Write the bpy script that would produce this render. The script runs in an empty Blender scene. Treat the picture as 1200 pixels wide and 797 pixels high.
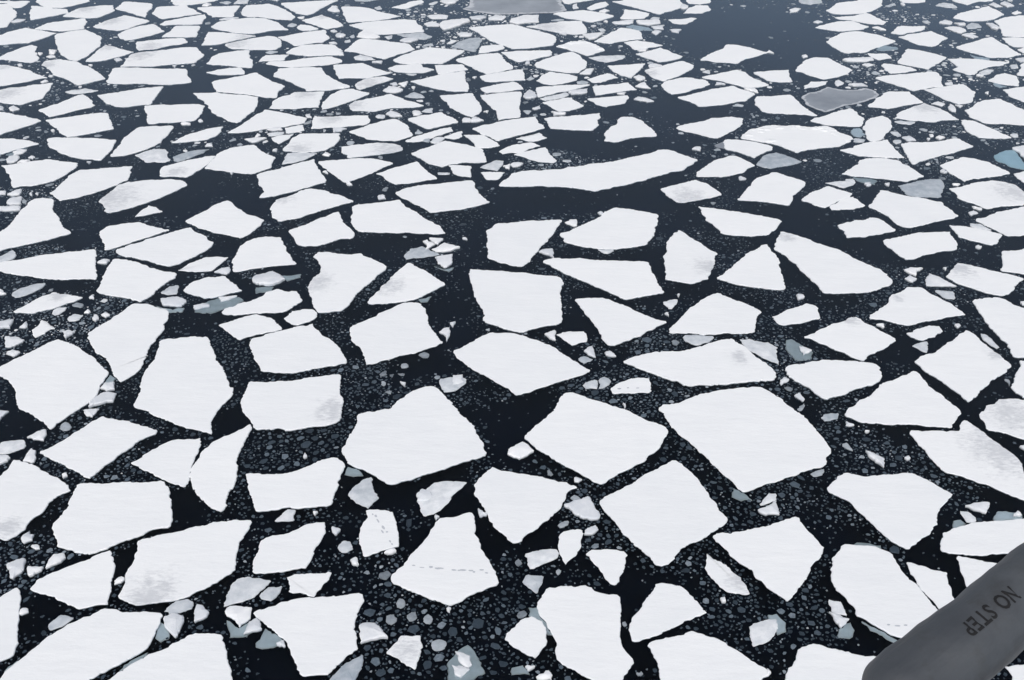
import bpy, math, random
import numpy as np
from mathutils import Vector, Matrix

# ------------------------------------------------------------------ camera, sky, sun, exposure
scene = bpy.context.scene
CAM_H = 40.0
PITCH = math.radians(32.5)
cam_data = bpy.data.cameras.new("camera")
cam_data.sensor_width = 36.0
cam_data.angle = math.radians(50.0)
cam_data.clip_start = 0.1
cam_data.clip_end = 20000.0
cam = bpy.data.objects.new("camera", cam_data)
cam.location = (0, 0, CAM_H)
cam.rotation_euler = (math.pi / 2 - PITCH, 0, 0)
scene.collection.objects.link(cam)
scene.camera = cam

SUN_EL, SUN_AZ = math.radians(48), math.radians(155)
world = bpy.data.worlds.new("World")
scene.world = world
world.use_nodes = True
wn = world.node_tree
wn.nodes.clear()
sky = wn.nodes.new("ShaderNodeTexSky")
sky.sky_type = 'NISHITA'
sky.sun_disc = False
sky.sun_elevation = SUN_EL
sky.sun_rotation = -SUN_AZ
sky.air_density = 1.0
sky.dust_density = 4.0
sky.ozone_density = 1.0
hs = wn.nodes.new("ShaderNodeHueSaturation")
hs.inputs["Saturation"].default_value = 0.50          # overcast: a nearly colourless sky
bg = wn.nodes.new("ShaderNodeBackground")
bg.inputs["Strength"].default_value = 0.12
wo = wn.nodes.new("ShaderNodeOutputWorld")
wn.links.new(sky.outputs[0], hs.inputs["Color"])
wn.links.new(hs.outputs[0], bg.inputs[0])
wn.links.new(bg.outputs[0], wo.inputs[0])

sd = bpy.data.lights.new("sun", 'SUN')
sd.energy = 0.9
sd.angle = math.radians(25)
sd.color = (1.0, 0.99, 0.975)
sun = bpy.data.objects.new("sun", sd)
d = Vector((math.sin(SUN_AZ) * math.cos(SUN_EL), math.cos(SUN_AZ) * math.cos(SUN_EL), math.sin(SUN_EL)))
sun.rotation_euler = d.to_track_quat('Z', 'Y').to_euler()
sun.location = (0, 0, 80)
scene.collection.objects.link(sun)

vs = scene.view_settings
vs.view_transform = 'Standard'
vs.look = 'None'
vs.gamma = 1.0
vs.use_curve_mapping = False
vs.exposure = 0.20
scene.cycles.max_bounces = 6
scene.cycles.transparent_max_bounces = 8
scene.cycles.volume_bounces = 1

rnd = random.Random(7)
rng = np.random.default_rng(7)
C = scene.collection

# ------------------------------------------------------------------ materials
def mat(name):
    m = bpy.data.materials.new(name)
    m.use_nodes = True
    nt = m.node_tree
    nt.nodes.clear()
    return m, nt

def N(nt, t, **kw):
    n = nt.nodes.new(t)
    for k, v in kw.items():
        if k.startswith('i_'):
            n.inputs[k[2:].replace('_', ' ')].default_value = v
        else:
            setattr(n, k, v)
    return n

def ramp(nt, stops):
    r = nt.nodes.new("ShaderNodeValToRGB")
    e = r.color_ramp.elements
    while len(e) < len(stops):
        e.new(0.5)
    for el, (p, col) in zip(e, stops):
        el.position = p
        el.color = (*col, 1)
    return r

def noise(nt, vec, scale, detail=4, rough=0.55):
    n = N(nt, "ShaderNodeTexNoise")
    n.inputs["Scale"].default_value = scale
    n.inputs["Detail"].default_value = detail
    n.inputs["Roughness"].default_value = rough
    nt.links.new(vec, n.inputs["Vector"])
    return n

def math_(nt, op, a, b=None, clamp=False):
    n = nt.nodes.new("ShaderNodeMath")
    n.operation = op
    n.use_clamp = clamp
    for i, v in enumerate((a, b)):
        if v is None:
            continue
        if isinstance(v, (int, float)):
            n.inputs[i].default_value = v
        else:
            nt.links.new(v, n.inputs[i])
    return n.outputs[0]

def mix(nt, f, a, b):
    n = nt.nodes.new("ShaderNodeMix")
    n.data_type = 'RGBA'
    for sock, v in ((n.inputs[0], f), (n.inputs[6], a), (n.inputs[7], b)):
        if isinstance(v, tuple):
            sock.default_value = (*v, 1)
        elif isinstance(v, (int, float)):
            sock.default_value = v
        else:
            nt.links.new(v, sock)
    return n.outputs[2]

def principled(nt, color, rough=0.7, spec=0.3, bump=None):
    b = nt.nodes.new("ShaderNodeBsdfPrincipled")
    b.inputs["Roughness"].default_value = rough
    b.inputs["Specular IOR Level"].default_value = spec
    if isinstance(color, tuple):
        b.inputs["Base Color"].default_value = (*color, 1)
    else:
        nt.links.new(color, b.inputs["Base Color"])
    if bump is not None:
        h, strength, dist = bump
        bn = nt.nodes.new("ShaderNodeBump")
        bn.inputs["Strength"].default_value = strength
        bn.inputs["Distance"].default_value = dist
        nt.links.new(h, bn.inputs["Height"])
        nt.links.new(bn.outputs[0], b.inputs["Normal"])
    o = nt.nodes.new("ShaderNodeOutputMaterial")
    nt.links.new(b.outputs[0], o.inputs[0])
    return b

def snow_material():
    m, nt = mat("wind_packed_snow")
    pos = N(nt, "ShaderNodeNewGeometry").outputs["Position"]
    big = noise(nt, pos, 0.35, 5, 0.6)
    fine = noise(nt, pos, 5.0, 6, 0.65)
    info = N(nt, "ShaderNodeObjectInfo")
    base = ramp(nt, [(0.25, (0.805, 0.825, 0.840)), (0.75, (0.862, 0.876, 0.882))])
    v = math_(nt, 'ADD', math_(nt, 'MULTIPLY', big.outputs[0], 0.75), math_(nt, 'MULTIPLY', info.outputs["Random"], 0.25))
    nt.links.new(v, base.inputs[0])
    # a wetted, thin-snow smudge where the floe carries one (centre and size on the object)
    at = N(nt, "ShaderNodeAttribute", attribute_type='OBJECT', attribute_name='smudge')
    sep = N(nt, "ShaderNodeSeparateXYZ"); nt.links.new(at.outputs["Vector"], sep.inputs[0])
    sp = N(nt, "ShaderNodeSeparateXYZ"); nt.links.new(pos, sp.inputs[0])
    dx = math_(nt, 'SUBTRACT', sp.outputs[0], sep.outputs[0])
    dy = math_(nt, 'MULTIPLY', math_(nt, 'SUBTRACT', sp.outputs[1], sep.outputs[1]), 0.8)
    dist = math_(nt, 'SQRT', math_(nt, 'ADD', math_(nt, 'MULTIPLY', dx, dx), math_(nt, 'MULTIPLY', dy, dy)))
    rel = math_(nt, 'DIVIDE', dist, math_(nt, 'MAXIMUM', sep.outputs[2], 0.001))
    n2 = noise(nt, pos, 1.3, 6, 0.7)
    mp = N(nt, 'ShaderNodeMapping'); mp.inputs['Scale'].default_value = (0.7, 2.2, 1.0); mp.inputs['Rotation'].default_value = (0, 0, 0.5)
    nt.links.new(pos, mp.inputs['Vector'])
    n3 = noise(nt, mp.outputs[0], 3.2, 6, 0.75)
    w = math_(nt, 'SUBTRACT', 1.15, rel)
    w = math_(nt, 'ADD', w, math_(nt, 'MULTIPLY', math_(nt, 'SUBTRACT', n2.outputs[0], 0.52), 3.0))
    w = math_(nt, 'ADD', w, math_(nt, 'MULTIPLY', math_(nt, 'SUBTRACT', n3.outputs[0], 0.5), 3.6))
    near = math_(nt, 'SUBTRACT', 1.7, rel, True)
    w = math_(nt, 'MULTIPLY', math_(nt, 'MULTIPLY', w, near, True), 0.50, True)
    has = math_(nt, 'GREATER_THAN', sep.outputs[2], 0.01)
    w = math_(nt, 'MULTIPLY', w, has)
    col = mix(nt, w, base.outputs[0], (0.38, 0.40, 0.44))
    # faint ripples of older, greyer snow
    rip = noise(nt, pos, 1.1, 7, 0.7)
    rr = ramp(nt, [(0.60, (0, 0, 0)), (0.80, (1, 1, 1))]); nt.links.new(rip.outputs[0], rr.inputs[0])
    col = mix(nt, math_(nt, 'MULTIPLY', rr.outputs[0], 0.22), col, (0.66, 0.68, 0.72))
    drift = noise(nt, mp.outputs[0], 0.55, 5, 0.6)          # wind-drifted ridges
    h = math_(nt, 'ADD', math_(nt, 'MULTIPLY', drift.outputs[0], 1.6), math_(nt, 'MULTIPLY', fine.outputs[0], 0.3))
    principled(nt, col, 0.85, 0.1, (h, 0.22, 0.14))
    return m

def ice_material(name, lo, hi, rough=0.45, scale=2.0, spec=0.3):
    m, nt = mat(name)
    pos = N(nt, "ShaderNodeNewGeometry").outputs["Position"]
    n1 = noise(nt, pos, scale, 6, 0.65)
    info = N(nt, "ShaderNodeObjectInfo")
    v = math_(nt, 'ADD', math_(nt, 'MULTIPLY', n1.outputs[0], 0.7), math_(nt, 'MULTIPLY', info.outputs["Random"], 0.4))
    r = ramp(nt, [(0.3, lo), (0.8, hi)])
    nt.links.new(v, r.inputs[0])
    f = noise(nt, pos, scale * 4, 5, 0.7)
    principled(nt, r.outputs[0], rough, spec, (f.outputs[0], 0.4, 0.05))
    return m

M_SNOW = snow_material()
M_EDGE = ice_material("broken_floe_edge", (0.60, 0.65, 0.70), (0.80, 0.83, 0.86), 0.5, 3.0)
M_GREY = ice_material("wet_grey_ice", (0.34, 0.39, 0.44), (0.80, 0.82, 0.84), 0.4, 1.6)
M_SLUSH = ice_material("soaked_grey_ice", (0.13, 0.155, 0.18), (0.42, 0.46, 0.50), 0.4, 3.0)
M_CHUNK = ice_material("snowy_chunk_ice", (0.62, 0.65, 0.69), (0.85, 0.86, 0.87), 0.7, 1.8, 0.15)
M_DARK = ice_material("thin_dark_ice", (0.12, 0.14, 0.17), (0.33, 0.36, 0.40), 0.35, 0.3)
M_RIM = ice_material("pale_frost_rim", (0.34, 0.37, 0.41), (0.66, 0.68, 0.71), 0.6, 1.2)
M_LEDGE = ice_material("submerged_ice", (0.55, 0.58, 0.58), (0.88, 0.90, 0.90), 0.6, 1.5, 0.0)
M_TURQ = ice_material("turquoise_glacial_ice", (0.55, 0.72, 0.75), (0.74, 0.89, 0.92), 0.5, 1.2, 0.0)
M_TRACK = ice_material("trodden_snow", (0.40, 0.43, 0.48), (0.55, 0.57, 0.61), 0.8, 4.0, 0.0)

def brash_material():
    m, nt = mat("brash_ice_fragments")
    geo = N(nt, "ShaderNodeNewGeometry")
    at = N(nt, "ShaderNodeAttribute", attribute_type='GEOMETRY', attribute_name='tone')
    v = math_(nt, 'ADD', at.outputs["Fac"], math_(nt, 'MULTIPLY', math_(nt, 'SUBTRACT', noise(nt, geo.outputs["Position"], 6, 5).outputs[0], 0.5), 0.3))
    r = ramp(nt, [(0.0, (0.008, 0.013, 0.020)), (0.3, (0.034, 0.050, 0.068)), (0.6, (0.115, 0.150, 0.185)), (0.85, (0.40, 0.44, 0.48)), (1.0, (0.80, 0.81, 0.82))])
    nt.links.new(v, r.inputs[0])
    principled(nt, r.outputs[0], 0.45, 0.15)
    return m
M_BRASH = brash_material()

def water_material():
    m, nt = mat("cold_sea_water")
    pos = N(nt, "ShaderNodeNewGeometry").outputs["Position"]
    n1 = noise(nt, pos, 0.8, 3)
    n2 = noise(nt, pos, 4.0, 2)
    h = math_(nt, 'ADD', n1.outputs[0], math_(nt, 'MULTIPLY', n2.outputs[0], 0.2))
    bn = nt.nodes.new("ShaderNodeBump")
    bn.inputs["Strength"].default_value = 0.12
    bn.inputs["Distance"].default_value = 0.04
    nt.links.new(h, bn.inputs["Height"])
    fr = N(nt, "ShaderNodeFresnel"); fr.inputs["IOR"].default_value = 1.33
    refl = math_(nt, 'MULTIPLY', math_(nt, 'SUBTRACT', fr.outputs[0], 0.030), 1.5, True)   # seen through a polariser
    gl = N(nt, "ShaderNodeBsdfGlossy"); gl.inputs["Roughness"].default_value = 0.12
    gl.inputs["Color"].default_value = (0.68, 0.83, 1.0, 1)
    nt.links.new(bn.outputs[0], gl.inputs["Normal"])
    tr = N(nt, "ShaderNodeBsdfTransparent"); tr.inputs[0].default_value = (0.72, 0.78, 0.81, 1)
    mx = N(nt, "ShaderNodeMixShader")
    nt.links.new(refl, mx.inputs[0]); nt.links.new(tr.outputs[0], mx.inputs[1]); nt.links.new(gl.outputs[0], mx.inputs[2])
    o = nt.nodes.new("ShaderNodeOutputMaterial"); nt.links.new(mx.outputs[0], o.inputs[0])
    return m
M_WATER = water_material()

def plain(name, col, rough, spec=0.3):
    m, nt = mat(name)
    pos = N(nt, "ShaderNodeNewGeometry").outputs["Position"]
    n1 = noise(nt, pos, 0.2, 3)
    c = mix(nt, n1.outputs[0], tuple(0.8 * x for x in col), tuple(1.2 * x for x in col))
    principled(nt, c, rough, spec)
    return m
M_DEEP = plain("deep_sea", (0.002, 0.005, 0.013), 1.0, 0.0)

# ------------------------------------------------------------------ mesh helpers
def mesh_obj(name, verts, faces, material, parent=None, smooth=False):
    me = bpy.data.meshes.new(name)
    me.from_pydata([tuple(v) for v in verts], [], faces)
    me.update()
    if smooth:
        me.polygons.foreach_set("use_smooth", [True] * len(me.polygons))
    me.materials.append(material)
    o = bpy.data.objects.new(name, me)
    C.objects.link(o)
    if parent is not None:
        o.parent = parent
    return o

def tag(o, label=None, cat=None, group=None, kind=None):
    for k, v in (("label", label), ("category", cat), ("group", group), ("kind", kind)):
        if v:
            o[k] = v
    return o

def signed_area(P):
    x, y = P[:, 0], P[:, 1]
    return float((x * np.roll(y, -1) - np.roll(x, -1) * y).sum() / 2)

def ccw(P):
    return P if signed_area(P) > 0 else P[::-1].copy()

def rough_outline(P, step=0.22, amp=0.075, r=rnd):
    """Broken-ice edge: cut the corners a little, then displace the midpoints of the sides over and over."""
    pts = [np.array(p) for p in P]
    n = len(pts)
    size = math.sqrt(abs(signed_area(P))) + 1e-6
    out = []
    for i in range(n):
        a, b, c = pts[i - 1], pts[i], pts[(i + 1) % n]
        la, lc = np.linalg.norm(a - b), np.linalg.norm(c - b)
        k = min(0.05 * size * r.uniform(0.1, 0.8), 0.25 * la, 0.25 * lc, 0.16)
        out.append(b + (a - b) / max(la, 1e-6) * k)
        out.append(b + (c - b) / max(lc, 1e-6) * k)
    res = []
    def sub(p, q, dep):
        d = q - p
        l = float(np.hypot(*d))
        if l < step or dep > 6:
            return
        m = (p + q) / 2 + np.array((-d[1], d[0])) / l * r.gauss(0, 1) * min(amp * l ** 0.8, 0.14) * (0.55 if l > 2 else 0.8)
        sub(p, m, dep + 1); res.append(m); sub(m, q, dep + 1)
    for i in range(len(out)):
        p, q = out[i], out[(i + 1) % len(out)]
        res.append(p); sub(p, q, 0)
    res = np.array(res)
    j = 0.022 if step < 0.4 else 0.04
    return res + np.array([(r.uniform(-j, j), r.uniform(-j, j)) for _ in res])

def soften(P, q=0.15):
    out = []
    for i in range(len(P)):
        a, b = P[i], P[(i + 1) % len(P)]
        out += [a + (b - a) * (q * rnd.uniform(.3, 1.7)), b + (a - b) * (q * rnd.uniform(.3, 1.7))]
    return np.array(out)

def inset(P, d):
    a = np.roll(P, 1, 0); b = np.roll(P, -1, 0)
    t1 = P - a; t2 = b - P
    t1 /= np.linalg.norm(t1, axis=1)[:, None] + 1e-9
    t2 /= np.linalg.norm(t2, axis=1)[:, None] + 1e-9
    t = t1 + t2
    t /= np.linalg.norm(t, axis=1)[:, None] + 1e-9
    nrm = np.stack([-t[:, 1], t[:, 0]], 1)
    return P + nrm * d

def slab(rings, cap=True, centre=None):
    """Stack of outline rings (P, z) from low to high, closed on top."""
    n = len(rings[0][0])
    V, Fc = [], []
    for P, z in rings:
        zz = z if hasattr(z, '__len__') else [z] * n
        V += [(p[0], p[1], h) for p, h in zip(P, zz)]
    for k in range(len(rings) - 1):
        for i in range(n):
            j = (i + 1) % n
            Fc.append((k * n + i, k * n + j, (k + 1) * n + j, (k + 1) * n + i))
    t = (len(rings) - 1) * n
    if centre is not None:
        V.append(centre)
        for i in range(n):
            Fc.append((t + i, t + (i + 1) % n, len(V) - 1))
    elif cap:
        Fc.append(tuple(range(t, t + n)))
    return V, Fc

def local(V, o):
    return [(x - o[0], y - o[1], z) for x, y, z in V]

# ------------------------------------------------------------------ the sea
S = 2500.0
def sheet(name, z, material):
    o = mesh_obj(name, [(-S, -S, z), (S, -S, z), (S, S, z), (-S, S, z)], [(0, 1, 2, 3)], material)
    return tag(o, kind='structure')
sheet("water", 0.0, M_WATER)
sheet("deep_water", -2.0, M_DEEP)

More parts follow.
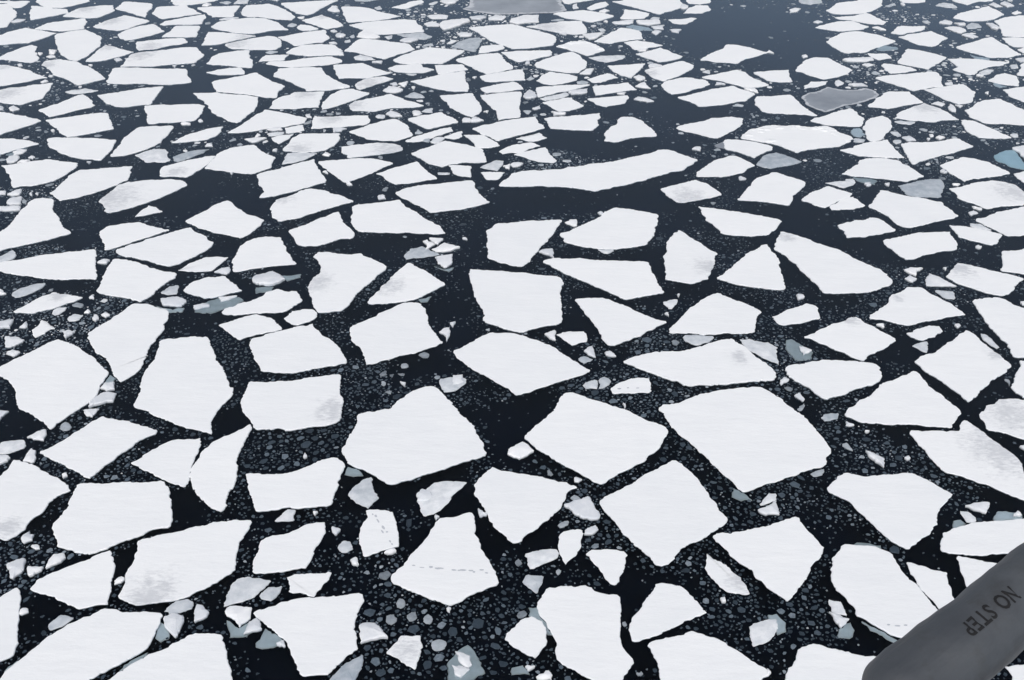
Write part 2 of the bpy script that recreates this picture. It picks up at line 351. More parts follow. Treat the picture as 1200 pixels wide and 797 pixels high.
# ------------------------------------------------------------------ ice: kind | label | smudge x,y,r | outline in metres | submerged ledges
ICE = """f|mid-sized many-sided white ice floe left of the broad boat-shaped floe near the bottom left|0|-20.90,42.35 -20.54,41.61 -20.23,40.69 -20.00,39.50 -19.87,38.56 -20.53,38.49 -21.13,38.23 -21.69,38.49 -22.21,38.77 -22.86,39.13 -24.09,39.58 -23.96,40.24 -23.33,40.76 -22.62,41.22 -21.78,41.69 -21.36,42.12|
f|broad boat-shaped white ice floe near the bottom left|-17.94,38.99,1.57|-19.66,43.08 -18.53,43.57 -17.07,44.12 -16.03,44.54 -14.91,44.71 -13.95,44.68 -14.05,43.87 -14.32,42.72 -14.29,41.77 -14.13,40.92 -14.63,40.31 -15.33,39.64 -16.05,39.06 -16.52,38.84 -17.22,38.70 -18.03,38.56 -18.48,38.49 -19.04,38.77 -19.55,38.99 -19.46,40.01 -19.48,41.38 -19.55,42.08 -19.69,42.88|
f|small upright white ice floe left of the large wing-shaped floe in the bottom left corner|0|-24.78,39.72 -24.41,39.21 -24.16,38.49 -23.69,36.96 -23.33,35.77 -23.29,35.26 -23.76,34.94 -24.26,34.69 -25.83,38.07 -25.36,38.99|
f|large wing-shaped white ice floe in the bottom left corner|0|-20.04,38.28 -19.15,38.09 -18.29,38.00 -17.67,38.04 -16.96,37.93 -16.98,37.24 -17.04,36.56 -17.09,35.97 -17.14,35.77 -17.84,35.06 -18.48,34.56 -19.21,33.92 -19.52,33.52 -23.78,33.04 -23.36,33.92 -23.27,34.44 -22.89,35.00 -22.40,35.84 -21.87,36.63 -21.37,37.24 -20.78,37.65 -20.35,37.93|s-17.01,37.51 -16.67,37.24 -16.38,36.49 -16.67,36.27 -16.99,36.49 -17.03,37.03/s-23.32,34.69 -23.02,35.06 -22.92,34.94 -23.32,34.19
f|mid-sized many-sided white ice floe right of the large wing-shaped floe in the bottom left corner|0|-15.42,36.56 -14.65,36.72 -13.85,36.59 -13.52,35.90 -13.27,35.13 -12.97,34.56 -12.76,33.92 -12.55,33.04 -19.17,33.04 -18.38,33.92 -17.73,34.69 -17.03,35.38 -16.23,35.77 -15.75,36.23|s-17.13,35.38 -17.57,34.81 -18.07,34.50 -17.96,34.81 -17.50,35.26 -17.09,35.58
f|mid-sized many-sided white ice floe right of the broad boat-shaped floe near the bottom left|0|-13.25,43.05 -12.71,43.46 -11.88,43.62 -11.28,44.12 -10.59,44.46 -10.08,44.51 -9.90,43.79 -10.08,42.97 -10.32,42.32 -10.37,41.53 -10.52,41.07 -11.41,40.89 -12.15,40.73 -13.01,40.66 -13.22,40.76 -13.32,41.38 -13.27,42.00 -13.18,42.40|
f|small many-sided white ice floe above the large axe-shaped floe at the bottom|0|-11.37,40.42 -10.40,40.66 -9.16,40.75 -9.34,40.09 -9.58,39.57 -9.83,39.06 -10.40,39.31 -11.10,39.38|
f|small upright white ice floe crossed by a track|0|-7.94,45.44 -7.49,45.54 -6.47,45.32 -6.23,44.54 -5.98,43.37 -5.95,42.64 -6.44,42.48 -7.18,42.12 -7.62,41.88 -7.82,42.40 -8.09,43.54 -8.02,44.29 -7.80,44.89|
f|large kite-shaped white ice floe crossed by a track|0|-2.22,45.32 -2.00,44.80 -1.96,44.12 -1.76,43.21 -1.46,42.08 -1.00,41.15 -0.77,40.46 -0.62,39.91 -1.45,39.50 -2.29,38.99 -3.01,38.45 -3.66,38.80 -4.42,39.13 -5.31,39.57 -6.04,40.01 -6.12,40.54 -5.55,41.22 -5.08,42.32 -4.48,43.29 -4.19,44.12 -3.94,44.80 -3.08,44.89|
f|large axe-shaped white ice floe at the bottom|0|-7.46,39.28 -7.27,38.77 -7.50,38.21 -7.60,37.51 -7.56,36.96 -7.36,36.16 -7.25,35.71 -7.75,35.26 -8.16,34.62 -8.45,34.19 -9.71,34.13 -10.03,34.87 -10.41,35.64 -10.78,36.30 -11.38,36.83 -11.93,37.30 -12.43,37.72 -12.60,38.00 -12.51,38.14 -11.92,38.35 -11.35,38.70 -10.55,38.94 -9.51,39.06 -8.46,39.13|s-13.83,37.65 -13.19,37.10 -12.66,37.51 -12.44,37.79 -12.34,36.96 -12.79,36.63 -13.43,36.56/s-12.14,36.23 -11.84,37.10 -10.88,36.30 -10.72,35.97 -11.47,35.90 -12.08,35.97
f|small many-sided grey-smudged ice floe right of the large axe-shaped floe at the bottom|-4.98,35.64,0.81|-5.31,36.56 -4.75,36.49 -4.35,36.56 -4.22,35.90 -4.30,35.26 -4.45,34.50 -4.91,34.75 -5.87,35.49 -5.75,35.77 -5.43,36.16|
f|large blocky white ice floe at the bottom centre|0|1.77,39.69 2.58,39.79 3.71,39.83 4.16,39.42 4.68,39.21 5.35,39.16 5.32,38.21 5.18,36.96 5.15,36.23 5.32,35.58 5.70,35.00 5.37,34.44 5.03,33.92 4.72,33.16 4.15,33.16 3.66,33.92 3.23,34.13 2.76,34.56 2.14,35.00 2.03,35.38 2.11,36.16 1.89,36.70 1.65,37.37 1.35,37.79 1.21,38.56 1.54,39.21|s0.84,38.42 1.21,38.42 1.40,37.72 1.70,37.30 1.92,36.70 1.69,36.67 1.35,37.51 0.83,37.93
f|small many-sided white ice floe above right of the large blocky floe at the bottom centre|0|7.26,39.97 7.96,39.94 8.53,39.79 8.83,39.21 9.26,38.49 9.48,38.00 8.71,37.58 7.60,36.96 6.62,36.43 5.72,36.12 5.62,36.70 5.64,37.17 5.81,37.65 6.28,38.21 6.62,38.92 6.99,39.42|
f|mid-sized many-sided white ice floe right of the large blocky floe at the bottom centre|0|8.61,36.83 9.18,36.56 10.02,36.10 10.64,35.58 11.05,35.06 11.78,34.44 11.88,34.25 11.32,33.88 10.58,33.04 6.64,33.04 6.77,33.92 6.77,34.62 6.60,35.38 6.37,36.01 7.32,36.36|
f|small upright white ice floe below left of the large tilted five-sided floe right of centre|0|2.73,43.79 3.20,43.95 3.74,43.92 3.62,42.97 3.33,42.00 2.75,41.33 2.57,41.85 2.43,42.72 2.47,43.37|
f|small many-sided white ice floe below left of the large tilted five-sided floe right of centre|0|4.19,42.40 5.02,42.43 5.85,42.24 5.97,42.05 5.67,40.84 5.21,39.86 4.97,39.91 4.57,40.76 4.18,41.46 3.85,42.05|
f|small many-sided white ice floe left of the large blocky floe at the bottom centre|0|0.99,37.76 1.45,37.44 1.66,36.83 1.62,35.97 1.36,35.58 1.10,35.17 0.60,35.45 0.00,35.90 -0.36,36.30 0.00,36.96 0.47,37.58|
f|small many-sided grey-smudged ice floe below left of the shield-shaped floe at the lower right|11.40,39.94,0.73|10.11,42.12 10.79,41.46 11.31,40.69 11.68,40.01 11.81,39.23 11.29,39.28 10.67,39.42 10.24,40.09 9.95,40.69 9.99,41.46|
f|shield-shaped white ice floe at the lower right|0|10.54,43.46 11.59,43.62 13.70,44.21 14.47,44.58 15.46,45.01 15.61,44.29 15.94,43.46 16.27,42.56 15.95,41.85 15.08,40.69 14.45,39.79 13.84,38.99 13.58,38.74 13.16,39.28 12.81,39.64 12.35,40.39 11.67,41.46 11.03,42.64|
f|large oblong white ice floe beside the grey float|0|17.30,42.80 18.34,42.69 19.18,42.48 19.70,42.16 19.77,41.46 19.90,40.61 20.29,39.94 20.54,39.06 20.88,38.00 21.14,37.37 19.57,35.38 19.09,35.77 18.74,36.27 18.12,36.56 17.47,37.17 16.72,37.86 16.81,38.28 16.56,38.84 16.13,39.64 16.11,40.24 16.41,41.22 16.84,42.08|s17.72,42.88 18.64,42.97 19.32,42.80 19.33,42.43 18.64,42.56 17.91,42.76/s16.94,37.51 17.45,37.10 18.10,36.49 18.58,36.23 18.44,36.10 17.73,36.63
f|small many-sided white ice floe right of the shield-shaped floe at the lower right|0|20.28,41.50 21.01,41.22 22.11,40.73 21.92,40.01 21.85,39.21 21.84,38.35 21.16,37.72 20.87,38.42 20.59,39.21 20.37,39.86 20.25,40.69|
f|small many-sided white ice floe right of the large oblong floe beside the grey float|0|23.02,41.96 23.92,41.69 25.01,41.35 25.75,40.99 23.78,38.63 22.72,38.92 22.75,39.45 22.86,40.39 22.96,41.30|
f|mid-sized many-sided white ice floe above right of the large oblong floe beside the grey float|0|22.88,43.70 23.61,44.04 24.81,44.51 26.01,44.63 27.64,44.80 28.76,44.89 27.68,42.24 25.85,42.12 24.35,41.96 23.06,42.08 22.30,42.29 22.58,43.05|s23.84,44.71 24.22,44.80 24.39,44.46 23.64,44.12/s26.50,45.49 27.34,45.40 27.72,45.32 27.59,44.85 26.02,44.68
f|small many-sided white ice floe below right of the large oblong floe beside the grey float|0|22.76,34.69 23.44,34.77 24.67,34.87 24.21,33.04 22.67,33.04 22.81,33.92|
f|mid-sized many-sided white ice floe below left of the large oblong floe beside the grey float|0|13.51,35.77 14.23,36.06 14.86,35.77 15.62,35.58 16.44,35.28 17.26,35.15 17.67,34.37 17.09,33.04 11.80,33.04 12.46,33.92 13.00,34.81|
f|large hexagonal white ice floe at the left edge|0|-30.81,62.83 -29.92,62.35 -29.02,61.82 -28.38,61.16 -27.64,60.65 -27.03,59.83 -26.07,58.77 -26.13,58.09 -26.14,57.01 -26.05,56.31 -26.35,55.39 -26.71,54.87 -27.04,54.27 -27.43,53.51 -27.73,52.69 -28.40,53.51 -29.40,54.27 -30.40,54.83 -31.03,55.96 -31.77,57.37 -32.27,57.96 -33.01,58.45 -33.53,59.06 -33.43,59.51 -32.88,60.27 -32.20,61.09 -32.18,61.03 -31.70,61.69 -31.29,62.35|s-26.06,57.84 -25.98,58.69 -25.55,58.21 -25.57,57.60 -26.01,57.25
f|large many-sided white ice floe above left of the tall barrel-shaped floe at the left|0|-27.04,67.59 -26.03,67.53 -25.12,67.00 -24.33,66.70 -24.01,65.39 -23.93,63.98 -24.15,63.16 -24.32,61.95 -24.14,60.77 -24.15,60.84 -24.15,59.56 -24.28,58.82 -24.66,58.21 -25.04,57.72 -25.37,58.21 -26.14,59.44 -26.84,60.58 -27.30,60.90 -28.20,61.95 -29.05,63.57 -28.66,64.26 -28.18,65.11 -27.63,66.26|s-25.39,67.44 -24.85,67.14 -23.33,67.14 -23.35,66.61 -24.24,66.55
f|tall barrel-shaped white ice floe at the left|0|-23.88,62.70 -22.84,62.89 -21.76,63.21 -20.72,63.16 -20.26,62.08 -19.73,61.03 -19.17,59.83 -18.88,59.44 -18.30,58.09 -17.53,56.61 -17.76,55.62 -18.13,54.60 -18.26,53.73 -18.15,52.97 -17.93,52.29 -18.78,52.65 -19.62,52.91 -20.68,53.51 -21.73,54.05 -22.42,54.65 -23.44,55.05 -23.46,55.96 -23.46,56.89 -23.80,58.21 -23.76,59.44 -23.59,60.84 -23.69,61.88|
f|diamond-shaped white ice floe at the left|0|-25.00,54.05 -23.83,53.62 -22.68,53.25 -21.81,52.91 -21.15,52.48 -21.69,52.02 -22.18,51.51 -22.57,50.69 -22.98,49.99 -23.39,49.31 -23.67,48.64 -23.88,48.16 -24.21,48.26 -24.73,48.73 -25.76,49.41 -26.51,49.80 -27.62,50.53 -27.06,51.00 -26.46,51.81 -25.98,52.65 -25.48,53.51|
f|mid-sized many-sided white ice floe left of the curved tusk-shaped floe|0|-19.96,51.75 -19.21,51.77 -18.49,51.88 -18.31,51.20 -18.38,50.19 -18.41,49.21 -18.26,48.45 -18.22,47.79 -18.33,47.38 -19.18,47.79 -20.04,48.30 -21.07,48.92 -21.96,49.54 -21.36,50.39 -20.70,51.20|
f|curved tusk-shaped white ice floe|0|-15.80,53.29 -15.64,52.86 -15.78,51.81 -15.89,50.79 -15.74,49.21 -15.57,47.51 -15.75,46.42 -15.81,45.36 -16.39,45.62 -17.17,46.42 -17.86,47.33 -18.16,48.07 -18.34,48.92 -18.27,49.50 -18.10,50.59 -17.72,51.40 -17.10,52.02 -16.45,52.55|
f|mid-sized many-sided grey-smudged ice floe below left of the diamond-shaped floe at the left|-26.98,44.00,0.93|-28.82,49.84 -28.05,49.60 -27.17,49.21 -26.47,48.64 -25.39,47.98 -24.61,47.11 -25.09,46.78 -25.46,46.15 -25.47,45.36 -25.82,44.89 -26.01,44.46 -25.96,43.95 -26.18,43.54 -26.61,43.05 -27.03,43.24 -27.66,43.70 -29.35,47.33 -29.04,48.35 -28.81,49.02|
f|large many-sided white ice floe above left of the broad boat-shaped floe near the bottom left|0|-24.39,47.70 -23.37,47.70 -22.31,47.79 -21.10,47.75 -20.16,47.85 -19.64,47.94 -19.07,47.14 -18.70,46.06 -18.39,45.01 -18.30,44.71 -18.28,44.12 -19.83,43.37 -20.97,42.64 -21.60,42.16 -22.06,42.04 -23.00,42.37 -23.77,42.59 -24.16,43.37 -24.59,44.12 -24.41,44.97 -24.25,45.71 -24.38,46.78|
f|large many-sided grey-smudged ice floe right of the tall barrel-shaped floe at the left|-10.96,54.60,1.24|-16.36,57.72 -15.27,57.72 -14.06,57.84 -13.02,58.21 -11.95,58.45 -11.04,58.57 -10.94,57.37 -10.87,56.54 -10.55,55.96 -10.45,54.38 -10.47,53.51 -11.07,53.19 -12.20,52.97 -13.43,52.59 -14.61,52.76 -15.37,52.69 -15.73,53.34 -16.35,54.27 -16.74,55.05 -16.88,55.85 -16.78,57.01 -16.80,57.77|
f|large many-sided white ice floe above right of the tall barrel-shaped floe at the left|0|-17.40,63.02 -16.63,63.57 -15.68,63.98 -14.74,64.54 -13.82,64.82 -13.23,63.85 -12.27,62.75 -11.66,61.95 -11.25,61.03 -11.15,60.84 -10.83,59.94 -11.56,59.61 -12.64,59.36 -13.69,58.94 -14.49,58.77 -15.33,58.82 -16.25,58.94 -16.63,59.81 -16.95,60.26 -17.72,62.35 -17.68,62.89|
f|large many-sided white ice floe left of the broad lens-shaped floe in the centre|0|-7.76,67.74 -6.52,67.65 -6.05,66.26 -5.63,64.40 -5.04,63.16 -4.64,62.43 -5.68,61.69 -6.77,61.03 -8.13,60.39 -9.54,59.76 -9.68,60.32 -10.13,61.75 -10.63,62.35 -11.09,63.71 -11.17,64.40 -10.23,65.25 -9.02,66.55|s-6.73,68.35 -5.83,68.81 -6.09,68.05 -6.54,67.95
f|large shoulder-shaped white ice floe with a notched top|0|-5.05,57.29 -4.69,57.01 -4.17,56.08 -3.38,54.83 -2.68,53.62 -2.12,52.34 -1.65,51.30 -1.71,50.89 -1.42,50.33 -1.94,49.99 -2.91,49.60 -3.87,49.02 -5.06,48.45 -5.99,47.98 -6.80,47.64 -7.45,48.07 -8.25,48.73 -9.04,49.21 -9.44,49.50 -9.99,50.63 -9.74,51.81 -9.44,53.08 -9.38,53.62 -9.53,54.16 -8.89,54.49 -7.47,54.78 -7.09,55.73 -6.54,56.42 -5.91,57.01|s-9.52,48.64 -9.42,49.31 -8.77,49.02 -8.47,48.54 -9.07,48.50
f|mid-sized many-sided white ice floe right of the curved tusk-shaped floe|0|-10.20,50.09 -9.84,49.70 -9.55,49.35 -9.74,48.45 -9.73,47.51 -9.87,46.78 -9.87,45.89 -11.07,45.71 -12.25,45.75 -13.25,45.45 -13.93,45.36 -14.05,45.62 -14.42,46.60 -14.77,47.33 -14.96,48.07 -15.12,48.54 -14.56,48.58 -13.34,48.54 -12.18,48.87 -11.63,49.31 -10.97,49.80|
f|broad lens-shaped white ice floe in the centre|0|-3.97,61.35 -3.11,62.08 -2.27,63.02 -1.48,63.71 0.00,63.65 0.73,63.30 1.74,62.70 2.73,61.95 3.28,61.16 3.82,60.52 4.35,59.94 5.14,59.02 4.56,58.57 3.57,58.09 2.59,57.56 1.63,57.01 0.81,56.54 0.27,56.31 -0.63,57.37 -1.32,58.09 -2.16,58.82 -3.03,59.81 -3.62,60.58|
f|large tilted four-sided white ice floe in the centre|0|3.48,56.66 4.17,56.38 4.95,55.85 5.85,55.39 6.61,54.94 7.24,54.60 7.84,53.94 8.69,53.40 9.40,52.82 9.26,52.23 8.84,51.30 8.38,50.59 7.66,49.70 6.87,49.12 6.09,48.64 5.57,48.16 4.95,47.64 4.36,48.16 3.67,48.83 2.60,49.70 1.50,50.79 0.95,51.61 0.70,51.92 1.42,53.08 2.23,54.16 2.86,55.39 2.95,55.96|
f|largest tilted square white ice floe|0|8.99,54.89 9.83,55.32 11.11,55.96 12.41,56.54 13.97,57.01 15.77,57.20 16.18,56.77 16.82,55.96 17.27,54.94 17.84,53.94 18.16,53.08 18.50,51.81 18.74,50.69 18.22,50.09 18.03,49.31 16.96,48.92 15.73,48.35 14.40,47.75 13.78,47.42 12.92,46.96 12.67,47.24 12.34,48.07 11.76,49.02 11.21,50.29 10.60,51.30 9.78,52.76 9.39,53.83|s12.41,47.42 12.92,46.96 13.24,46.42 12.64,46.38 12.22,46.69
f|large many-sided grey-smudged ice floe above the largest tilted square floe|15.00,60.58,0.76|7.24,60.01 8.07,60.65 9.11,61.08 10.56,61.29 11.88,61.55 12.96,62.08 13.91,62.62 14.89,62.89 15.16,62.35 15.66,61.88 16.13,60.58 16.73,59.61 16.95,59.31 16.98,58.09 16.39,57.84 15.48,57.84 13.64,57.48 12.27,57.41 11.02,57.29 10.15,57.96 9.13,58.69 8.35,59.19|
f|mid-sized many-sided white ice floe above right of the large kite-shaped floe crossed by a track|0|-1.12,49.21 -0.81,48.92 0.00,48.73 0.73,48.54 1.70,48.31 2.42,47.98 3.72,47.42 3.16,47.11 2.83,46.15 2.32,45.19 1.73,44.54 0.68,43.46 0.11,42.80 -0.47,43.62 -0.99,44.21 -1.29,45.06 -1.72,46.06 -2.09,46.78 -2.14,47.60 -1.65,48.45|
f|large tilted five-sided white ice floe right of centre|0|9.35,49.84 9.74,49.50 10.14,48.83 10.52,48.07 10.76,47.24 11.04,46.33 11.31,45.45 11.65,44.80 11.50,44.46 10.44,43.54 9.80,43.05 8.83,42.48 8.49,42.00 8.08,41.38 7.50,41.15 6.90,42.16 6.25,43.05 5.72,44.12 5.12,45.23 5.01,45.45 4.75,46.15 5.22,46.69 5.97,47.14 6.74,47.70 7.27,48.26 8.20,48.92|
f|small many-sided white ice floe above right of the large tilted four-sided floe in the centre|0|6.24,57.01 6.98,57.72 7.70,58.13 8.80,58.16 8.85,57.60 8.73,56.59 7.55,56.49 6.33,56.47|
f|small many-sided white ice floe above right of the broad lens-shaped floe in the centre|0|3.03,63.43 3.67,63.76 4.92,63.85 5.07,62.56 4.03,62.08|
f|mid-sized many-sided white ice floe above left of the broad triangular floe at the right|0|17.79,59.31 18.29,59.69 19.33,59.94 20.67,60.27 21.90,60.12 23.00,60.02 23.66,59.87 23.99,59.44 23.83,58.33 23.51,57.84 22.22,57.13 20.79,56.31 19.59,55.78 19.18,56.31 18.83,57.13 18.28,57.72 17.75,58.45|
f|broad triangular white ice floe at the right|0|26.15,59.06 26.36,58.21 26.63,56.89 27.09,55.85 27.65,54.45 27.07,53.83 26.51,52.93 25.25,53.04 23.77,53.25 22.24,53.34 21.11,53.47 20.70,53.90 20.34,54.12 20.68,54.83 21.71,55.73 23.14,57.01 24.68,58.09|
f|large many-sided grey-smudged ice floe above right of the broad triangular floe at the right|32.09,61.03,0.77|31.20,63.98 31.62,63.30 31.90,62.08 32.33,60.90 32.63,59.83 32.62,59.51 31.96,58.82 31.00,58.09 29.96,57.13 29.15,56.19 28.39,55.55 28.04,56.66 27.48,57.84 26.93,58.69 26.43,60.07 27.52,60.97 27.97,61.03 29.40,62.35 30.50,63.43|
f|mid-sized many-sided grey-smudged ice floe right of the broad triangular floe at the right|30.54,54.38,1.77|28.60,54.27 29.38,55.16 30.43,55.85 31.26,55.92 33.20,55.73 31.43,51.40 30.26,51.81 29.42,52.44 28.60,52.65 28.65,53.51|
f|slanting white ice floe with a soiled upper edge at the right|28.54,50.79,2.20|23.82,52.65 24.86,52.61 26.83,52.55 27.18,53.40 27.56,53.73 27.89,53.19 28.37,52.02 28.87,51.00 29.36,49.99 29.23,49.02 29.08,48.45 29.91,47.70 29.03,45.54 28.24,46.33 27.18,47.14 25.95,48.07 24.57,48.83 24.33,49.80 24.09,51.00|
f|large many-sided white ice floe above right of the shield-shaped floe at the lower right|0|18.98,48.69 19.42,48.54 19.97,48.30 20.86,48.45 21.60,48.49 22.27,48.69 22.85,48.60 23.41,48.07 23.92,47.42 24.46,46.78 23.69,45.97 23.10,45.27 22.98,44.89 22.44,43.95 21.50,43.13 20.66,42.40 20.16,42.80 19.63,43.70 19.20,44.63 18.76,45.58 18.66,46.06 18.09,46.60 17.51,47.14 18.05,47.88|
f|small upright white ice floe right of the broad triangular floe at the right|0|33.40,60.19 34.86,59.81 33.20,55.73 32.03,55.96 31.66,57.13 32.49,58.57|
f|large many-sided white ice floe above right of the broad triangular floe at the right|0|33.03,68.05 35.07,68.44 35.65,67.74 36.31,66.85 37.50,66.26 35.26,60.77 33.84,60.57 33.15,60.65 33.29,61.95 33.17,63.16 32.99,64.26 32.93,65.11 32.95,66.41|
f|bell-shaped white ice floe at the left edge|0|-40.67,84.86 -39.89,85.20 -38.85,84.94 -38.09,82.59 -36.90,80.79 -35.24,78.61 -36.36,77.75 -37.45,77.02 -38.56,76.40 -39.75,75.58 -40.63,75.30 -41.77,78.12 -41.01,78.80 -40.72,79.82 -40.83,82.38|
f|long blunt white ice floe at the left edge|0|-39.74,73.50 -38.15,74.01 -36.89,74.60 -35.43,75.12 -33.91,75.51 -32.48,75.87 -31.97,74.53 -31.58,73.16 -30.99,71.83 -30.84,71.11 -32.61,71.18 -34.18,71.11 -35.78,71.57 -37.15,71.83 -38.51,72.43 -39.47,72.83|
f|mid-sized many-sided white ice floe right of the long blunt floe at the left edge|0|-30.54,74.29 -29.31,74.01 -28.40,73.67 -27.35,72.83 -26.24,72.33 -25.04,71.90 -25.38,70.86 -25.94,69.43 -26.26,68.35 -26.64,67.80 -27.80,68.35 -28.82,68.66 -30.26,69.27 -30.39,71.18 -30.58,72.83|
f|mid-sized many-sided white ice floe below the floe with a smudged grey left half|0|-33.06,78.87 -32.76,79.82 -31.69,80.29 -30.30,80.60 -29.52,80.02 -28.53,79.56 -27.45,79.18 -28.53,78.31 -29.63,77.38 -30.68,76.37 -31.66,75.76 -32.03,76.84 -32.77,78.12|
f|large many-sided white ice floe below the floe with a smudged grey left half|0|-30.83,75.76 -29.93,76.66 -28.84,77.57 -27.56,78.50 -25.96,79.63 -25.43,78.87 -24.39,78.12 -23.46,77.02 -23.67,75.76 -24.53,74.53 -25.26,73.50 -25.96,73.06 -27.26,73.67 -28.76,74.36 -30.58,75.23|
f|small many-sided white ice floe below the floe with a smudged grey left half|0|-31.02,81.58 -30.83,82.79 -30.47,83.73 -29.75,83.40 -29.00,82.59 -29.92,82.06|
f|mid-sized many-sided white ice floe below right of the floe with a smudged grey left half|0|-26.73,80.79 -25.88,82.18 -25.01,83.81 -24.05,84.73 -22.91,83.20 -21.77,81.98 -21.08,81.70 -20.24,80.99 -20.63,79.44 -21.42,77.75 -23.11,78.50 -24.66,79.25 -25.79,80.02|
f|mid-sized many-sided white ice floe below the ragged-ended floe left of the long curved floe|0|-20.97,77.20 -20.31,77.83 -19.33,78.01 -18.38,77.94 -17.67,76.30 -16.95,74.53 -16.37,73.50 -17.79,73.26 -19.33,72.83 -20.92,72.23 -21.38,73.84 -21.30,75.58|
f|small many-sided white ice floe below right of the floe with a smudged grey left half|0|-25.11,72.49 -24.49,73.67 -23.56,74.60 -21.80,74.60 -22.17,73.50 -22.57,72.43 -23.82,72.26|
f|small many-sided white ice floe above the tall barrel-shaped floe at the left|0|-23.95,69.43 -23.59,70.70 -22.80,71.34 -21.42,71.60 -20.55,70.54 -19.69,69.43 -20.81,68.81 -22.08,68.29 -23.13,68.81|
f|mid-sized many-sided white ice floe above right of the tall barrel-shaped floe at the left|0|-20.54,66.26 -20.37,66.85 -19.47,67.59 -18.42,68.20 -17.85,69.27 -17.15,69.68 -15.68,69.34 -15.34,68.66 -15.04,68.05 -15.37,67.44 -16.11,66.41 -18.04,66.26 -19.43,65.97|
f|small many-sided grey-smudged ice floe below the long blunt floe at the left edge|-32.77,68.66,0.84|-35.16,66.41 -34.75,67.14 -34.13,68.35 -33.26,69.18 -32.12,68.81 -30.94,68.41 -31.96,67.44 -33.17,66.55 -34.10,66.20|
f|small many-sided white ice floe above the large hexagonal floe at the left edge|0|-32.98,63.98 -32.81,65.34 -32.10,64.82 -31.48,64.21 -31.95,63.57 -32.41,63.02|
f|small many-sided white ice floe above right of the tall barrel-shaped floe at the left|0|-20.31,64.68 -19.55,65.16 -18.78,65.74 -18.01,66.11 -17.35,65.82 -16.47,65.11 -15.78,64.12 -16.67,63.76 -17.48,63.43 -18.45,62.75 -19.18,63.43|
f|large many-sided grey-smudged ice floe above the floe with a bitten left side and grey smudge|-19.38,85.07,0.98|-20.18,83.58 -19.99,84.83 -19.02,85.54 -18.34,86.54 -17.45,87.12 -16.42,86.83 -14.57,85.68 -13.88,84.97 -13.28,84.55 -14.32,83.94 -15.62,82.99 -16.89,81.98 -17.99,81.19 -19.05,80.72 -19.72,81.50|
f|mid-sized many-sided white ice floe above the floe with a bitten left side and grey smudge|0|-17.98,79.06 -17.07,79.82 -16.04,80.99 -14.40,82.51 -13.96,81.19 -13.46,80.02 -12.71,78.87 -12.55,77.94 -12.82,77.68 -13.51,77.75 -14.27,77.09 -15.19,76.47 -16.18,76.37 -16.81,76.66 -17.21,77.57|
f|large many-sided white ice floe below the thin strip-like floe at the upper centre|0|-13.38,83.61 -12.35,84.02 -10.94,84.36 -9.54,84.86 -8.88,83.40 -7.72,82.18 -6.93,80.99 -5.82,79.94 -5.29,78.61 -7.46,78.61 -9.87,78.76 -12.29,78.95 -12.83,79.82 -13.26,81.58|
f|white ice floe with a bitten left side and grey smudge|-14.31,70.60,1.28|-15.28,74.63 -15.03,75.41 -14.20,75.41 -13.16,75.05 -11.68,75.16 -10.59,74.19 -9.41,72.99 -10.02,71.83 -10.51,70.54 -11.15,69.27 -11.47,68.05 -11.80,67.00 -12.12,66.55 -13.68,66.35 -14.10,67.14 -14.41,68.35 -14.96,70.22 -14.85,71.02 -14.36,72.00 -14.48,73.16|
f|mid-sized many-sided grey-smudged ice floe left of the large square floe above the centre|-9.06,70.22,1.27|-7.85,73.77 -7.05,72.83 -6.19,72.00 -5.50,71.18 -4.87,70.38 -5.71,69.43 -6.58,68.50 -7.61,67.89 -9.11,67.53 -10.31,67.59 -9.89,69.12 -9.25,70.54 -8.75,72.00|
f|small many-sided white ice floe left of the large square floe above the centre|0|-15.95,65.54 -15.53,66.55 -14.12,66.79 -13.65,65.82 -14.09,65.11 -14.83,64.63 -15.75,65.25|
f|large square white ice floe above the centre|0|-3.16,72.66 -1.55,72.43 0.00,72.16 1.92,71.73 3.63,71.41 3.64,69.90 3.51,67.44 3.54,66.26 3.42,64.88 2.22,64.54 1.33,64.12 0.66,63.65 0.00,63.93 -0.98,64.54 -2.03,65.16 -1.98,66.41 -2.47,67.74 -2.83,69.59 -3.11,71.18|
f|large many-sided white ice floe above the large square floe above the centre|0|-2.08,79.06 -1.32,80.33 0.00,80.52 1.05,80.79 2.80,80.99 4.12,81.07 3.44,79.06 2.52,76.84 1.65,74.88 0.81,73.10 0.00,73.23 -1.08,73.84 -1.91,74.53 -1.85,75.94 -2.03,76.66 -1.88,77.57|
f|large many-sided white ice floe above the long wedge-shaped floe|0|3.76,78.50 5.00,79.44 6.47,80.79 7.43,82.18 8.59,83.32 9.99,82.99 11.01,82.51 11.99,82.06 11.84,80.40 11.39,78.68 11.01,77.57 10.55,76.66 9.02,76.12 7.83,75.87 6.51,76.01 5.03,76.55 4.13,77.09|
f|upright white ice floe with a grey blotch on its right side|14.65,72.99,1.20|13.43,79.25 14.11,77.94 14.95,76.66 15.89,75.16 15.38,73.50 14.54,71.18 13.41,70.47 12.49,70.70 11.36,71.11 11.61,72.83 11.61,74.70 12.08,76.30 12.48,77.75|
f|long wedge-shaped white ice floe|0|2.29,73.84 2.79,74.29 4.27,74.29 6.06,74.12 7.85,74.01 10.44,73.77 10.45,72.33 10.72,70.38 11.07,69.12 9.60,68.66 8.16,68.11 7.15,69.12 5.83,70.38 4.31,71.67 3.23,72.83|
f|mid-sized many-sided white ice floe below the long wedge-shaped floe|0|4.49,68.14 5.40,68.35 6.56,68.35 7.36,67.74 8.36,67.00 9.19,66.11 10.01,65.39 10.84,65.11 9.72,64.12 8.75,63.21 7.68,62.62 6.50,62.00 6.10,62.89 5.96,63.98 5.59,65.11 5.13,66.26|
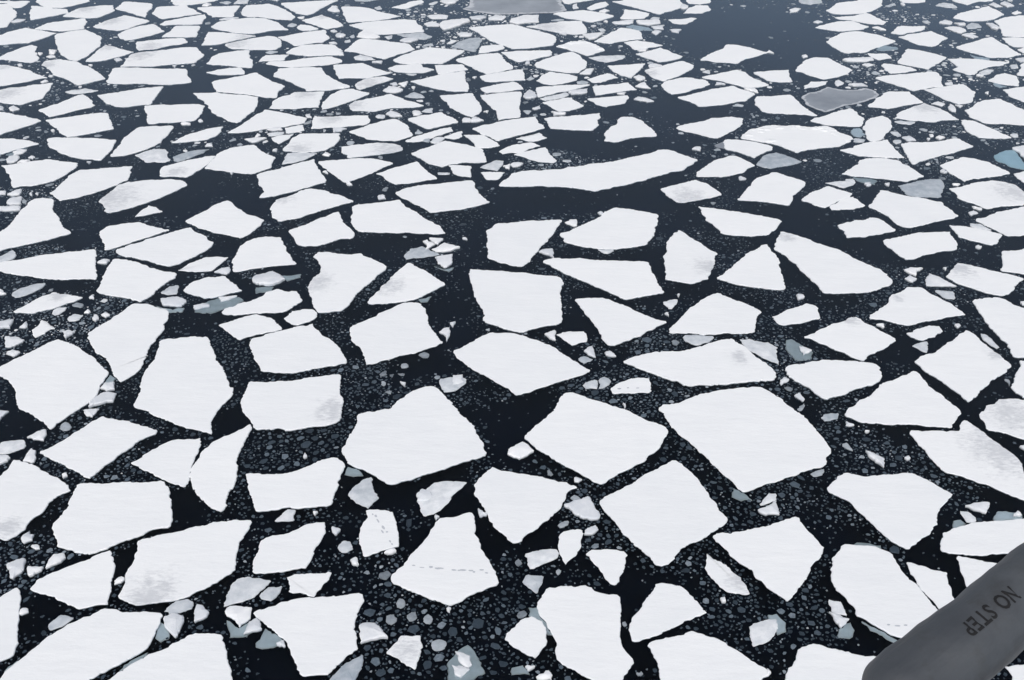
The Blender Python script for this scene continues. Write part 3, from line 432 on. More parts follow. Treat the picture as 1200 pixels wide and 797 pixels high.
f|mid-sized many-sided white ice floe below right of the long wedge-shaped floe|0|10.72,63.62 11.28,64.82 12.03,65.97 12.62,67.00 13.71,68.20 14.93,69.12 15.61,68.50 16.55,67.74 17.63,66.41 16.98,65.11 16.60,63.71 14.66,63.65 12.59,63.57|
f|mid-sized many-sided white ice floe left of the large slipper-shaped floe right of centre|0|15.15,71.28 16.08,72.33 17.34,74.01 18.41,75.41 20.00,76.73 20.01,76.30 20.35,75.05 20.21,73.16 20.19,71.50 19.91,69.59 18.71,69.68 17.28,70.06 16.10,70.54|
f|mid-sized many-sided white ice floe above left of the large slipper-shaped floe right of centre|0|15.59,83.53 16.80,83.20 18.48,82.59 19.97,81.98 21.04,81.50 22.05,80.87 21.32,79.44 20.41,78.31 18.24,78.20 16.69,78.61 16.45,79.82 15.84,80.99 15.72,82.18|
f|large slipper-shaped white ice floe right of centre|21.87,77.94,0.80|21.57,78.95 22.33,78.50 23.48,77.57 24.70,76.30 25.89,75.05 26.83,73.67 27.87,72.16 28.00,71.50 28.21,70.86 27.79,70.22 26.47,69.43 25.29,69.12 24.03,69.06 22.63,69.06 22.44,70.22 21.98,71.67 21.58,73.50 21.06,74.88 20.36,75.94 20.94,77.57|
f|mid-sized many-sided white ice floe above right of the large slipper-shaped floe right of centre|0|26.38,80.02 27.91,80.87 29.65,81.46 30.33,80.79 30.90,79.18 29.51,78.50 27.99,77.94 26.61,77.86|
f|mid-sized many-sided white ice floe right of the large slipper-shaped floe right of centre|0|29.31,77.38 30.14,77.75 31.71,78.42 33.35,78.76 35.10,78.87 35.00,77.57 34.98,76.66 34.59,75.87 33.14,75.51 32.00,75.05 30.96,74.36 30.17,74.19 29.74,75.23 29.27,76.47|
f|mid-sized many-sided grey-smudged ice floe below right of the large slipper-shaped floe right of centre|27.86,68.35,0.52|28.97,69.96 30.05,69.90 30.37,68.96 31.10,67.89 31.57,67.00 31.87,66.03 30.87,65.82 29.51,65.34 28.54,65.11 27.49,64.60 26.56,64.97 24.93,65.54 25.62,66.41 26.87,67.59 27.33,68.66|
f|mid-sized many-sided grey-smudged ice floe below the large slipper-shaped floe right of centre|23.59,65.25,0.70|24.09,65.77 24.48,64.97 25.13,64.12 25.67,63.43 26.08,62.75 25.24,61.95 24.16,61.16 23.11,60.18 22.46,60.65 21.44,61.69 20.74,62.35 19.82,63.10 20.94,63.85 22.21,64.82 23.03,65.11|
f|small many-sided white ice floe below left of the large slipper-shaped floe right of centre|0|18.24,65.77 19.49,66.70 21.06,67.59 21.76,67.00 21.56,65.54 20.49,65.11 18.68,64.63|
f|small many-sided white ice floe above the broad triangular floe at the right|0|26.96,63.57 27.79,64.12 28.82,64.60 29.53,64.49 29.54,63.85 28.80,63.16 27.77,62.67 27.12,63.16|
f|mid-sized many-sided grey-smudged ice floe right of the large slipper-shaped floe right of centre|33.74,72.66,1.31|32.31,71.50 33.18,72.66 33.90,73.60 34.70,73.33 36.28,72.33 37.08,71.90 38.02,71.18 36.85,70.06 35.75,68.81 35.38,68.66 34.72,68.96 33.76,69.74 32.77,70.54|
f|small many-sided white ice floe below right of the grey sunken slab at the upper right|0|35.44,80.02 36.64,79.82 37.81,79.25 39.10,78.31 38.12,76.84 37.59,76.55 36.57,77.20 35.47,77.94 35.51,79.06|
f|mid-sized many-sided white ice floe below right of the grey sunken slab at the upper right|0|37.83,80.99 39.51,81.98 41.05,82.79 42.87,83.53 44.59,83.61 42.50,78.50 40.82,78.31 39.45,78.12 38.85,79.25|
f|mid-sized many-sided white ice floe above right of the broad triangular floe at the right|0|38.02,75.58 39.89,75.94 41.42,75.87 39.58,71.34 38.30,71.90 36.72,72.43 37.41,73.84|
f|mid-sized many-sided white ice floe left of the feather-shaped floe at the upper left|0|-52.04,105.38 -50.64,105.11 -49.25,104.44 -47.71,103.74 -46.44,102.98 -47.22,101.66 -48.19,100.55 -49.07,99.28 -49.54,99.10|
f|mid-sized many-sided white ice floe above the bell-shaped floe at the left edge|0|-48.72,98.39 -47.36,98.39 -45.98,97.96 -44.48,97.16 -45.29,96.47 -46.30,95.62 -47.23,94.61 -47.69,94.45 -49.19,98.21|s-46.80,94.85 -46.10,95.79 -45.36,96.30 -45.31,95.79 -46.12,94.45
f|large many-sided white ice floe left of the feather-shaped floe at the upper left|0|-46.12,103.17 -44.74,103.74 -43.13,104.44 -41.36,105.11 -40.57,105.11 -39.56,102.98 -38.62,100.84 -39.80,100.18 -40.93,99.46 -42.47,98.74 -43.12,99.46 -43.91,100.55 -45.06,101.85|
f|mid-sized many-sided white ice floe above left of the feather-shaped floe at the upper left|0|-47.87,105.93 -47.08,107.14 -46.12,108.57 -44.88,110.59 -43.97,109.62 -43.19,108.57 -42.53,107.34 -42.73,106.70 -43.68,106.10 -44.86,104.91 -46.05,104.05 -46.93,105.11|
f|large many-sided white ice floe above left of the floe with a smudged grey left half|0|-44.18,98.21 -44.01,98.49 -42.27,98.57 -40.35,98.49 -38.93,98.32 -37.52,98.04 -37.34,96.64 -37.30,94.78 -37.45,93.20 -38.45,93.46 -39.54,93.62 -40.81,94.28 -41.83,94.95 -42.84,95.96 -43.68,96.99|
f|feather-shaped white ice floe at the upper left|0|-36.26,101.29 -35.22,101.55 -33.35,101.73 -32.98,101.47 -32.98,100.29 -32.96,99.28 -33.16,97.51 -33.85,96.13 -34.84,94.95 -35.83,94.28 -36.93,94.12 -36.97,95.45 -36.93,97.51 -36.75,99.64|
f|mid-sized many-sided grey-smudged ice floe above right of the floe with a smudged grey left half|-29.90,90.59,1.03|-30.85,92.17 -30.11,92.81 -29.10,93.46 -28.09,94.12 -27.19,94.21 -27.34,93.13 -27.68,91.85 -28.18,90.75 -28.38,89.97 -28.75,89.45 -30.19,89.67 -31.11,89.67 -31.47,90.75 -31.44,91.85|
f|large many-sided white ice floe above the bell-shaped floe at the left edge|0|-46.08,92.01 -44.72,92.49 -43.51,93.07 -42.22,93.46 -41.14,92.97 -39.35,92.58 -39.26,91.22 -39.60,89.97 -40.03,89.06 -40.64,88.31 -41.67,87.71 -43.23,87.27 -43.72,88.16 -44.04,89.06 -45.08,90.59|
f|large many-sided white ice floe left of the floe with a smudged grey left half|0|-38.69,91.06 -37.60,91.22 -36.29,91.53 -34.22,91.91 -33.96,90.59 -33.72,88.91 -34.41,87.86 -35.12,86.98 -35.95,86.11 -37.01,85.25 -38.25,84.64 -39.05,85.54 -39.67,86.20 -39.41,87.27 -39.32,88.46 -39.22,89.97|
f|white ice floe with a smudged grey left half|-33.86,85.25,2.45|-34.97,84.55 -34.64,85.82 -34.28,87.86 -33.59,88.46 -31.84,88.91 -30.03,89.06 -28.97,88.82 -28.23,87.86 -28.75,86.98 -29.27,86.17 -30.14,84.97 -31.08,84.00 -32.03,83.17 -33.01,82.50 -33.60,82.31 -33.87,83.17|
f|large many-sided white ice floe above right of the feather-shaped floe at the upper left|0|-37.42,107.10 -36.26,107.39 -34.82,107.31 -33.43,107.59 -31.98,107.59 -31.28,107.10 -31.16,105.70 -31.19,103.74 -31.43,102.98 -32.51,102.79 -33.55,102.48 -35.67,102.15 -36.15,103.36 -36.46,104.71 -36.89,105.50|
f|small many-sided white ice floe right of the feather-shaped floe at the upper left|0|-32.15,97.40 -31.66,98.39 -30.89,99.64 -29.87,100.55 -29.03,101.10 -28.12,101.47 -28.07,100.18 -28.21,99.28 -28.91,98.21 -29.89,97.79 -31.04,97.51|
f|large many-sided white ice floe below left of the house-shaped floe at the upper left|0|-33.44,110.89 -31.88,110.89 -30.04,110.68 -28.18,110.34 -26.33,109.62 -26.08,107.95 -25.98,106.70 -26.24,105.11 -26.63,103.55 -27.02,102.41 -28.06,102.98 -29.35,104.32 -29.95,105.11 -30.47,106.10 -30.97,107.31 -31.77,108.57 -32.56,109.41|
f|large many-sided white ice floe below the long arrowhead floe at the upper left|0|-27.63,91.37 -27.44,92.49 -27.22,93.79 -26.81,95.45 -26.30,96.13 -25.32,96.54 -24.25,96.88 -23.77,96.13 -23.04,95.11 -22.40,94.51 -21.66,93.89 -21.75,93.13 -21.65,91.53 -22.36,90.90 -22.99,90.19 -24.30,90.44 -25.80,90.90|
f|long arrowhead white ice floe at the upper left|0|-27.44,99.82 -26.82,101.10 -26.19,102.79 -25.59,104.71 -24.98,106.02 -24.06,105.70 -22.34,104.91 -20.31,103.74 -20.38,102.41 -21.54,101.85 -22.96,101.21 -24.73,100.37 -26.02,99.93|
f|mid-sized long narrow grey-smudged ice floe right of the long arrowhead floe at the upper left|-17.88,103.55,1.33|-19.52,100.92 -19.69,102.98 -19.66,104.13 -18.94,104.05 -17.02,104.32 -16.16,104.32 -14.33,104.44 -13.96,102.98 -14.20,102.03 -15.02,101.85 -16.23,101.47 -16.87,101.29 -17.70,101.29 -18.63,100.99|
f|small many-sided white ice floe right of the long arrowhead floe at the upper left|0|-22.07,101.10 -21.48,101.47 -20.44,101.92 -20.08,100.55 -20.82,100.00 -21.73,99.75|
f|small many-sided white ice floe below right of the long arrowhead floe at the upper left|0|-22.95,98.57 -22.19,99.21 -20.97,99.46 -21.23,98.39 -21.94,97.09 -22.62,97.86|
f|mid-sized many-sided grey-smudged ice floe below right of the long arrowhead floe at the upper left|-19.85,95.79,1.43|-21.32,95.45 -21.09,96.82 -20.96,98.39 -20.33,99.53 -19.11,99.64 -16.51,99.64 -16.39,98.21 -16.65,96.64 -17.31,95.62 -18.29,95.11 -19.73,95.05|
f|ragged-ended white ice floe left of the long curved floe|0|-22.63,89.97 -22.27,90.44 -21.12,91.06 -20.00,92.01 -19.11,92.81 -18.10,93.46 -17.63,92.01 -17.01,90.44 -16.48,89.36 -16.25,88.40 -17.29,87.71 -18.39,86.83 -19.93,85.82 -21.52,85.25 -21.28,86.54 -22.09,87.86 -22.23,88.91|
f|mid-sized many-sided white ice floe right of the ragged-ended floe left of the long curved floe|0|-17.64,92.97 -16.83,93.20 -15.58,93.39 -14.32,93.72 -12.62,93.62 -11.66,93.13 -10.70,92.58 -11.85,91.22 -12.75,90.13 -13.76,89.06 -14.61,88.37 -14.98,88.76 -15.43,89.51 -16.21,90.59 -17.00,91.69|
f|mid-sized many-sided white ice floe left of the thin strip-like floe at the upper centre|0|-15.79,100.18 -14.79,101.10 -13.67,102.22 -12.50,103.17 -11.55,103.55 -10.92,102.79 -10.21,101.85 -9.90,100.55 -9.46,99.28 -10.27,98.39 -11.03,97.79 -12.26,97.86 -13.64,98.21 -14.85,99.28|
f|mid-sized many-sided white ice floe above the thin strip-like floe at the upper centre|0|-10.35,103.55 -9.33,104.13 -8.23,104.60 -7.13,105.30 -6.51,104.32 -5.23,102.60 -6.11,102.03 -8.27,100.84 -9.17,101.85|
f|thin strip-like white ice floe at the upper centre|0|-10.12,97.86 -9.49,98.74 -8.46,99.64 -7.28,100.55 -5.87,101.29 -5.68,100.29 -6.80,99.28 -8.09,98.21 -9.13,97.58 -9.94,97.58|
f|small many-sided white ice floe below the sail-shaped floe at the top centre|0|-6.50,98.74 -5.72,99.64 -4.82,100.29 -4.74,98.92 -5.52,98.21|
f|large many-sided white ice floe below right of the thin strip-like floe at the upper centre|0|-9.38,94.78 -8.47,95.79 -7.46,96.64 -6.31,97.79 -5.35,97.34 -3.98,96.64 -2.76,95.79 -2.54,94.78 -2.30,92.81 -3.08,92.65 -4.38,92.81 -5.52,92.33 -6.26,91.69 -7.06,92.17 -8.02,93.13|
f|mid-sized many-sided grey-smudged ice floe left of the thin strip-like floe at the upper centre|-11.27,95.96,1.97|-15.96,96.30 -14.69,96.82 -13.39,97.16 -12.33,97.27 -11.24,97.09 -10.46,96.64 -10.11,95.62 -10.92,95.05 -12.45,94.51 -13.72,94.12 -14.97,93.69 -15.81,95.11|
f|mid-sized many-sided white ice floe below the thin strip-like floe at the upper centre|0|-12.10,90.28 -11.08,91.15 -9.87,92.01 -8.66,92.97 -8.20,92.01 -7.62,90.90 -7.05,89.97 -6.56,89.21 -7.73,88.76 -8.93,88.22 -10.15,87.95 -11.13,89.06|
f|broad white ice floe just left of the long curved floe|0|-10.06,86.25 -9.34,87.12 -8.15,87.71 -6.68,88.01 -5.21,88.46 -3.48,88.82 -3.21,88.16 -3.21,87.27 -2.85,86.11 -2.40,85.25 -1.84,84.36 -3.51,83.40 -5.27,82.79 -6.76,82.38 -8.21,84.02 -9.20,85.07|
f|mid-sized long narrow grey-smudged ice floe below left of the sail-shaped floe at the top centre|-16.10,107.31,1.18|-16.66,107.14 -16.23,108.37 -14.71,109.20 -12.63,110.59 -11.80,109.62 -10.83,108.57 -9.59,107.75 -8.97,107.14 -10.09,106.61 -11.53,106.53 -12.66,106.30 -13.87,105.50 -16.05,105.70|
f|mid-sized many-sided white ice floe above right of the thin strip-like floe at the upper centre|0|-7.54,110.17 -6.21,110.34 -4.15,110.89 -3.72,108.99 -3.16,107.14 -3.07,106.10 -3.32,104.91 -3.94,103.94 -4.82,104.71 -5.72,105.90 -6.60,107.75 -7.18,108.99|
f|mid-sized many-sided white ice floe below right of the sail-shaped floe at the top centre|0|-3.31,110.17 -2.20,110.55 0.00,111.19 0.97,111.32 0.88,108.99 0.72,106.50 0.85,103.94 0.00,103.74 -1.38,103.17 -1.54,104.91 -2.14,106.70 -2.52,107.75|
f|mid-sized many-sided white ice floe right of the thin strip-like floe at the upper centre|0|-3.91,100.92 -2.90,101.85 -1.51,102.60 0.00,103.36 1.13,103.74 2.34,104.13 2.59,102.41 3.19,101.10 2.06,100.18 0.96,99.46 0.00,98.85 -1.32,97.75 -2.15,98.92 -3.42,100.37|
f|small many-sided white ice floe right of the thin strip-like floe at the upper centre|0|-4.64,99.28 -3.66,99.28 -2.70,99.28 -2.00,98.21 -1.14,96.64 -2.10,96.13 -3.43,96.03 -3.53,97.16 -4.03,98.21|
f|small many-sided white ice floe above the broad floe just left of the long curved floe|0|-5.74,92.10 -4.74,92.10 -3.70,91.91 -3.62,89.51 -4.38,89.67 -5.23,90.28 -5.47,91.22|
f|small many-sided white ice floe left of the long curved floe|0|-2.79,90.53 -1.75,90.59 -0.65,90.53 -1.23,89.00 -2.23,88.97 -2.49,89.67|
f|small many-sided white ice floe left of the dome-shaped floe above the long curved floe|0|-1.23,95.28 -0.64,96.13 0.00,96.82 1.75,97.51 2.67,96.64 1.59,95.96 0.66,94.95 0.00,95.05 -0.89,94.68|
f|small many-sided white ice floe above left of the long curved floe|0|0.13,94.61 1.59,95.45 3.13,96.30 3.37,95.11 3.73,94.12 4.11,93.13 3.75,92.65 2.59,92.87 1.43,93.62|
f|small many-sided white ice floe below right of the sail-shaped floe at the top centre|0|0.34,98.39 1.50,99.10 2.61,99.89 3.33,98.57 2.02,97.68|
f|long curved white ice floe|0|-1.21,87.62 -0.85,88.61 0.00,90.28 1.53,90.90 3.32,91.06 5.13,91.69 6.96,92.33 8.27,92.55 9.61,93.13 10.98,93.95 12.07,94.45 13.65,95.62 14.95,95.45 15.72,94.45 17.00,93.30 16.35,92.33 15.27,90.97 13.27,89.97 11.50,88.76 9.92,87.86 8.38,87.12 7.11,86.54 5.55,87.21 4.08,87.51 2.48,87.71 1.24,87.51 0.00,87.51|
f|mid-sized many-sided white ice floe left of the dome-shaped floe above the long curved floe|0|3.18,103.55 4.68,104.05 6.68,104.44 8.78,105.03 8.81,103.94 8.40,102.41 7.86,100.48 6.62,100.55 5.11,100.73 3.74,100.99 3.56,102.22|
f|dome-shaped white ice floe above the long curved floe|0|8.89,99.82 9.39,100.73 10.26,102.03 10.42,103.17 10.83,103.94 11.90,104.01 12.74,103.17 13.22,101.66 13.65,100.55 13.89,98.99 12.66,98.92 11.27,98.57 10.39,97.86 9.69,97.51 8.75,97.86|
f|small many-sided white ice floe above the dome-shaped floe above the long curved floe|0|7.81,109.20 9.46,109.62 11.27,110.04 12.10,110.17 11.72,108.37 11.61,107.92 9.56,106.82 8.59,107.51 7.93,108.75|
f|mid-sized many-sided white ice floe above left of the dome-shaped floe above the long curved floe|0|3.14,108.08 4.41,108.78 6.21,109.53 6.45,108.57 7.33,107.14 6.79,106.50 5.74,105.70 4.73,105.50 3.91,106.90|
f|mid-sized many-sided white ice floe right of the dome-shaped floe above the long curved floe|0|16.69,101.85 18.19,102.60 19.77,103.74 21.81,104.13 22.94,103.67 22.61,102.22 21.66,100.73 20.48,99.46 19.51,98.49 18.38,99.10 16.50,100.37 15.93,101.10 16.28,101.66|
f|mid-sized many-sided white ice floe above left of the grey almond-shaped slab at the upper right|0|20.11,98.04 21.34,98.11 22.62,97.68 23.58,97.09 24.43,96.30 23.30,94.95 22.16,93.79 21.51,94.51 20.85,95.28 19.88,95.79|
f|mid-sized many-sided white ice floe left of the grey almond-shaped slab at the upper right|0|16.46,90.59 17.44,91.85 18.56,93.30 20.23,94.35 20.88,93.95 21.39,93.13 21.96,92.01 21.07,91.37 20.52,90.44 19.56,89.97 18.47,89.51 17.35,89.61 16.32,89.61|
f|mid-sized many-sided grey-smudged ice floe right of the long curved floe|15.03,85.25,1.80|12.81,87.04 13.87,87.71 14.91,88.25 16.12,88.91 17.01,88.16 17.47,87.12 17.99,85.88 16.94,85.25 15.66,84.75 14.39,84.27 13.94,84.36 13.35,85.40|
f|large many-sided white ice floe below the grey almond-shaped slab at the upper right|0|19.02,84.83 19.73,85.97 20.78,87.71 21.07,88.61 22.15,89.67 23.28,90.59 24.01,90.13 24.95,89.21 25.68,88.46 25.40,87.56 24.43,86.25 23.79,84.97 23.28,83.72 22.50,84.00 21.50,84.41 20.22,84.64|
f|mid-sized many-sided white ice floe below right of the grey almond-shaped slab at the upper right|0|24.50,84.83 25.31,85.82 26.52,86.83 27.45,87.62 28.24,86.83 29.21,86.05 27.98,84.83 26.93,84.00 26.11,83.31 25.34,83.86|
f|small many-sided white ice floe left of the grey sunken slab at the upper right|0|26.59,83.58 27.70,84.69 29.09,85.48 29.03,85.25 29.65,83.72 28.45,83.04 27.25,82.90 26.60,82.90|
f|mid-sized many-sided white ice floe above left of the grey sunken slab at the upper right|0|31.55,93.13 32.53,93.62 33.60,93.72 35.25,93.13 35.48,92.17 36.04,91.06 36.45,89.67 35.55,89.06 34.58,88.55 33.72,88.82 32.58,89.21 31.41,89.51 30.19,89.67 29.28,90.22 29.90,90.90 30.76,91.85 31.40,92.33|s30.19,89.67 31.38,89.42 32.12,88.91 31.66,88.16 30.66,88.61 30.28,89.06
f|mid-sized many-sided white ice floe below the small rounded floe at the upper right|0|30.45,95.62 31.89,96.13 31.97,96.47 33.28,97.34 35.65,98.11 35.68,96.82 35.76,95.28 35.97,93.79 34.55,93.85 32.91,94.05 31.90,94.18 31.49,94.61 30.97,95.05|
f|small rounded white ice floe at the upper right|0|34.04,100.92 34.77,102.60 35.58,103.74 36.90,104.40 37.35,103.74 37.24,102.41 36.71,100.73 35.89,99.64 34.95,98.04 34.29,97.58 33.80,98.04 33.92,99.46|s33.19,101.10 33.86,101.29 33.97,99.64 33.30,98.92 32.71,99.28
f|mid-sized many-sided white ice floe below the dark grey thin ice pan at the upper right|0|29.35,102.98 30.56,103.94 32.12,105.11 34.18,106.42 34.50,106.10 34.56,104.71 34.94,103.74 34.34,102.03 33.98,101.47 33.29,101.47 31.97,101.66 30.64,101.92|
f|mid-sized many-sided white ice floe below the grey-topped triangular floe at the upper right|0|36.56,96.99 37.17,97.34 38.54,97.40 39.78,97.51 40.98,97.86 42.51,98.39 42.82,97.34 43.29,96.47 42.15,95.79 40.48,94.78 38.71,93.79 37.46,93.13 36.21,92.23 36.26,93.46 36.44,95.79|
f|grey-topped triangular white ice floe at the upper right|42.03,106.70,1.56|37.98,103.74 39.07,105.50 40.38,106.50 42.13,107.92 42.97,106.90 43.58,105.70 43.90,104.52 44.19,103.28 42.74,103.17 40.89,102.67 39.33,103.05|
f|mid-sized many-sided white ice floe below right of the grey-topped triangular floe at the upper right|0|44.39,103.17 45.49,102.98 45.99,102.03 46.49,101.10 47.04,99.64 47.66,98.57 46.03,98.39 44.49,98.64 44.11,99.46 43.93,100.92 44.14,102.41|
f|large many-sided white ice floe right of the grey-topped triangular floe at the upper right|0|45.67,105.93 46.89,106.93 47.76,108.16 48.72,108.78 50.49,109.20 50.83,108.16 51.68,105.93 52.67,105.11 51.28,101.66 49.58,101.92 48.16,102.22 46.90,102.22 46.27,102.41 45.91,103.36 45.54,103.94 45.67,105.30|
f|mid-sized many-sided white ice floe above right of the grey sunken slab at the upper right|0|38.60,92.07 40.06,93.13 41.38,93.95 42.31,93.62 43.31,92.81 43.80,91.69 44.35,90.28 42.79,89.67 41.12,89.21 39.63,88.55 39.26,89.67 38.87,90.75|
f|large many-sided grey-smudged ice floe right of the grey sunken slab at the upper right|43.05,86.40,1.82|37.78,87.12 39.34,87.71 40.85,88.46 42.10,88.82 43.09,88.46 43.86,87.86 44.00,86.40 44.29,85.54 43.73,84.13 42.25,83.72 41.01,83.58 39.58,83.09 39.08,83.86 38.17,84.69 37.88,85.25|
f|small many-sided white ice floe right of the grey sunken slab at the upper right|0|44.58,90.22 45.74,90.81 46.94,90.90 45.72,87.86 44.75,88.31|t44.50,94.61 45.27,95.28 46.62,95.86 46.73,94.61 46.52,92.81 46.94,90.90 45.98,91.37 44.95,92.01 44.27,93.30
f|large many-sided white ice floe below left of the grey sunken slab at the upper right|0|29.98,83.86 30.81,85.11 31.78,86.83 32.72,86.25 33.72,85.54 35.05,85.11 36.27,84.41 36.49,82.99 36.81,81.70 35.29,80.99 33.64,80.21 31.73,79.63 31.15,80.60 30.61,82.38 29.83,83.40|
f|mid-sized many-sided white ice floe above left of the rounded drum-shaped floe at the upper left|0|-67.45,144.14 -65.89,144.41 -64.21,141.98 -63.05,140.38 -62.43,138.50 -62.29,136.05 -61.95,134.27 -63.36,133.86|
f|small long narrow white ice floe above left of the feather-shaped floe at the upper left|0|-68.17,145.96 -66.17,145.62 -63.36,145.62 -63.23,144.28 -63.36,142.63 -64.28,142.44 -65.99,144.68 -67.72,144.81|
f|large long narrow white ice floe above the rounded drum-shaped floe at the upper left|0|-62.49,145.28 -62.92,148.02 -56.84,148.02 -55.50,145.62 -56.10,144.61 -57.14,143.29 -58.16,142.50 -59.86,142.63 -61.14,143.62|
f|mid-sized many-sided white ice floe above left of the house-shaped floe at the upper left|0|-61.39,140.06 -62.31,143.29 -60.71,142.96 -59.15,142.18 -57.18,141.79 -56.41,140.06 -57.53,139.12 -58.93,138.00 -60.11,137.08|
f|large many-sided grey-smudged ice floe above the rounded drum-shaped floe at the upper left|-54.87,141.98,1.73|-56.64,138.62 -56.26,140.70 -55.71,142.31 -53.82,143.29 -51.79,143.62 -50.86,141.34 -51.16,140.06 -52.01,138.19 -53.16,137.88 -54.88,138.19|
f|mid-sized many-sided white ice floe above left of the long box-shaped floe at the upper left|0|-58.31,133.39 -57.59,135.75 -55.96,136.66 -53.52,137.88 -52.63,135.15 -52.22,133.39 -53.59,132.81 -54.84,132.40 -56.60,132.98|
f|large many-sided white ice floe left of the rounded drum-shaped floe at the upper left|0|-61.66,129.58 -61.05,131.95 -59.50,133.80 -57.58,132.81 -54.92,131.66 -55.76,129.69 -56.92,127.77 -58.53,127.61 -60.62,126.96|
f|mid-sized many-sided white ice floe above right of the rounded drum-shaped floe at the upper left|0|-51.02,141.98 -50.90,145.28 -49.35,145.08 -47.02,144.41 -46.52,142.96 -46.53,141.02 -46.10,138.19 -47.71,139.43 -49.17,140.70|
f|large many-sided white ice floe above right of the rounded drum-shaped floe at the upper left|0|-45.81,140.06 -45.79,142.96 -44.25,143.29 -42.33,143.75 -40.98,141.98 -39.34,139.75 -41.32,139.00 -42.88,138.06 -43.77,137.51 -44.84,138.81|
f|mid-sized long narrow white ice floe right of the rounded drum-shaped floe at the upper left|0|-43.52,135.15 -43.15,136.54 -42.57,136.90 -41.40,137.88 -38.92,139.50 -38.51,138.50 -38.32,135.45 -40.36,135.15 -42.12,135.15 -42.85,134.74|
f|large many-sided grey-smudged ice floe above right of the rounded drum-shaped floe at the upper left|-49.93,136.66,1.68|-51.46,134.27 -50.64,136.66 -49.06,139.12 -47.80,138.50 -45.05,136.66 -45.95,135.15 -46.83,133.39 -47.82,132.63 -49.35,133.10|
f|mid-sized many-sided white ice floe right of the rounded drum-shaped floe at the upper left|0|-47.44,131.09 -47.01,132.81 -46.04,134.27 -44.45,135.45 -43.42,134.27 -42.09,132.40 -43.07,131.09 -44.39,129.69 -45.84,128.86 -46.76,129.69|
f|mid-sized many-sided white ice floe above left of the long arrowhead floe at the upper left|0|-41.87,130.14 -41.68,131.66 -41.40,132.40 -41.28,134.62 -38.39,134.62 -38.12,132.81 -37.74,130.14 -39.44,130.14 -40.80,130.14|
f|mid-sized many-sided grey-smudged ice floe above the long box-shaped floe at the upper left|-42.29,126.43,1.57|-44.33,128.31 -42.97,128.86 -40.66,129.58 -39.18,129.80 -38.24,128.04 -39.04,127.23 -39.97,126.96 -41.24,125.63 -43.13,125.00 -43.87,126.43|
f|large long narrow grey-smudged ice floe right of the rounded drum-shaped floe at the upper left|-42.39,123.30,1.98|-43.56,119.32 -43.59,121.28 -43.61,123.55 -42.69,124.33 -41.03,124.85 -39.58,125.48 -38.10,126.16 -36.77,126.16 -35.90,124.59 -35.15,123.30 -35.49,121.53 -35.51,120.64 -36.95,120.30 -38.16,120.05 -39.86,119.42 -41.77,119.42|
f|long box-shaped white ice floe at the upper left|0|-43.40,113.96 -43.95,116.48 -44.13,118.84 -42.57,118.94 -40.97,118.84 -39.32,118.60 -37.78,118.60 -36.02,118.50 -35.43,116.48 -34.33,114.19 -35.74,113.74 -36.42,113.43 -37.93,113.52 -40.15,113.83 -41.78,113.65|
f|large many-sided white ice floe below left of the long box-shaped floe at the upper left|0|-43.18,110.17 -42.23,110.68 -40.39,111.54 -38.69,112.41 -37.00,112.85 -36.98,111.11 -36.96,109.41 -36.89,107.54 -38.26,107.26 -39.27,106.73 -40.34,106.93 -41.95,108.37|
f|rounded drum-shaped white ice floe at the upper left|0|-54.49,129.69 -54.82,131.38 -53.74,132.23 -51.95,133.10 -50.45,131.66 -49.15,130.25 -48.19,126.96 -48.26,124.85 -48.49,122.54 -49.01,121.18 -50.18,121.78 -51.68,123.55 -53.01,126.43|
f|mid-sized many-sided grey-smudged ice floe below right of the rounded drum-shaped floe at the upper left|-47.03,126.16,1.12|-48.00,121.04 -47.93,123.30 -47.86,125.63 -47.64,127.07 -46.44,126.43 -44.72,125.11 -43.54,124.43 -44.44,123.04 -45.67,121.78 -46.61,121.18|
f|mid-sized many-sided white ice floe left of the rounded drum-shaped floe at the upper left|0|-58.56,121.78 -58.06,123.81 -57.35,125.37 -56.32,127.07 -55.34,126.43 -55.00,124.59 -53.62,122.28 -53.79,120.64 -55.38,121.04 -57.92,121.78|
f|large many-sided grey-smudged ice floe below the rounded drum-shaped floe at the upper left|-51.89,119.81,1.29|-52.53,119.81 -52.58,121.28 -51.18,121.88 -48.95,120.99 -48.24,120.30 -46.65,118.84 -45.41,117.41 -43.94,115.32 -45.15,114.19 -46.27,113.21 -47.36,114.41 -48.29,115.32 -49.93,116.48 -51.06,118.36|
f|large many-sided grey-smudged ice floe left of the long box-shaped floe at the upper left|-56.54,119.08,1.07|-57.87,120.05 -56.19,119.81 -54.80,119.08 -52.36,117.18 -50.33,115.64 -51.44,115.10 -52.86,113.96 -54.92,112.63|
f|large many-sided grey-smudged ice floe below left of the rounded drum-shaped floe at the upper left|-53.10,110.68,2.01|-54.32,111.11 -53.33,112.41 -51.46,113.07 -49.17,113.96 -48.79,111.97 -48.55,109.20 -49.42,108.37 -50.20,107.34 -52.56,108.16 -53.39,108.78|
f|mid-sized long narrow white ice floe above the long box-shaped floe at the upper left|0|-45.11,148.02 -38.65,146.30 -40.02,144.95 -41.64,143.95 -43.81,143.75 -44.86,145.62|
f|mid-sized many-sided white ice floe above right of the long box-shaped floe at the upper left|0|-40.67,142.63 -39.03,143.09 -37.23,143.29 -35.24,143.48 -35.27,141.02 -35.19,138.50 -37.76,138.37 -38.95,140.38|
f|large many-sided white ice floe above the house-shaped floe at the upper left|0|-34.37,139.75 -34.63,142.31 -34.53,143.62 -32.93,143.95 -31.72,144.41 -30.15,142.96 -28.71,141.02 -27.29,138.50 -27.50,137.08 -29.51,137.39 -31.49,138.37 -33.30,138.50|
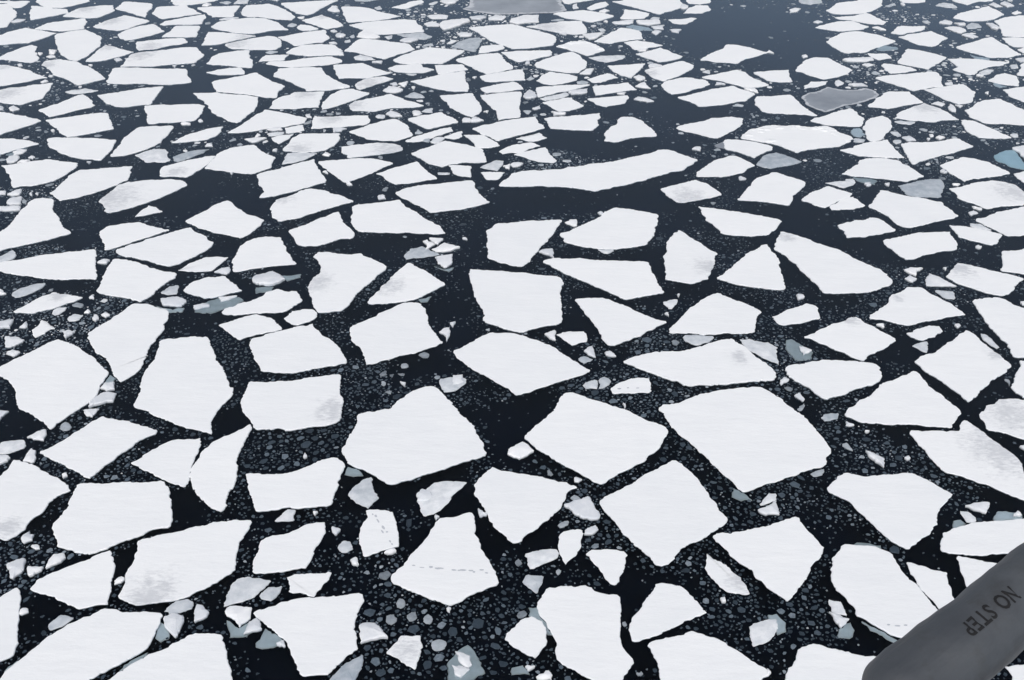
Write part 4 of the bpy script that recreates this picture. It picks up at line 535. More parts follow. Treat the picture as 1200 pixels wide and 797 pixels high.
f|large many-sided white ice floe above right of the house-shaped floe at the upper left|0|-30.17,144.61 -28.65,144.95 -26.14,145.62 -22.83,146.09 -23.98,143.62 -25.02,140.70 -25.88,139.25 -27.46,140.06 -28.70,141.98|
f|large long narrow white ice floe above the house-shaped floe at the upper left|0|-36.99,134.27 -36.41,136.35 -35.01,137.27 -33.20,138.00 -31.21,137.88 -29.74,136.66 -28.58,135.15 -27.15,132.98 -29.03,132.81 -30.25,131.95 -31.17,131.38 -33.50,131.83 -35.44,132.81|
f|mid-sized many-sided grey-smudged ice floe above the house-shaped floe at the upper left|-31.95,130.14,1.38|-36.38,126.96 -36.61,129.69 -36.74,132.06 -35.25,131.95 -33.43,131.49 -30.65,130.47 -31.83,129.58 -33.12,128.48 -34.52,127.23|
f|large many-sided grey-smudged ice floe above the house-shaped floe at the upper left|-32.58,127.50,1.81|-33.72,127.39 -32.59,128.37 -30.52,129.80 -29.30,130.53 -28.20,130.14 -27.33,128.59 -26.94,126.69 -27.34,125.37 -30.29,125.27 -32.51,125.63|
f|mid-sized many-sided grey-smudged ice floe above right of the house-shaped floe at the upper left|-23.97,138.50,0.97|-26.24,136.96 -25.31,137.88 -24.11,139.43 -22.63,137.88 -21.14,135.75 -20.76,134.86 -21.39,133.97 -22.51,133.27 -24.14,134.86|
f|small many-sided white ice floe above right of the house-shaped floe at the upper left|0|-26.36,133.97 -26.12,135.15 -25.02,134.86 -23.57,133.39 -24.51,132.69 -25.37,132.63|
f|mid-sized many-sided white ice floe above right of the house-shaped floe at the upper left|0|-28.00,130.14 -26.49,131.09 -24.78,132.23 -22.84,133.10 -22.42,131.38 -21.70,129.69 -22.28,128.04 -24.04,127.50 -25.41,126.69 -26.74,128.59|
f|mid-sized long narrow white ice floe above right of the house-shaped floe at the upper left|0|-25.95,124.07 -25.56,125.63 -24.62,126.96 -22.35,127.39 -20.79,126.96 -19.78,125.37 -19.27,123.40 -20.12,123.30 -22.69,123.04 -24.70,123.40|
f|small long narrow white ice floe above right of the house-shaped floe at the upper left|0|-28.51,121.04 -28.18,123.30 -26.98,123.40 -25.51,123.55 -25.76,121.53 -27.24,121.28|
f|mid-sized long narrow white ice floe above the long arrowhead floe at the upper left|0|-27.61,120.30 -27.36,121.09 -25.15,121.28 -23.69,122.18 -21.99,122.69 -20.56,122.94 -19.31,121.78 -19.08,120.89 -20.92,119.81 -23.69,119.23 -25.92,119.32|
f|mid-sized many-sided white ice floe above the house-shaped floe at the upper left|0|-34.23,120.30 -34.19,122.54 -33.61,123.91 -31.99,124.74 -30.42,125.11 -29.77,122.28 -29.15,120.79 -28.86,118.94 -30.34,119.23 -32.21,119.81|
f|small long narrow white ice floe above left of the house-shaped floe at the upper left|0|-33.57,117.32 -32.50,118.27 -31.36,118.84 -30.15,119.08 -29.38,117.65 -29.22,116.85 -30.72,116.57 -32.11,116.57|
f|house-shaped white ice floe at the upper left|0|-32.22,114.19 -30.75,115.32 -29.40,116.24 -28.06,117.32 -27.03,116.01 -25.81,114.41 -24.10,112.94 -24.53,111.54 -24.41,109.41 -26.31,109.91 -28.55,110.68 -31.08,111.32 -31.73,112.85|
f|large many-sided white ice floe right of the house-shaped floe at the upper left|0|-25.87,116.01 -25.87,118.60 -24.43,118.94 -22.72,119.08 -21.11,118.94 -20.43,116.94 -19.54,115.55 -18.28,113.96 -17.12,112.63 -18.05,112.19 -19.74,111.63 -21.59,111.45 -23.02,113.29 -24.55,115.10|
f|mid-sized many-sided grey-smudged ice floe above right of the long arrowhead floe at the upper left|-21.66,110.47,1.41|-24.60,106.45 -24.59,108.57 -23.93,109.83 -22.82,111.19 -21.48,111.19 -19.70,111.32 -19.72,109.41 -19.70,107.75 -19.62,106.73 -21.32,106.53 -23.02,106.33|
f|mid-sized many-sided white ice floe above right of the long arrowhead floe at the upper left|0|-19.24,106.13 -19.40,107.75 -19.13,109.41 -18.59,110.89 -18.01,111.89 -16.84,112.19 -14.89,110.89 -15.76,109.41 -16.67,108.37 -17.44,107.54 -18.17,106.73|
f|mid-sized many-sided white ice floe left of the sail-shaped floe at the top centre|0|-19.97,119.81 -19.08,120.05 -16.75,120.54 -15.29,118.84 -13.09,117.32 -14.26,116.48 -15.55,115.46 -18.48,115.46 -18.66,115.32 -19.33,117.41|
f|large many-sided white ice floe left of the grey ice sheet at the top edge|0|-22.01,143.09 -19.87,142.96 -18.32,142.31 -16.88,140.70 -13.99,138.81 -15.49,137.57 -17.71,136.66 -20.29,136.05 -20.88,137.88|
f|large long narrow white ice floe above left of the sail-shaped floe at the top centre|0|-20.07,134.98 -18.52,136.05 -16.30,136.78 -13.51,137.39 -11.96,136.96 -11.57,135.15 -10.98,134.27 -10.61,132.23 -12.36,131.83 -14.21,131.38 -16.24,131.09 -17.81,132.81|
f|large many-sided white ice floe above left of the sail-shaped floe at the top centre|0|-19.38,124.85 -18.82,126.96 -18.10,129.41 -16.03,129.03 -13.92,128.15 -12.19,127.50 -11.28,125.48 -12.40,124.07 -13.46,123.04 -14.48,121.88 -16.22,123.04 -17.84,124.33|
f|small many-sided white ice floe left of the grey ice sheet at the top edge|0|-15.51,142.63 -14.42,143.95 -13.42,145.28 -11.98,146.09 -11.53,144.95 -12.55,143.62 -13.71,141.98 -14.85,142.44|
f|large long narrow white ice floe above the thin strip-like floe at the upper centre|0|-13.48,121.53 -12.64,123.04 -11.46,124.59 -9.59,126.16 -7.90,125.63 -5.40,124.95 -6.46,122.79 -7.78,120.30 -10.18,120.39 -12.41,120.30|
f|mid-sized long narrow white ice floe above left of the sail-shaped floe at the top centre|0|-13.76,118.60 -13.00,119.71 -11.74,119.91 -10.17,120.20 -9.93,119.08 -8.54,118.27 -9.50,117.32 -11.21,117.18 -12.64,117.51|
f|small many-sided white ice floe above the sail-shaped floe at the top centre|0|-8.63,119.71 -6.97,119.91 -5.54,120.05 -4.84,118.27 -6.54,117.41 -8.06,116.71 -8.39,118.36|
f|sail-shaped white ice floe at the top centre|0|-10.99,114.41 -9.52,115.32 -8.05,116.48 -6.84,117.18 -5.22,117.89 -5.05,115.10 -4.59,112.85 -4.61,111.32 -5.96,111.32 -7.79,111.97 -9.21,112.94|
f|large many-sided white ice floe above right of the sail-shaped floe at the top centre|0|-6.41,121.78 -5.16,122.79 -3.56,123.71 -1.61,124.22 -1.11,123.04 -0.77,121.28 0.00,119.81 0.11,118.60 -1.22,117.65 -2.77,116.85 -4.06,118.36 -5.39,120.30|
f|small many-sided white ice floe below the grey ice sheet at the top edge|0|-3.89,124.07 -3.55,126.69 -2.30,127.07 -1.14,127.07 -0.83,125.90 -1.61,124.95 -2.75,124.33|
f|broad white ice floe below the grey sheet at the top|0|-5.37,133.80 -3.99,134.27 -2.07,134.86 0.00,135.33 1.74,133.68 3.45,132.23 4.96,130.81 5.29,129.41 4.84,126.96 3.32,126.43 1.66,125.79 0.00,125.63 -0.80,126.69 -1.98,128.04 -3.55,130.53|
f|mid-sized long narrow white ice floe left of the lumpy floe at the top centre|0|-1.28,124.33 0.00,124.59 1.65,124.85 4.45,125.11 4.56,123.30 2.42,121.78 0.80,120.89 0.00,121.78 -0.62,123.04|
f|mid-sized many-sided white ice floe right of the sail-shaped floe at the top centre|0|-3.53,116.01 -1.84,117.18 0.00,118.03 1.26,118.36 1.46,114.87 0.00,114.64 -1.80,114.28 -2.88,114.41 -3.28,115.10|
f|mid-sized many-sided white ice floe below the broad floe below the grey sheet at the top|0|-3.36,112.41 -2.10,113.29 0.00,114.37 0.31,114.32 0.91,113.29 1.20,112.06 0.00,111.54 -1.46,111.11 -2.65,110.81 -3.12,111.54|
f|small many-sided grey-smudged ice floe left of the sail-shaped floe at the top centre|-15.36,113.74,1.85|-16.75,113.29 -15.97,115.10 -14.81,115.78 -13.90,116.01 -12.83,115.32 -13.72,114.19 -15.11,112.85 -16.05,111.84 -16.49,112.41|
f|mid-sized long narrow white ice floe above the lumpy floe at the top centre|0|5.15,139.75 6.91,140.70 9.13,141.34 11.24,140.25 12.91,138.81 11.78,137.57 9.90,136.05 8.01,137.27 6.28,138.37|
f|large long narrow grey-smudged ice floe above left of the lumpy floe at the top centre|4.37,134.27,2.36|1.66,134.27 3.52,135.45 6.03,136.54 8.69,136.66 8.95,134.86 9.03,131.66 7.37,131.09 5.51,131.95 3.48,133.39|
f|mid-sized many-sided white ice floe right of the grey ice sheet at the top edge|0|6.49,146.30 7.59,148.02 10.63,148.02 10.81,146.30 8.97,145.28 7.43,144.28 6.79,144.61|
f|small many-sided white ice floe left of the large floe cut by the top edge|0|9.64,142.31 10.57,143.95 12.33,145.28 12.61,143.95 11.77,142.63 10.22,141.34|
f|large white ice floe cut by the top edge|0|13.10,145.48 14.63,145.96 15.38,148.02 21.83,148.02 22.25,144.28 22.27,142.96 20.63,141.34 18.60,139.56 17.31,141.02 15.82,142.63 14.46,143.95|
f|mid-sized many-sided white ice floe below left of the large floe cut by the top edge|0|13.65,137.57 14.46,141.79 15.88,141.34 17.47,139.94 16.62,137.88 15.15,137.45|
f|mid-sized many-sided white ice floe above right of the lumpy floe at the top centre|0|9.68,128.31 11.10,130.53 13.25,133.80 14.43,133.39 15.47,132.52 15.59,129.41 14.03,128.97 12.62,128.31 11.55,127.50 10.42,128.04|
f|small long narrow white ice floe above right of the lumpy floe at the top centre|0|19.50,137.27 21.38,137.57 22.53,138.19 23.20,137.88 22.28,136.35 21.43,135.33 20.09,135.57|
f|small many-sided white ice floe right of the lumpy floe at the top centre|0|13.19,128.04 14.86,128.86 16.14,128.15 17.68,126.96 15.93,126.16 14.19,125.27|
f|mid-sized many-sided white ice floe right of the lumpy floe at the top centre|0|14.12,123.71 15.62,124.74 17.24,126.00 18.23,124.59 19.44,122.79 18.18,121.53 16.49,120.79 15.20,122.28|
f|large many-sided white ice floe below left of the lumpy floe at the top centre|0|2.47,120.05 3.21,121.28 4.88,123.04 6.90,124.59 7.80,123.04 8.42,121.04 8.24,119.32 7.34,117.27 5.78,117.32 4.24,117.98 2.69,119.08|
f|mid-sized many-sided white ice floe below right of the lumpy floe at the top centre|0|10.60,119.56 12.08,119.81 14.93,120.39 13.96,117.89 12.89,115.55 11.81,116.48 11.12,117.65|
f|mid-sized many-sided grey-smudged ice floe right of the lumpy floe at the top centre|15.14,117.18,1.05|14.59,117.89 16.48,119.32 17.88,120.44 19.24,121.28 19.78,120.54 20.30,119.71 19.61,118.12 18.66,116.85 17.44,115.55 16.24,114.55 15.28,115.55 14.94,116.71|
f|mid-sized many-sided white ice floe below left of the lumpy floe at the top centre|0|2.61,114.64 3.26,116.48 4.15,117.65 5.61,117.04 7.12,116.01 6.99,114.87 5.65,113.96 4.40,113.29 3.35,113.74|
f|small many-sided white ice floe below the lumpy floe at the top centre|0|8.12,115.10 9.31,116.24 10.46,117.18 11.51,115.64 10.46,115.10 9.47,114.10 8.56,114.19|
f|mid-sized long narrow white ice floe below the lumpy floe at the top centre|0|2.54,112.41 4.24,112.85 6.07,113.29 8.36,113.43 7.24,112.41 5.69,111.32 4.17,110.47 2.66,109.62|
f|mid-sized many-sided white ice floe above the dome-shaped floe above the long curved floe|0|8.55,112.85 10.33,113.38 12.45,114.10 12.74,113.07 13.20,111.89 11.53,111.32 9.83,110.68 8.68,110.17 8.62,111.54|
f|mid-sized many-sided white ice floe above right of the dome-shaped floe above the long curved floe|0|15.87,113.29 16.38,114.41 17.54,115.10 18.50,115.64 19.43,115.64 20.86,114.87 21.14,113.52 20.37,112.63 19.06,111.89 17.88,110.89 16.66,110.47 16.19,111.54|
f|large many-sided white ice floe above left of the ragged hummocky floe at the upper right|0|17.15,109.62 17.74,109.83 19.37,110.89 21.51,112.19 23.47,113.07 24.45,111.76 25.46,110.59 24.62,109.41 24.01,108.49 21.81,107.54 18.95,106.93 18.28,108.37 17.51,108.99|
f|mid-sized many-sided white ice floe right of the large floe cut by the top edge|0|22.93,148.02 26.35,148.02 25.98,144.95 24.45,144.08 23.04,144.61|
f|small many-sided white ice floe right of the large floe cut by the top edge|0|21.79,140.06 22.73,142.31 23.83,143.62 25.48,143.48 25.43,141.34 24.06,140.06|
f|lone lozenge white ice floe in open water at the top right|0|21.20,121.53 22.88,124.07 24.23,125.37 25.12,127.23 26.34,127.07 27.68,126.16 29.45,124.22 27.71,122.79 26.44,122.03 25.17,120.30 23.66,120.79|
f|mid-sized many-sided white ice floe above left of the ragged hummocky floe at the upper right|0|20.53,115.78 22.57,116.94 24.82,118.27 25.61,117.41 26.16,115.32 27.38,113.29 26.12,112.63 24.72,112.41 23.43,113.74 22.08,114.87|
f|mid-sized many-sided white ice floe above left of the small rounded floe at the upper right|0|26.46,117.32 28.19,117.79 30.53,118.12 30.13,116.01 30.13,114.41 28.86,114.19 27.43,114.73|
f|mid-sized many-sided white ice floe above the ragged hummocky floe at the upper right|0|25.06,108.99 25.44,109.83 26.92,109.83 29.03,110.34 29.35,108.78 29.72,106.50 30.51,104.32 28.75,104.71 27.10,104.99 25.20,105.50 24.78,107.51|
f|large many-sided white ice floe above the ragged hummocky floe at the upper right|0|31.19,117.89 32.08,119.81 32.89,121.28 34.31,122.54 35.89,122.39 36.36,121.04 36.95,119.56 37.60,118.12 36.16,116.48 35.06,115.78 33.66,115.10 32.54,116.24|
f|small many-sided white ice floe above the ragged hummocky floe at the upper right|0|31.05,113.07 32.12,114.41 33.99,114.55 33.43,113.52 32.16,112.63 30.93,112.19|
f|large many-sided white ice floe above the dark grey thin ice pan at the upper right|0|40.21,141.34 41.44,142.96 42.40,144.61 44.82,145.48 47.10,146.98 48.80,146.64 48.13,143.62 46.57,141.66 44.85,140.06 43.32,139.75 41.68,139.56 40.54,140.06|
f|mid-sized long narrow white ice floe above the small rounded floe at the upper right|0|40.53,138.19 41.80,138.62 43.07,138.81 45.09,140.25 45.78,138.19 46.50,136.35 45.81,135.15 44.31,135.45 42.96,136.35 42.30,137.08 41.28,137.27|
f|mid-sized long narrow white ice floe left of the large floe at the top right edge|0|37.13,133.97 39.09,135.57 40.74,136.54 42.37,136.66 43.17,135.15 43.81,134.27 42.62,133.10 41.50,132.81 39.70,132.40 38.46,132.98|
f|dome-backed white ice floe by the dark water at the top right|0|37.08,128.31 38.48,130.25 39.69,131.66 41.40,132.40 42.39,132.23 44.32,130.53 45.42,128.48 43.64,126.96 41.94,125.63 40.19,124.07 39.28,124.33 38.55,123.91 37.90,124.59 37.47,126.16|s42.27,125.63 43.67,127.07 44.89,126.69 44.99,126.00 43.84,125.37 42.82,125.27
f|low mid-sized long narrow white ice floe above the grey-topped triangular floe at the upper right|0|50.99,148.02 55.17,148.02 54.21,145.28 53.03,144.81 51.21,144.95|
f|mid-sized long narrow white ice floe above the grey-topped triangular floe at the upper right|0|57.89,145.96 59.73,148.02 64.47,148.02 63.26,145.75 61.29,145.48 59.18,143.75 58.44,144.81|
f|large many-sided white ice floe above left of the large floe at the top right edge|0|55.34,137.88 56.52,139.75 58.89,141.34 61.79,143.29 62.18,141.34 62.37,139.43 60.12,137.27 58.12,136.66 56.66,136.54|
f|large white ice floe at the top right edge|0|59.99,136.66 61.90,138.19 64.69,139.00 66.39,139.12 62.70,129.97 60.38,130.14 58.83,130.53 59.41,132.52 59.98,135.45|
f|mid-sized many-sided white ice floe above the grey-topped triangular floe at the upper right|0|45.71,131.66 47.30,134.27 48.09,134.56 49.23,134.27 50.72,134.56 50.17,133.10 48.51,131.95 46.88,131.09|
f|mid-sized many-sided white ice floe left of the large floe at the top right edge|0|46.17,130.14 48.34,131.38 50.85,132.52 51.33,131.09 51.98,129.69 50.50,128.04 49.05,126.43 47.68,127.07 47.06,128.31|
f|large many-sided white ice floe above the small rounded floe at the upper right|0|43.24,120.54 44.54,123.30 45.90,125.63 47.06,125.11 48.21,124.07 49.42,122.54 47.87,120.54 45.98,118.36 44.91,119.23|
f|small many-sided white ice floe above the grey-topped triangular floe at the upper right|0|41.22,119.91 41.76,120.39 43.18,119.81 44.23,119.08 44.64,118.12 43.07,117.32 41.39,116.94|
f|large many-sided white ice floe above the grey-topped triangular floe at the upper right|0|39.26,115.55 41.08,116.38 43.58,116.94 46.57,117.51 46.62,115.78 45.87,112.94 44.15,112.41 42.20,111.45 41.26,112.85 40.14,114.19|
f|mid-sized many-sided white ice floe above left of the grey-topped triangular floe at the upper right|0|36.22,107.14 37.09,108.16 38.29,109.83 39.46,111.32 40.66,111.32 41.71,111.32 41.93,109.62 42.18,108.08 40.69,107.51 39.00,106.70 38.01,106.30 36.28,106.82|
f|mid-sized many-sided white ice floe above right of the grey-topped triangular floe at the upper right|0|43.48,111.97 45.28,112.63 48.20,113.65 48.38,112.41 48.62,111.11 47.62,108.99 47.18,108.16 45.65,107.54 44.75,108.78 44.12,110.47|
f|mid-sized many-sided white ice floe below left of the large floe at the top right edge|0|49.33,122.03 51.00,122.18 53.11,121.78 55.96,120.79 54.79,119.81 52.53,118.84 51.48,118.12 50.51,116.71 49.84,116.57 48.65,118.36 49.58,119.23|
f|large many-sided white ice floe below left of the large floe at the top right edge|0|51.62,125.90 52.68,127.07 54.89,128.59 57.32,130.14 57.56,128.04 57.91,125.90 58.32,123.55 57.05,122.79 54.30,122.39 53.43,123.55|s52.63,124.07 53.24,123.04 54.30,122.39 53.76,121.78 52.65,122.28
f|mid-sized many-sided white ice floe below the large floe at the top right edge|0|58.39,129.80 59.81,129.97 61.03,129.69 62.54,129.58 61.06,125.90 58.45,126.43 58.23,128.04|
f|mid-sized many-sided white ice floe above right of the small rounded floe at the upper right|0|51.23,114.64 52.75,116.48 53.95,117.18 54.84,116.24 54.51,114.41 53.88,112.98 52.79,113.29 51.82,113.96|s51.67,114.19 52.70,113.07 51.83,112.76 51.50,113.29
f|mid-sized many-sided white ice floe right of the grey-topped triangular floe at the upper right|0|51.80,111.89 53.05,112.41 54.40,112.85 55.80,112.85 53.74,107.75 52.56,108.16 51.90,109.41|
f|small many-sided white ice floe below the large floe at the top right edge|0|55.08,116.48 56.69,119.81 57.43,120.54 58.90,120.54 57.07,116.01|
f|small many-sided white ice floe above left of the grey-topped triangular floe at the upper right|0|40.85,124.07 41.76,123.81 42.93,123.91 43.11,122.28 41.44,121.53 40.91,122.54|
h|ragged hummocky white ice floe at the upper right|0|21.71,98.49 22.46,99.82 23.04,100.73 23.76,100.92 24.42,101.47 25.61,101.85 26.38,101.55 27.54,101.77 28.57,101.40 29.36,101.18 30.58,101.66 31.32,100.73 31.42,100.00 31.97,99.46 32.48,98.39 31.87,97.51 30.67,96.47 28.98,96.13 27.56,95.72 26.33,94.95 25.72,95.79 25.10,96.64 24.16,97.34 22.92,97.86|
h|lumpy white ice floe at the top centre|0|5.07,126.43 6.37,127.77 8.44,128.70 9.54,127.50 10.12,126.16 10.79,125.11 9.66,124.07 8.61,123.04 7.54,124.33 6.28,125.63|
d|small many-sided dark thin ice pan left of the ragged hummocky floe at the upper right|0|19.02,96.64 20.00,97.68 19.91,95.96 19.16,96.30|
d|dark grey thin ice pan at the upper right|0|29.98,109.62 31.01,110.89 32.36,111.54 33.55,112.76 34.57,111.97 35.98,111.76 37.36,112.41 38.08,111.76 38.35,110.47 37.73,109.41 36.27,108.37 34.88,107.54 33.78,107.14 32.47,105.93 31.46,105.34 30.69,106.33 30.06,107.34 30.14,108.37|
d|grey ice sheet at the top edge|0|-6.38,141.98 -5.51,143.62 -5.30,148.71 0.00,148.71 6.48,148.71 6.50,144.28 7.03,141.34 5.44,140.25 2.72,140.06 0.00,139.75 -1.77,139.43 -3.96,140.38|
g|small many-sided grey ice piece below left of the broad boat-shaped floe near the bottom left|0|-21.90,37.90 -21.20,37.68 -21.55,37.17 -22.11,36.86 -22.36,37.13 -22.10,37.72|
g|small many-sided grey ice piece below the broad boat-shaped floe near the bottom left|0|-16.61,38.77 -16.02,38.94 -15.69,38.70 -15.64,38.28 -16.01,38.07 -16.58,37.86 -17.02,38.14|
g|sizeable many-sided grey ice piece below right of the broad boat-shaped floe near the bottom left|0|-13.87,40.31 -13.57,40.42 -12.95,40.36 -12.14,40.19 -12.38,39.64 -12.67,39.21 -13.32,38.70 -14.15,38.39 -14.15,39.35 -14.07,40.01|
g|small many-sided grey ice piece above left of the large axe-shaped floe at the bottom|0|-12.18,39.72 -11.53,39.79 -11.52,39.35 -11.84,38.77 -12.40,38.92 -12.56,39.18|
g|sizeable many-sided grey ice piece below right of the large axe-shaped floe at the bottom|0|-6.97,35.38 -6.86,34.94 -7.07,34.19 -7.14,33.52 -8.40,33.52 -8.28,34.06 -7.87,34.69 -7.43,35.06|
g|small many-sided grey ice piece below left of the small upright floe crossed by a track|0|-9.13,42.56 -8.92,43.08 -8.51,43.01 -8.28,42.48 -8.58,42.16 -8.92,42.24|
g|tiny many-sided grey ice piece left of the large kite-shaped floe crossed by a track|0|-6.76,40.69 -6.34,40.89 -6.10,40.61 -6.38,40.19 -6.73,40.39|
g|small many-sided grey ice piece left of the small upright floe crossed by a track|0|-12.54,45.06 -12.22,45.58 -11.80,45.49 -11.71,44.63 -12.79,44.54|
g|tiny many-sided grey ice piece below left of the large kite-shaped floe crossed by a track|0|-6.15,37.79 -5.80,37.93 -5.54,37.58 -5.73,37.21 -6.05,37.30|
g|tiny upright grey ice piece below left of the large kite-shaped floe crossed by a track|0|-5.72,38.77 -5.47,39.03 -5.23,38.70 -5.30,38.28 -5.63,38.35|
g|tiny many-sided grey ice piece below the large kite-shaped floe crossed by a track|0|-4.32,37.72 -4.08,37.95 -3.82,37.65 -3.93,37.24 -4.25,37.37|
g|tiny many-sided grey ice piece right of the large axe-shaped floe at the bottom|0|-3.89,36.10 -3.42,36.36 -3.08,36.16 -3.18,35.71 -3.67,35.54|
g|tiny many-sided grey ice piece below the small upright floe crossed by a track|0|-5.16,37.79 -4.77,38.18 -4.58,37.65 -4.92,37.37|
g|small many-sided grey ice piece right of the large kite-shaped floe crossed by a track|0|0.64,42.08 1.23,42.32 2.34,42.43 2.36,41.77 1.65,41.38 0.93,40.95|
g|small many-sided grey ice piece below right of the large kite-shaped floe crossed by a track|0|0.71,40.61 1.63,40.51 1.51,39.94 1.26,39.25 0.96,39.57 0.52,40.01|
g|sizeable many-sided grey ice piece below left of the large oblong floe beside the grey float|0|11.43,37.24 12.40,37.58 12.82,37.58 12.80,37.10 12.51,36.56 12.12,36.16 11.35,35.86 11.32,36.43|s12.47,37.93 12.90,38.00 13.20,37.44 13.11,36.90 12.69,36.70 12.73,37.17
g|tiny many-sided grey ice piece above left of the large blocky floe at the bottom centre|0|0.21,37.93 0.52,38.21 0.75,38.00 0.52,37.65 0.26,37.68|
g|tiny many-sided grey ice piece right of the large kite-shaped floe crossed by a track|0|0.09,41.53 0.39,41.72 0.53,41.38 0.33,41.15|
g|tiny many-sided grey ice piece above the large blocky floe at the bottom centre|0|2.18,40.84 2.40,40.99 2.51,40.76 2.33,40.57|
g|tiny many-sided grey ice piece above right of the large blocky floe at the bottom centre|0|5.29,37.37 5.48,37.44 5.54,37.17 5.35,37.10|
g|tiny many-sided grey ice piece left of the large tilted five-sided floe right of centre|0|2.41,44.29 3.00,44.71 3.10,44.37 2.63,44.00|
g|tiny many-sided grey ice piece below right of the large blocky floe at the bottom centre|0|5.70,34.25 5.96,34.41 6.00,34.19 5.83,34.10|
g|small many-sided grey ice piece below left of the large oblong floe beside the grey float|0|15.58,38.92 16.22,38.74 16.28,38.14 16.25,37.81 15.61,38.00|
g|small many-sided grey ice piece above right of the large oblong floe beside the grey float|0|24.32,45.44 24.88,45.37 25.06,44.63 24.45,44.46|
g|tiny many-sided grey ice piece above left of the diamond-shaped floe at the left|0|-27.29,53.29 -27.05,53.55 -26.53,53.08 -26.55,52.65 -26.99,52.61|
g|sizeable many-sided grey ice piece left of the diamond-shaped floe at the left|0|-30.24,51.40 -29.94,51.61 -28.84,51.71 -28.54,51.00 -28.96,50.69 -29.47,50.39 -29.96,50.39|
g|sizeable many-sided grey ice piece above the small upright floe crossed by a track|0|-9.10,46.78 -8.83,47.51 -8.42,48.07 -7.98,48.26 -7.81,47.51 -7.35,46.51 -7.61,46.15 -7.84,45.62 -8.54,46.06 -8.95,46.51|
g|sizeable many-sided grey ice piece below the large shoulder-shaped floe with a notched top|0|-2.54,47.85 -2.77,47.42 -3.28,46.78 -3.70,45.80 -4.19,45.19 -4.76,44.96 -5.06,45.89 -5.20,46.24 -4.85,47.14 -4.41,47.79 -3.58,47.98|
g|sizeable many-sided grey ice piece below left of the broad lens-shaped floe in the centre|0|-4.69,58.09 -3.94,58.33 -2.90,58.21 -2.95,57.60 -3.60,56.77 -4.26,56.59 -4.58,57.37|
g|tiny many-sided grey ice piece below left of the large square floe above the centre|0|-6.27,60.97 -5.57,61.22 -5.54,60.71 -5.81,60.45|
g|tiny many-sided grey ice piece above the large shoulder-shaped floe with a notched top|0|-7.31,59.81 -6.83,59.94 -6.75,59.39 -7.20,59.36|
g|tiny many-sided grey ice piece below the floe with a bitten left side and grey smudge|0|-8.59,58.69 -8.15,59.06 -8.07,58.57 -8.43,58.40|
g|tiny many-sided grey ice piece right of the tall barrel-shaped floe at the left|0|-8.37,57.84 -8.07,57.89 -8.05,57.32 -8.32,57.37|
g|tiny many-sided grey ice piece above left of the large tilted four-sided floe in the centre|0|-7.42,58.69 -6.94,58.77 -6.98,58.38|
g|tiny many-sided grey ice piece left of the large tilted four-sided floe in the centre|0|-8.05,56.66 -7.60,56.89 -7.62,56.38|
g|tiny many-sided grey ice piece close above the large shoulder-shaped floe with a notched top|0|-7.96,58.57 -7.63,58.69 -7.72,58.21|
g|small many-sided grey ice piece below right of the broad lens-shaped floe in the centre|0|4.50,57.37 4.93,57.84 5.49,58.01 5.45,57.01 4.68,57.01|
g|small many-sided grey ice piece above the large tilted four-sided floe in the centre|0|5.56,58.09 5.99,58.33 6.37,57.84 6.13,57.37 5.49,56.94|
g|tiny many-sided grey ice piece right of the broad lens-shaped floe in the centre|0|4.31,60.45 4.82,60.78 5.36,60.32 4.70,59.89|
g|tiny many-sided grey ice piece below left of the large tilted four-sided floe in the centre|0|1.98,48.83 2.14,49.02 2.37,48.45 2.07,48.41|
g|tiny many-sided grey ice piece above left of the largest tilted square floe|0|10.76,56.31 11.24,56.38 10.99,56.03|
g|small many-sided grey ice piece below the largest tilted square floe|0|13.48,45.80 14.23,46.87 14.70,46.87 14.59,46.33 14.07,46.06|
g|small many-sided grey ice piece above right of the broad triangular floe at the right|0|32.01,63.57 32.40,63.43 32.67,61.82 32.46,61.63 31.95,62.62|
g|tiny many-sided grey ice piece left of the broad triangular floe at the right|0|17.26,57.13 17.64,57.29 17.82,56.89 17.44,56.66|
g|tiny many-sided grey ice piece above right of the largest tilted square floe|0|17.53,54.94 18.31,55.46 17.76,54.49|
g|small many-sided grey ice piece above right of the largest tilted square floe|0|18.82,53.94 19.52,54.43 20.04,54.38 19.84,53.83 18.99,53.57|
g|tiny many-sided grey ice piece right of the largest tilted square floe|0|19.39,51.30 19.81,51.46 19.98,50.65 19.60,50.89|
g|tiny many-sided grey ice piece below right of the largest tilted square floe|0|16.95,48.64 17.85,49.08 17.74,48.54 17.12,48.31|
g|tiny many-sided grey ice piece right of the broad triangular floe at the right|0|31.55,58.09 31.98,57.96 31.61,57.25|
g|small many-sided grey ice piece above the broad triangular floe at the right|0|26.84,62.08 28.12,62.62 27.65,61.16 27.35,61.35|
g|small many-sided grey ice piece right of the long blunt floe at the left edge|0|-25.57,69.12 -25.16,70.06 -24.47,70.28 -24.26,68.96 -24.99,68.81|
g|sizeable many-sided grey ice piece below left of the long blunt floe at the left edge|0|-36.31,68.81 -36.04,69.74 -35.06,70.47 -34.39,70.60 -34.38,69.90 -34.87,69.12 -35.67,68.35|
g|tiny many-sided grey ice piece below right of the long blunt floe at the left edge|0|-31.45,67.29 -31.15,67.74 -30.46,67.44 -30.59,67.00|
g|small many-sided grey ice piece above the large hexagonal floe at the left edge|0|-32.49,66.55 -32.26,67.00 -31.60,67.06 -31.81,66.11 -32.21,65.97|
g|small many-sided grey ice piece below the long blunt floe at the left edge|0|-31.13,65.68 -30.86,66.20 -30.10,65.97 -30.19,65.34 -30.86,65.11|
g|tiny many-sided grey ice piece below the long blunt floe at the left edge|0|-33.97,69.43 -33.57,69.84 -33.47,69.34|
